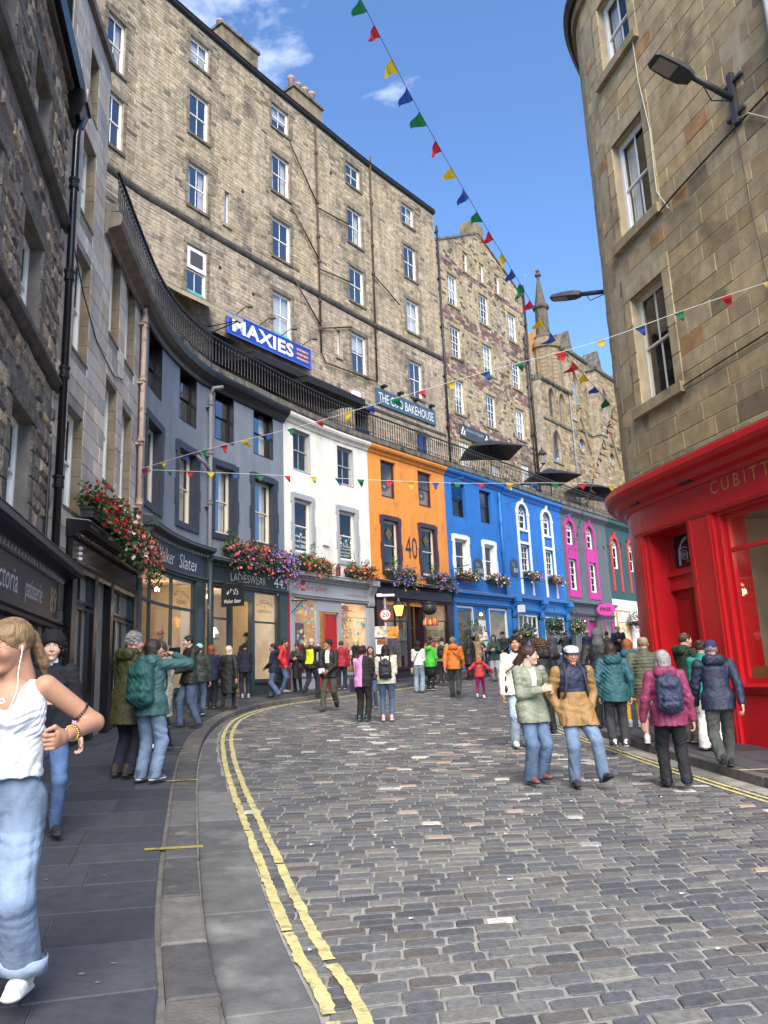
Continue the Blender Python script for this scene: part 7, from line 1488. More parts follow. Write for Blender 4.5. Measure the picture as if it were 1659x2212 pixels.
def person(label, x, y, hd, h=1.7, top=(.1, .1, .1), bot=(.05, .06, .1), hair=('short', (.05, .035, .025)), skin=0, shoe=((.03, .03, .03), (.5, .5, .5)), arms='hang', walk=0., lean=0., look=(0, 0), tl=.47, ts='jacket', hood=False, bs='jeans', fem=False, road=False, res=.013, topf=None, bw=1., collar=None, puff=0., extras=(), boot=False, feet=None, dz=0., bare=False, hs=1., wr=.006, hemz=.035, ss=1., pwr=1., base=None, mt=None, sleevec=None, gl=False, pole=None, hcurl=35):
    SEED[0] += 1; sd = SEED[0]; k = h; zb = gz(x, y)+(0 if road else .112)+dz
    root = thing('person', label, 'person', (x, y, zb), rad(hd)); G = lambda p: np.array(p, float)*k
    # skeleton
    fr = feet or (((.058, .17*walk, 0), (-.058, -.2*walk, .06*walk)) if walk >= 0 else ((.058, .2*walk, -.06*walk), (-.058, -.17*walk, 0)))
    an = [G((f[0], f[1]-(.02 if f[2] == 0 else 0), .055+f[2])) for f in fr]; pz = .53*k
    while any(np.linalg.norm(an[i]-np.array([(.05, -.05)[i]*k, 0, pz-.01*k])) > .478*k for i in (0, 1)): pz -= .004
    pel = np.array([0, 0, pz]); hip = [pel+G((.05, 0, -.01)), pel+G((-.05, 0, -.01))]; kn = []
    for i in (0, 1): q, t = ik(hip[i], an[i], .245*k, .238*k, np.array([(.12, -.12)[i], 1., 0])); kn.append(q); an[i] = t
    RL = rotm(0, rad(lean)); up = lambda p: pel+RL@G(p)
    sw = .098*bw if fem else .108*bw; sh = [up((sw, 0, .283)), up((-sw, 0, .283))]; nb = up((0, -.01, .30)); hc = up((0, .022, .395)); tg = ARMS[arms] if isinstance(arms, str) else arms
    if arms == 'hang' and walk: tg = ((.15, -.13*walk, .49), (-.15, .16*walk, .5))
    el, wrs = [], []
    for i in (0, 1):
        t = G(tg[i]); t = t+np.array([0, 0, pz-.53*k]); pl_ = np.array([(.55, -.55)[i], -.75, -.5]) if pole is None else np.array(pole[i], float); q, t2 = ik(sh[i], t, .178*k, .155*k, pl_); el.append(q); wrs.append(t2)
    # body: one mesh
    Vs, Fs, Cs = [], [], []; n0 = 0; sk = np.array(SKIN[skin])
    def addm(V, Fc, C):
        nonlocal n0
        Vs.append(V); Fs.append(np.asarray(Fc)+n0); n0 += len(V); Cs.append(np.tile(C, (len(Fc), 1)) if np.ndim(C) == 1 else C)
    fy = (1, .66, 1); bp = [cap(up((0, 0, .02)), up((0, 0, .13)), .07*k*bw, .066*k*bw, fy), cap(up((0, 0, .13)), up((0, 0, .235)), .066*k*bw, .076*k*bw, fy), cap(up((-.07*bw, 0, .265)), up((.07*bw, 0, .265)), .03*k), cap(nb-np.array([0, 0, .04*k]), hc-np.array([0, .01*k, .03*k]), .034*k, .031*k)]
    f_ = 1. if bare else .72; lf = 1. if bs == 'shorts' else .62
    for i in (0, 1): bp += [cap(sh[i], el[i], .03*k*f_, .0245*k*f_), cap(el[i], wrs[i], .025*k*f_, .0165*k), cap(hip[i], kn[i], .045*k*lf, .03*k*lf), cap(kn[i], kn[i]+(an[i]-kn[i])*.35, .03*k*lf, .031*k*lf), cap(kn[i]+(an[i]-kn[i])*.35, an[i]-np.array([0, 0, .01]), .031*k*lf, .019*k*lf)]
    addm(*sdf(bp, .009 if bare else .02, .02), sk)
    HS = hs*(h/1.75)**.6; RH = rotm(rad(look[0]), rad(look[1])+rad(lean)*.4); fine = res < .01
    V, Fc, cat = tpl(('head', fem, fine), lambda: head_tpl(fem, .0042 if fine else .0068)); hcol = np.array(hair[1]); pal_ = np.array([sk, (.62, .58, .54), (.03, .02, .015), hcol*.8+sk*.12, sk*np.array((.85, .5, .5)), sk*np.array((1.06, .86, .84))]); addm((V*HS)@RH.T+hc, Fc, pal_[cat])
    for i in (0, 1):
        d = wrs[i]-el[i]; d /= np.linalg.norm(d); inn = np.array([(-1., 1.)[i], .25, 0]); nrm_ = inn-d*(inn@d); nrm_ /= np.linalg.norm(nrm_); yv = np.cross(-nrm_, d)*1.; V, Fc = tpl(('hand', hcurl, fine), lambda: sdf(hand_prims(hcurl), .0042 if fine else .006, .012))
        B = np.stack([d, yv*1., -nrm_], 1); V2 = V.copy()
        if (yv[1] < 0 and abs(d[2]) > .5) or (abs(d[2]) <= .5 and yv[2] < 0): V2[:, 1] *= -1; Fc = Fc[:, ::-1]
        addm((V2*1.02*(h/1.75))@B.T+wrs[i]+d*.03, Fc, sk)
    body = npobj('body', np.concatenate(Vs), np.concatenate(Fs), np.concatenate(Cs), m_skin, root)
    # hair or hat
    if hair[0] not in ('bald',):
        V, Fc = tpl(('hair', hair[0], fine), lambda: sdf(hair_prims(hair[0]), .0045 if fine else .0075, .02, noise={'curly': .02, 'messy': .009, 'hood': .004}.get(hair[0], .001 if hair[0] not in ('flatcap', 'basecap', 'beanie', 'sunhat') else 0), seed=3, wl=.05 if hair[0] == 'curly' else .035))
        npobj({'beanie': 'beanie', 'flatcap': 'flat_cap', 'basecap': 'cap', 'sunhat': 'hat', 'hood': 'hood'}.get(hair[0], 'hair'), (V*HS*(1.2 if len(hair) > 2 and hair[2] == 'curly' else 1))@RH.T+hc, Fc, hair[1], m_hair if hair[0] not in ('flatcap', 'basecap', 'beanie', 'hood', 'sunhat') else m_cloth, root)
        if len(hair) > 2:
            V, Fc = tpl(('hair', hair[2], fine), lambda: sdf(hair_prims(hair[2]), .0045 if fine else .0075, .02, noise=.012 if hair[2] == 'curly' else .0035, seed=3, wl=.05)); npobj('hair', (V*HS*.985)@RH.T+hc, Fc, hair[3], m_hair, root)
    # trousers / skirt
    R_ = {'slim': (.056, .036, .027), 'jeans': (.06, .043, .036), 'wide': (.06, .047, .051), 'straight': (.059, .044, .042), 'shorts': (.06, .05, .05), 'leggings': (.053, .034, .023), 'skirt': (.056, .034, .024)}[bs]; bb = 1+(bw-1)*.45
    P = [cap(pel+G((-.028, -.004, -.005)), pel+G((.028, -.004, -.005)), .064*k*bb, None, (1, .92, 1)), cap(pel, pel+G((0, 0, .07)), .082*k*bb, .076*k*bb, (1, .7, 1))]
    for i in (0, 1):
        P.append(cap(hip[i]+G((0, -.005, -.01)), kn[i], R_[0]*k*bb, R_[1]*k))
        if bs == 'shorts': P.append(cap(kn[i], kn[i]+(an[i]-kn[i])*.05, R_[2]*k))
        else: e_ = an[i]-(kn[i]-an[i])*(.06 if bs in ('wide', 'straight', 'jeans') else .02)*(an[i][2] < .075*k); P += [cap(kn[i], e_, R_[1]*k, R_[2]*k)]
    if bs != 'shorts' and bs != 'leggings' and bs != 'skirt': P.append(cap((0, 0, hemz*k), (0, 0, .2), .01, None, (1, 1, 1), None, 0))
    if bs == 'skirt': P.append(cap(pel, pel+G((0, 0, -.16)), .085*k, .105*k, (1, .72, 1)))
    V, Fc = sdf(P, res, .022, noise=wr*pwr*(.5 if bs in ('leggings', 'slim') else 1), seed=sd, wl=.16, crisp=1)
    C = np.tile(np.array(bot, float), (len(Fc), 1))
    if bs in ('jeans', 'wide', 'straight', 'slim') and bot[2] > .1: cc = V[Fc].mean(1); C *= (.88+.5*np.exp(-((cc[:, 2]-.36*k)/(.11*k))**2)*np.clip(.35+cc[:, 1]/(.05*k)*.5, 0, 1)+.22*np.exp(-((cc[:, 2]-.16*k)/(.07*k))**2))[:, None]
    if bs == 'skirt': C[V[Fc].mean(1)[:, 2] < pz-.165*k] = (.012, .012, .013)
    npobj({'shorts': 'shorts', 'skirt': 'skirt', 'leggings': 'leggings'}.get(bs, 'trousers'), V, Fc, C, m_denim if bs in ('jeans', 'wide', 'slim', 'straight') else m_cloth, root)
    # upper garment
    slk = 1.1 if ts == 'jacket' else 1.0; bw = 1+(bw-1)*.6; hem = tl-.53; q = .1*bw*slk*.92
    P = [cap(up((0, -.004, hem-.03)), up((0, 0, .09)), (.112 if ts == 'jacket' else .101)*k*bw*(1.04 if tl < .4 else 1), .089*k*bw*(1.03 if ts == 'jacket' else 1), (1, .82, 1)), cap(up((0, 0, .09)), up((0, .004, .22)), .089*k*bw, .1*k*bw, (1, .68, 1)), cap(up((-.068*bw, -.006, .268)), up((.068*bw, -.006, .268)), (.037 if ts != 'vest' else .034)*k, None, (1, 1, .9))]+([cap(nb-G((0, 0, .02)), nb+G((0, .012, .018)), .043*k, .044*k)] if ts != 'vest' else [])
    if fem: P.append(cap(up((-.035, .045, .205)), up((.035, .045, .205)), .038*k, None, (1, .9, 1)))
    if tl < .53 and ts != 'vest':
        for i in (0, 1): P.append(cap(hip[i]+G((0, 0, .03)), hip[i]+(kn[i]-hip[i])*.55, (R_[0]+.017)*k*bb, (R_[0]*.5+R_[1]*.5+.02)*k))
    P.append(cap(pel+G((0, 0, hem)), pel, .01, None, (1, 1, 1), None, 0))
    if ts != 'vest':
        for i in (0, 1): cuff = wrs[i]-(wrs[i]-el[i])*.02; P += [cap(sh[i], el[i], .041*k*slk*.9, .033*k*slk), cap(el[i], cuff, .033*k*slk, .0245*k*slk)]
    if hood: P += [cap(up((-.04, -.062, .305)), up((.04, -.062, .305)), .042*k, None, (1, .8, 1), .02), cap(up((-.055, -.02, .325)), up((-.03, -.07, .325)), .026*k), cap(up((.055, -.02, .325)), up((.03, -.07, .325)), .026*k)]
    P += [cap(nb+G((0, .02, .03)), hc+G((0, .01, .0)), .036*k, .03*k, (1, 1, 1), .01, -1)]
    if ts == 'vest': P += [cap(nb+G((0, .03, -.005)), nb+G((0, .09, -.075)), .046*k, .022*k, (1.1, 1, 1), .012, -1), ell(nb+G((0, 0, .03)), (.062*k, .06*k, .05*k), .012, -1)]
    V, Fc = sdf(P, res, .026, noise=wr, seed=sd+50, puff=puff, wl=.19 if ts != 'vest' else .09, crisp=1); Cc = V[Fc].mean(1); C = np.tile(np.array(top, float), (len(Fc), 1))
    if topf is not None:
        u = (Cc-pel)/k; mk_ = topf(u, np.hypot(u[:, 0], 0)); 
        for sel, c_ in mk_: C[sel] = c_
    npobj({'jacket': 'jacket', 'vest': 'top', 'jumper': 'jumper'}.get(ts, 'jacket') if tl > .4 else 'coat', V, Fc, C, mt or m_shell if ts == 'jacket' else m_cloth, root)
    if collar is not None: V, Fc = sdf([cap(nb-G((0, -.012, .012)), nb+G((0, .024, .03)), .036*k, .037*k)], .01, .01); npobj('collar', V, Fc, collar, m_cloth, root)
    # shoes
    for i in (0, 1):
        V, Fc, z_ = tpl(('shoe', boot), lambda: shoe_tpl(boot)); tilt = fr[i][2]; Rf = rotm((-.12, .12)[i], -min(tilt*11, 1.0)); s_ = h/1.72*(.95 if fem else 1.05)*ss; C = np.where((z_ < .03)[:, None], np.array(shoe[1], float), np.array(shoe[0], float)); off_ = np.array([0, .05, -.05]) if False else np.array([0, 0, 0])
        npobj('shoe', (V*s_-np.array([0, 0, .075*s_]))@Rf.T+an[i]+np.array([0, .015, .01*s_]), Fc, C, m_cloth, root)
    if gl:
        gb = MB()
        for sg in (-1, 1): gb.tube([tuple((np.array((sg*.034+.025*math.cos(t*math.pi/6), .104, .008+.021*math.sin(t*math.pi/6)))*HS)@RH.T+hc) for t in range(13)], .0018, 5, cap=False); gb.tube([tuple((np.array(p)*HS)@RH.T+hc) for p in ((sg*.06, .1, .012), (sg*.08, .05, .014), (sg*.083, -.01, .008))], .0016, 4)
        gb.tube([tuple((np.array(p)*HS)@RH.T+hc) for p in ((-.01, .106, .012), (.01, .106, .012))], .0016, 4)
        me = gb.mesh('glasses', mat('glasses_frame', (.12, .05, .03) if gl == 1 else (.05, .05, .05), rough=.3, bump=0)); o = bpy.data.objects.new('glasses', me); col.objects.link(o); o.parent = root
    J = dict(root=root, pel=pel, sh=sh, el=el, wr=wrs, hc=hc, nb=nb, up=up, h=h, an=an, kn=kn, RH=RH, HS=HS, x=x, y=y, zb=zb, hd=hd, hip=hip)
    for e in extras: e(J)
    return J
def held(J, name, label, cat): return thing(name, label, cat, (J['x'], J['y'], J['zb']), rad(J['hd']))
def local(name, mb, m, t, smooth=True): o = bpy.data.objects.new(name, mb.mesh(name, m, (0, 0, 0), smooth)); col.objects.link(o); o.parent = t; return o
def pack(c, label, s=1., strap=None, low=0.):
    def f(J):
        t = held(J, 'backpack', label, 'backpack'); k = J['h']; V, Fc = tpl('pack', backpack_tpl); p = J['up']((0, -.128, .155-low)); npobj('bag', V*s+p, Fc, c, m_shell, t); sc_ = shade(c, .7) if strap is None else strap
        for i in (0, 1):
            sg = (1, -1)[i]; pts = [J['up'](q) for q in ((sg*.055, -.085, .27), (sg*.062, -.03, .322), (sg*.066, .035, .30), (sg*.072, .075, .22), (sg*.085, .06, .12), (sg*.095, -.03, .06), (sg*.06, -.09, .03))]; local('strap', MB().tube([tuple(q) for q in catmull3(pts, 4)], .016, 6), mat('strap%03d' % int(sum(sc_)*900 % 997), sc_, rough=.8, bump=.1), t)
    return f
def shoulderbag(c, label, side=1, z=-.02, w=.26, hh=.28, cross=True, name='shoulder_bag'):
    def f(J):
        t = held(J, name, label, 'bag'); p = J['up']((side*.125, -.03, z)); V, Fc = sdf([cap(p+np.array([0, -w*.35, -hh*.3]), p+np.array([0, w*.35, -hh*.3]), .06, None, (.6, 1, 1)), cap(p+np.array([0, -w*.3, hh*.25]), p+np.array([0, w*.3, hh*.25]), .045, None, (.6, 1, 1))], .011, .12, noise=.004, seed=5); npobj('bag', V, Fc, c, m_cloth, t)
        o_ = -side if cross else side; pts = [p+np.array([0, .08, hh*.4]), J['up']((side*.05, .09, .2)), J['up']((o_*.075, .02, .322)), J['up']((side*.02, -.085, .2)), p+np.array([0, -.08, hh*.4])]; local('strap', MB().tube([tuple(q) for q in catmull3(pts, 5)], .011, 6), mat('strap_dark', (.03, .03, .03), bump=0), t)
    return f
def handbag(c, label, i=0, w=.3, hh=.32, name='carrier_bag', rot=0., drop=.3):
    def f(J):
        t = held(J, name, label, 'bag'); p = J['wr'][i]+np.array([0, 0, -drop-hh*.35]); mb = MB(); mb.box(tuple(p), (.09, w, hh), rot); o = bpy.data.objects.new('bag', mb.mesh('bag', mat('bag_%s' % label[:18], c, rough=.6, var=.15, bump=.1))); col.objects.link(o); o.parent = t
        for s_ in (-.3, .3): local('handle', MB().tube([tuple(p+np.array([0, w*s_, hh*.5])), tuple(J['wr'][i]+np.array([0, .02, -.06]))], .008, 5), mat('strap_dark', (.03, .03, .03), bump=0), t)
    return f
def phone(label, i=0, c=(.02, .02, .025), d=(0, .05, .06), sz=(.075, .012, .15), name='phone', cat='phone', rz=0.):
    def f(J): t = held(J, name, label, cat); local('body', MB().box(tuple(J['wr'][i]+np.array(d)), sz, rz), mat('phone%d' % int(sum(c)*100), c, rough=.3, bump=0), t, False)
    return f
# ------------------------------------------------------------ the crowd
BRN, DKB, BLK, GRY, WHG, BLO, RDB, AUB = (.06, .035, .022), (.03, .018, .012), (.012, .01, .01), (.22, .21, .2), (.45, .43, .4), (.45, .33, .17), (.22, .07, .025), (.12, .04, .025)
JEAN, LJEAN, DJEAN, NAV, BLK_ = (.06, .092, .15), (.14, .2, .3), (.025, .04, .075), (.012, .016, .035), (.012, .012, .014)
WS, BS, TS = ((.72, .71, .68), (.66, .65, .62)), ((.02, .02, .022), (.04, .04, .04)), ((.06, .1, .13), (.5, .5, .5))
# left pavement
person('curly dark-haired woman in black beanie and black jumper with white collar facing camera', -3.0, 6.9, 208, 1.72, (.012, .013, .018), (.06, .11, .22), ('beanie', (.008, .008, .01), 'curly', BLK), 3, BS, 'rchest', fem=True, ts='jumper', bs='slim', collar=(.72, .71, .69), look=(-6, -3), res=.0085,
       extras=(shoulderbag((.55, .38, .5), 'pale pink bag strap on the woman in black beanie', -1, .02), phone('phone held low by the woman in black beanie', 0, (.3, .3, .32), (0, .04, .02), (.012, .15, .075))))
person('grey-haired man in long olive green parka seen from behind', -3.33, 9.95, -28, 1.79, (.045, .048, .016), (.014, .017, .032), ('messy', GRY), 0, ((.05, .035, .03), (.03, .03, .03)), 'low', tl=.36, hood=True, bw=1.18, bs='straight', look=(-25, 4), res=.0095, lean=4)
person('woman in teal jacket and light blue jeans seen from behind taking a photo', -2.93, 9.6, -18, 1.7, (.035, .1, .1), LJEAN, ('long', DKB), 0, TS, 'both_up', tl=.46, fem=True, bs='straight', hood=True, look=(-20, -4), res=.0095, bw=1.08,
       extras=(pack((.015, .075, .07), 'dark green hiking backpack on the woman in teal jacket', 1.12), phone('black phone held up by the woman in teal jacket', 0, (.012, .012, .015), (-.05, .06, .06), (.16, .012, .08))))
person('woman in long beige coat and sunglasses holding a phone beside the couple', -3.62, 12.4, 150, 1.68, (.26, .24, .19), BLK_, ('long', BRN), 0, WS, 'phone', tl=.3, fem=True, bs='wide', look=(20, 5), extras=(phone('dark phone held up by the woman in beige coat', 0),))
person('young man with cropped dark hair in black hoodie and blue jeans looking left', -4.0, 15.6, 122, 1.8, (.022, .022, .02), JEAN, ('short', BLK), 3, BS, 'read', hood=True, look=(0, 0), feet=((.06, .1, 0), (-.07, -.06, 0)), extras=(phone('small phone in the hands of cropped-haired man', 0, d=(-.05, .05, .02)),))
person('grey curly-haired woman partly hidden behind cropped-haired man', -4.45, 15.4, 140, 1.6, (.25, .25, .22), BLK_, ('curly', GRY), 3, fem=True, extras=(shoulderbag((.5, .02, .05), 'bright red shoulder bag by the grey curly-haired woman', 1, .05, .3, .34),))
person('person in mint cap and dark jacket behind the cropped-haired man', -4.4, 18.0, 10, 1.62, (.03, .04, .035), JEAN, ('basecap', (.3, .6, .5), 'short', BRN), 0)
person('auburn-haired woman in navy jumper and black trousers seen from behind', -4.52, 19.7, 5, 1.58, (.012, .018, .05), BLK_, ('bob', RDB), 0, ((.03, .03, .03), (.3, .3, .3)), fem=True, ts='jumper', bw=1.1, bs='straight', tl=.44)
person('blonde woman in long black coat walking away', -4.0, 19.35, -5, 1.56, (.014, .014, .016), BLK_, ('bob', (.6, .5, .34)), 0, BS, 'hang', walk=.6, tl=.26, fem=True, bs='slim', extras=(shoulderbag((.015, .015, .015), 'black handbag swinging at the blonde woman', 1, -.12),))
person('woman with hair up in dark navy jumper at the green shop door', -4.25, 22.9, 20, 1.62, (.012, .014, .028), NAV, ('bun', DKB), 1, ((.3, .3, .3), (.5, .5, .5)), 'low', fem=True, ts='jumper')
person('girl in navy hoodie and wide blue jeans looking up left', -3.42, 23.0, 80, 1.58, (.012, .018, .04), (.07, .11, .19), ('pony', BLK), 0, BS, 'low', walk=.5, bs='wide', fem=True, hood=True, look=(10, -12), ts='jumper')
person('man in red jacket and jeans facing right', -3.4, 25.0, -95, 1.68, (.5, .02, .03), (.05, .09, .17), ('short', BLK), 1, ((.25, .24, .22), (.4, .4, .4)), 'pocket', hood=True)
person('dark-haired woman in black jacket looking down holding black bag', -3.0, 25.35, 170, 1.55, (.018, .018, .02), BLK_, ('bun', DKB), 1, BS, 'chest', fem=True, look=(0, 25), bs='slim', extras=(handbag((.02, .02, .022), 'black carrier bag hanging from the looking-down woman', 1, .34, .36),))
def vest(u, r): return [((u[:, 1] < -.02) & (u[:, 2] > .02) & (u[:, 2] < .27) & (np.abs(u[:, 0]) < .078), (.62, .72, .01))]
person('bald man in black with fluorescent yellow back panel walking away', -2.38, 23.6, -28, 1.72, (.014, .014, .018), (.018, .022, .04), ('bald', GRY), 3, BS, 'rphone', walk=.7, topf=vest, bw=1.08)
person('bearded man in open black jacket and khaki trousers walking in the road', -1.57, 20.0, 165, 1.79, (.014, .014, .016), (.07, .068, .052), ('messy', BLK), 1, ((.08, .07, .06), (.05, .05, .05)), 'low', walk=.75, road=True, look=(-35, -8), gl=2, res=.0095, topf=lambda u, r: [((u[:, 1] > .03) & (np.abs(u[:, 0]) < .03) & (u[:, 2] > .14), (.7, .68, .66))],
       extras=(phone('folded white map held by bearded man', 0, (.7, .7, .68), (-.02, .08, 0), (.14, .02, .12), 'folded_map', 'map', .4),))
person('person in dark red jumper behind the bearded man', -1.6, 25.8, 0, 1.6, (.3, .01, .025), NAV, ('short', BRN), 0)
def pinkb(u, r): return [((u[:, 0] > .02) | (np.abs(u[:, 0]) > .125), (.014, .013, .015))]
person('woman in pink and black fleece with dark cropped hair seen from behind', -.62, 17.5, -20, 1.63, (.62, .26, .5), BLK_, ('messy', (.035, .014, .012)), 1, ((.03, .08, .13), (.05, .35, .35)), 'low', road=True, fem=True, bw=1.15, topf=pinkb, bs='straight', look=(-15, -10), res=.0095, ts='jumper', tl=.46,
       extras=(phone('purple paper gift bag held by woman in pink fleece', 1, (.035, .02, .06), (-.2, -.02, -.12), (.26, .08, .3), 'gift_bag', 'bag', .3),))
person('dark-haired woman behind the pink fleece looking up', -.5, 20.4, 165, 1.6, (.02, .02, .022), (.04, .07, .13), ('long', BLK), 1, ((.03, .09, .12), (.5, .5, .5)), 'chest', road=True, fem=True, look=(20, -20), bs='slim')
person('black-haired woman in cream fleece and blue jeans seen from behind', -.1, 17.42, -4, 1.67, (.6, .56, .46), (.06, .1, .17), ('long', BLK), 1, ((.6, .36, .36), (.7, .62, .6)), 'low', road=True, fem=True, ts='jumper', bs='slim', bw=1.12, look=(0, -4), res=.0095, tl=.49, extras=(pack((.02, .02, .024), 'small black backpack on the woman in cream fleece', .88),))
person('blond person in black puffer taking a photo at gallery window', -1.2, 27.4, -60, 1.64, (.016, .016, .018), BLK_, ('bob', (.55, .42, .2)), 0, BS, 'phone', puff=.006)
# in front of the orange house
person('person in white jacket with black hood and pale jeans seen from behind', .92, 25.5, -10, 1.64, (.66, .65, .62), (.22, .3, .36), ('hood', BLK), 0, WS, 'low', road=True, fem=True, bs='wide', tl=.53, extras=(shoulderbag((.3, .25, .15), 'tan handbag on the person in white jacket', -1, -.1, .22, .2),))
person('woman in bright green jacket and black skirt holding a phone', 1.32, 26.1, -35, 1.66, (.06, .5, .04), BLK_, ('pony', DKB), 0, ((.02, .02, .02), (.6, .6, .6)), 'chest', road=True, fem=True, bs='skirt', hood=True, extras=(shoulderbag((.12, .11, .09), 'grey bag on the woman in green jacket', -1, -.08),))
person('person in red top at the aubergine shop window', 1.5, 28.3, 15, 1.66, (.45, .02, .03), NAV, ('short', DKB), 0)
person('person in pale olive jacket with black backpack at the shop window', 1.88, 27.9, -15, 1.62, (.3, .34, .2), (.02, .02, .022), ('short', DKB), 0, extras=(pack((.015, .015, .018), 'black backpack on the person in pale olive jacket', .9),))
person('grey-haired man in orange jacket and grey trousers walking away', 1.9, 23.35, -8, 1.77, (.58, .16, .02), (.04, .045, .045), ('messy', (.2, .18, .16)), 0, BS, 'hang', walk=-.7, road=True, hood=True, bs='straight', bw=1.08, extras=(shoulderbag((.012, .075, .045), 'large dark green tote on the man in orange jacket', 1, .02, .42, .4, True, 'tote_bag'),))
person('little girl in red hooded top and magenta leggings running away', 2.58, 22.8, -15, 1.25, (.52, .03, .04), (.2, .008, .09), ('long', (.3, .18, .08)), 0, WS, 'spread', walk=.8, road=True, fem=True, bs='leggings', hood=True, hs=1.12, tl=.5)
person('woman in long dark coat by the picture stand', 3.1, 30.4, 30, 1.62, (.02, .018, .018), BLK_, ('long', BRN), 0, BS, fem=True, tl=.3)
person('woman in camel jacket with phone raised by the picture stand', 3.5, 31.0, -20, 1.62, (.3, .2, .1), BLK_, ('long', (.16, .09, .045)), 0, BS, 'phone', fem=True)
person('woman in sunglasses and dark teal jacket with pale grey jeans facing camera', 3.95, 29.5, 165, 1.74, (.02, .06, .055), (.27, .29, .33), ('long', BLK), 0, ((.08, .08, .09), (.2, .2, .2)), 'chest', road=True, fem=True, bs='straight', gl=2, extras=(shoulderbag((.03, .04, .03), 'dark crossbody bag on woman in sunglasses', 1, -.02, .26, .22),))
person('person in black coat leaning at the blue shop', 4.5, 30.8, 150, 1.72, (.015, .015, .018), BLK_, ('basecap', BLK, 'short', BLK), 0, WS, 'low')
person('man in brown leather jacket and black cap looking right', 4.95, 30.6, -80, 1.78, (.09, .075, .055), BLK_, ('basecap', BLK, 'short', BLK), 1, BS, 'low')
# the couple and those behind them
person('young man in cream jacket with black collar behind the couple', 2.14, 13.35, 188, 1.84, (.6, .57, .5), (.24, .32, .4), ('messy', BLK), 1, ((.7, .69, .66), (.62, .6, .55)), 'hang', road=True, look=(-20, 0), collar=(.02, .02, .02), bs='straight', res=.0095, extras=(shoulderbag((.02, .022, .045), 'dark navy bag on the man in cream jacket', 1, .05, .3, .36),))
person('person with curly brown hair in black jacket behind the flat cap man', 2.95, 15.2, 10, 1.78, (.018, .018, .02), BLK_, ('curly', (.09, .05, .025)), 1, BS, 'both_up', road=True, hood=True)
def sage(u, r): return [((u[:, 1] > .05) & (np.abs(u[:, 0]-.012) < .02+.05*(u[:, 2]-.2)) & (u[:, 2] > .17), (.62, .6, .56))]
person('woman in sage green jacket and flared blue jeans looking aside at her companion', 1.78, 10.12, 205, 1.72, (.21, .23, .17), (.072, .112, .185), ('wind', (.045, .02, .014)), 3, ((.17, .06, .05), (.03, .02, .02)), ((.02, .15, .67), (-.1, .12, .66)), road=True, fem=True, bs='wide', look=(48, 5), res=.0085, topf=sage, gl=1, walk=.15, tl=.44, bw=1.06, boot=False, wr=.007)
def twotone(u, r): return [((u[:, 2] > .135) & (np.abs(u[:, 0]) < .105), (.014, .02, .05))]
person('man in grey flat cap and navy and tan jacket with hands in pockets', 2.3, 9.98, 186, 1.72, (.27, .155, .055), (.105, .15, .225), ('flatcap', (.4, .42, .48), 'short', DKB), 1, ((.03, .032, .03), (.02, .02, .02)), ((.112, .01, .515), (-.112, .01, .515)), road=True, bs='straight', look=(-6, 6), res=.0085, topf=twotone, gl=2, feet=((.055, .04, 0), (-.12, .12, .03)), hood=True, tl=.43, bw=1.12, boot=True, wr=.007, extras=(pack((.05, .055, .06), 'grey rucksack worn by the flat cap man', .9),))
person('hooded person in grey hood and long black coat walking away on right pavement', 3.98, 14.9, -25, 1.86, (.018, .018, .02), BLK_, ('hood', (.1, .105, .11)), 0, BS, 'pocket', tl=.4, bw=1.15)
person('woman in shiny teal jacket and charcoal trousers seen from behind', 3.5, 12.4, -6, 1.62, (.018, .085, .1), (.035, .038, .042), ('long', DKB), 0, ((.62, .62, .6), (.6, .6, .58)), 'hang', road=False, fem=True, bs='straight', hood=True, tl=.44, bw=1.18, walk=.12, res=.0095, wr=.009)
person('balding man in navy jacket facing camera up the street', 9.2, 31.3, 172, 1.82, (.015, .018, .04), NAV, ('balding', BRN), 0, BS, 'rchest')
person('red-haired woman in blue jacket and mustard leggings walking away', 4.5, 14.8, -15, 1.66, (.03, .1, .15), (.5, .26, .02), ('bob', (.3, .1, .035)), 0, ((.5, .5, .48), (.55, .55, .53)), 'hang', walk=.5, fem=True, bs='leggings', hood=True, bw=1.1)
person('man in quilted olive jacket and beige shorts walking away', 4.12, 12.7, -22, 1.72, (.085, .088, .055), (.4, .35, .24), ('balding', (.3, .2, .12)), 0, ((.68, .68, .65), (.62, .62, .6)), 'hang', walk=-.5, bs='shorts', puff=.012, bw=1.15)
person('grey-haired woman in magenta jacket and black trousers stepping off the kerb', 3.42, 9.85, -10, 1.66, (.21, .03, .085), BLK_, ('bob', (.26, .255, .25)), 0, ((.02, .025, .04), (.02, .02, .02)), ((.17, .02, .48), (-.19, .04, .47)), road=True, fem=True, bs='straight', hood=True, tl=.45, bw=1.12, walk=-.45, res=.0085, wr=.007, extras=(pack((.02, .026, .06), 'navy backpack on the woman in magenta jacket', .98),))
person('balding man in dark green hoodie and khaki cargo trousers facing right', 4.85, 12.9, -75, 1.78, (.022, .042, .022), (.17, .14, .09), ('balding', BRN), 3, ((.06, .06, .06), (.4, .4, .38)), 'low', ts='jumper', hood=True, bs='straight', bw=1.12, res=.0095, wr=.008)
person('woman in emerald top and white trousers beside navy cap man', 4.8, 12.1, -35, 1.66, (.015, .22, .18), (.68, .67, .65), ('bun', BRN), 0, ((.5, .33, .24), (.6, .52, .42)), 'low', fem=True, ts='jumper', bs='wide', bw=1.02)
person('man in navy jacket and blue cap striding away at far right', 4.32, 10.5, -12, 1.68, (.014, .02, .045), (.06, .065, .06), ('basecap', (.025, .03, .08), 'short', GRY), 0, BS, 'hang', walk=.85, bs='straight', hood=True, bw=1.12, tl=.46, res=.0085, wr=.007, lean=6)
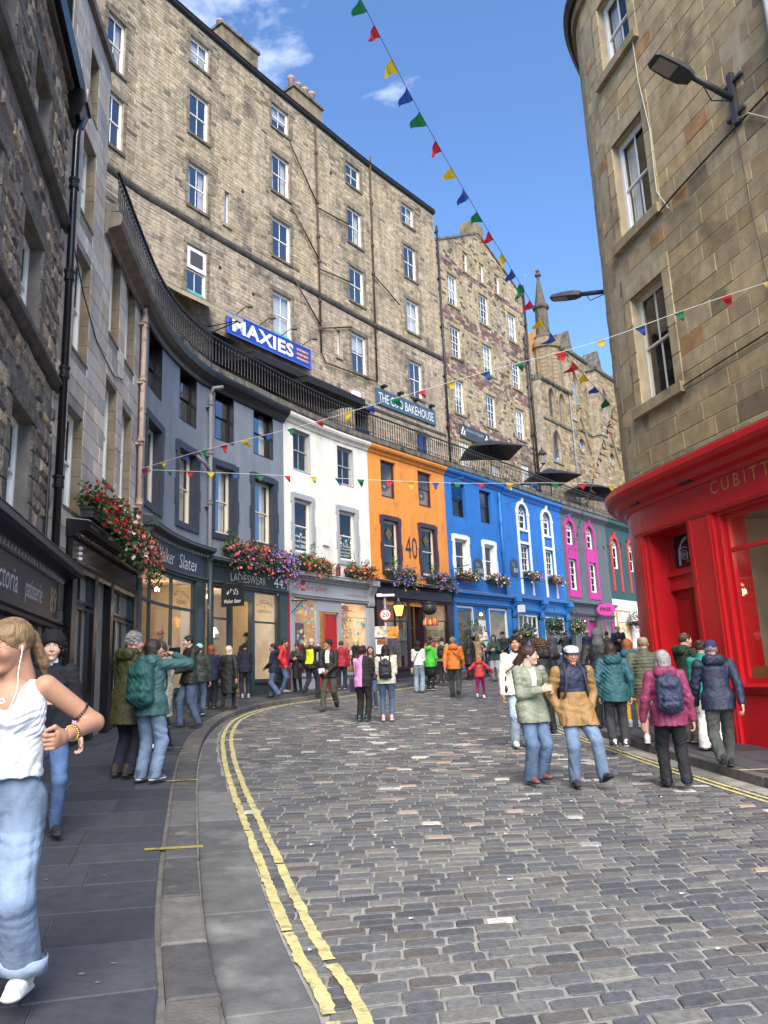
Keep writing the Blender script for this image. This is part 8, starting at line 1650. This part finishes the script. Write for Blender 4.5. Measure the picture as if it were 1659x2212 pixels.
for lab, x, y, hd, tp_, hr_ in (('far person in straw hat and navy top up the street', 8.7, 34.2, 10, (.02, .03, .08), ('sunhat', (.55, .48, .3), 'short', GRY)), ('far person in lavender top up the street', 9.1, 34.0, 10, (.25, .18, .4), ('short', GRY)), ('far person in olive jacket with white bag up the street', 9.0, 32.2, 5, (.09, .085, .05), ('short', DKB)), ('far dark-dressed person by the pink-trimmed house', 8.0, 35.2, 170, (.02, .02, .025), ('short', DKB)), ('far person in white cap by the blue arched house', 6.4, 34.0, 180, (.05, .05, .06), ('basecap', (.7, .7, .7), 'short', BRN)), ('far woman in pale top near the red corner', 9.9, 30.4, 150, (.6, .5, .42), ('basecap', BLK, 'long', BRN)), ('far person in black jacket by the blue door', 5.6, 33.2, 185, (.02, .02, .022), ('short', BLK)), ('far person in grey jacket by the blue arched shop', 7.2, 34.4, 20, (.09, .09, .1), ('short', BRN)), ('far person in dark jacket holding up a camera', 7.6, 33.6, 0, (.03, .03, .035), ('short', BRN))):
    person(lab, x, y, hd, 1.7, tp_, DJEAN, hr_, 0, BS, 'low' if 'camera' not in lab else 'phone', road=True, res=.018)
sc0 = thing('suitcase', 'red suitcase standing behind the yellow-backed man', 'suitcase', (-2.15, 24.4, gz(-2.15, 24.4)+.11)); part('shell', MB().box((-2.15, 24.4, gz(-2.15, 24.4)+.11+.36), (.38, .24, .56)), mat('suitcase_red', (.45, .03, .03), rough=.4, bump=.1), sc0)
part('handle', MB().tube([(-2.28, 24.4, gz(-2.15, 24.4)+.75), (-2.28, 24.4, gz(-2.15, 24.4)+1.0), (-2.02, 24.4, gz(-2.15, 24.4)+1.0), (-2.02, 24.4, gz(-2.15, 24.4)+.75)], .012, 6), m_iron, sc0)
for dx in (-.12, .12): part('wheel', MB().tube([(-2.15+dx, 24.3, gz(-2.15, 24.4)+.15), (-2.15+dx, 24.34, gz(-2.15, 24.4)+.15)], .04, 10), m_iron, sc0)

# foreground woman with a hand on her hip
def bow(J):
    t = J['root']; up = J['up']; m = mat('white_tie', (.78, .78, .8), bump=0)
    for i, z in enumerate((.245, .2, .155, .11, .065)):
        c = up((.0, .108-.02*(i in (0,)) , z)); mb = MB()
        for sg in (-1, 1): mb.tube([tuple(c), tuple(c+np.array([sg*.022, .006, .014])), tuple(c+np.array([sg*.036, .006, .0])), tuple(c+np.array([sg*.02, .006, -.008])), tuple(c)], .0035, 5); mb.tube([tuple(c), tuple(c+np.array([sg*.014, .004, -.04])), tuple(c+np.array([sg*.02, 0, -.075]))], .003, 5)
        local('tie_bow', mb, m, t)
def trinkets(J):
    t = J['root']; w, e = J['wr'][1], J['el'][1]; s_ = J['sh'][1]; d = (w-e)/np.linalg.norm(w-e); a = np.cross(d, [0, 0, 1]); a /= np.linalg.norm(a); b = np.cross(d, a); mb = MB(); c = w-d*.055
    for q in range(20):
        th = 2*math.pi*q/20; p = c+(a*math.cos(th)+b*math.sin(th))*.0345; mb.tube([tuple(p-d*.008), tuple(p+d*.008)], .0052, 6)
    local('bracelet', mb, mat('gold_metal', (.7, .48, .14), rough=.25, metal=1, bump=0), t)
    d = (e-s_)/np.linalg.norm(e-s_); a = np.cross(d, [0, 0, 1]); a /= np.linalg.norm(a); b = np.cross(d, a); mb = MB(); c = s_+d*.215
    for q in range(22):
        th = 2*math.pi*q/22; p = c+(a*math.cos(th)+b*math.sin(th))*.047; mb.tube([tuple(p-d*.006+a*.002), tuple(p+d*.006)], .0045, 5)
    local('arm_band', mb, mat('black_beads', (.02, .012, .015), rough=.4, bump=0), t)
    ear = (np.array((-.083, -.002, -.006))*J['HS'])@J['RH'].T+J['hc']; up = J['up']; mb = MB(); mb.tube([tuple(ear), tuple(ear+np.array([0, .0, -.03]))], .005, 6); mb.tube([tuple(q) for q in catmull3([ear+np.array([0, 0, -.03]), ear+np.array([.0, .03, -.11]), up((-.045, .085, .27)), up((-.03, .112, .21)), up((.01, .118, .16))], 5)], .0026, 5)
    local('earphone_cable', mb, mat('white_cable', (.75, .75, .75), bump=0), t)
    nb = J['nb']; mb = MB(); mb.tube([tuple(nb+np.array([.052*math.cos(q), .012+.05*math.sin(q), -.012-.03*max(0, math.sin(q))])) for q in np.linspace(-.4, math.pi+.4, 18)], .0018, 4); local('necklace', mb, mat('gold_metal'), t)
def cuffs(J):
    for i in (0, 1):
        d = J['kn'][i]-J['an'][i]; d = d/np.linalg.norm(d); c = J['an'][i]+d*(.155-J['an'][i][2])/d[2]; mb = MB(); n_ = 24
        for q, (r, z) in enumerate(((.106, -.006), (.112, -.008), (.113, .05), (.107, .054))):
            mb.v += [tuple(c+np.array([r*math.cos(t)*(1+.02*math.sin(3*t)), r*.97*math.sin(t), z+.012*math.cos(t)])) for t in [2*math.pi*k_/n_ for k_ in range(n_)]]
        for q in range(3): mb.f += [(q*n_+k_, q*n_+(k_+1) % n_, (q+1)*n_+(k_+1) % n_, (q+1)*n_+k_) for k_ in range(n_)]
        mb.c = [(.3, .38, .48)]*len(mb.f); local('turn_up', mb, m_denim, J['root'])
fx, fy = -1.83, 3.78
def jeanc(u, r): return []
FG = person('blonde woman in white sleeveless top and light jeans with hand on hip at left edge', fx, fy, 186, 1.735, (.62, .63, .68), (.15, .2, .285), ('pony', (.2, .125, .06)), 1, ((.72, .7, .64), (.66, .64, .58)), ((.16, .02, .48), (-.172, .065, .678)), fem=True, ts='vest', bs='wide', bare=True, res=.0068, look=(-36, 16), tl=.575, bw=.95, hs=1.03, wr=.006, gl=1, walk=.22, boot=False, pole=((.5, -.7, -.5), (-.28, -1, .12)), hcurl=80, hemz=.085, ss=1.15, pwr=.55, extras=(bow, trinkets, cuffs), dz=.02)

# dressed mannequins in the green shop's windows
for s_, n_, ct, ht, z0 in ((24.95, -.55, (.03, .028, .03), (.015, .015, .015), .1), (19.5, -.6, (.12, .07, .04), (.05, .03, .02), .0), (20.9, -.55, (.2, .1, .06), (.5, .16, .06), .0)):
    bx, by, _ = W.P(s_, 0, n_); mt_ = part('mannequin', MB().lathe((bx, by, z0-.5), [(.16, 0), (.16, .03), (.02, .05), (.02, .9)], 10), m_iron, gre)
    V, Fc = sdf([cap((0, 0, .75), (0, 0, 1.1), .17, .15, (1, .7, 1)), cap((0, 0, 1.1), (0, 0, 1.3), .15, .17, (1, .65, 1)), cap((-.15, 0, 1.38), (.15, 0, 1.38), .06), cap((.19, 0, 1.36), (.22, .02, .9), .06, .05), cap((-.19, 0, 1.36), (-.22, .02, .9), .06, .05), cap((0, 0, 1.4), (0, 0, 1.5), .05)], .018, .03)
    npobj('suit', V+np.array([bx, by, z0-.25])-np.array(wloc(mt_)), Fc, ct, m_cloth, mt_); V, Fc = sdf([ell((0, 0, 1.66), (.08, .1, .12))], .018, .02); npobj('head_form', V+np.array([bx, by, z0-.25])-np.array(wloc(mt_)), Fc, (.5, .42, .34), m_cloth, mt_)
    V, Fc = sdf([ell((0, 0, 1.76), (.1, .12, .07)), cap((0, 0, 1.72), (0, 0, 1.721), .17, None, (1, 1, .08))], .014, .01); npobj('hat', V+np.array([bx, by, z0-.25])-np.array(wloc(mt_)), Fc, ht, m_cloth, mt_)
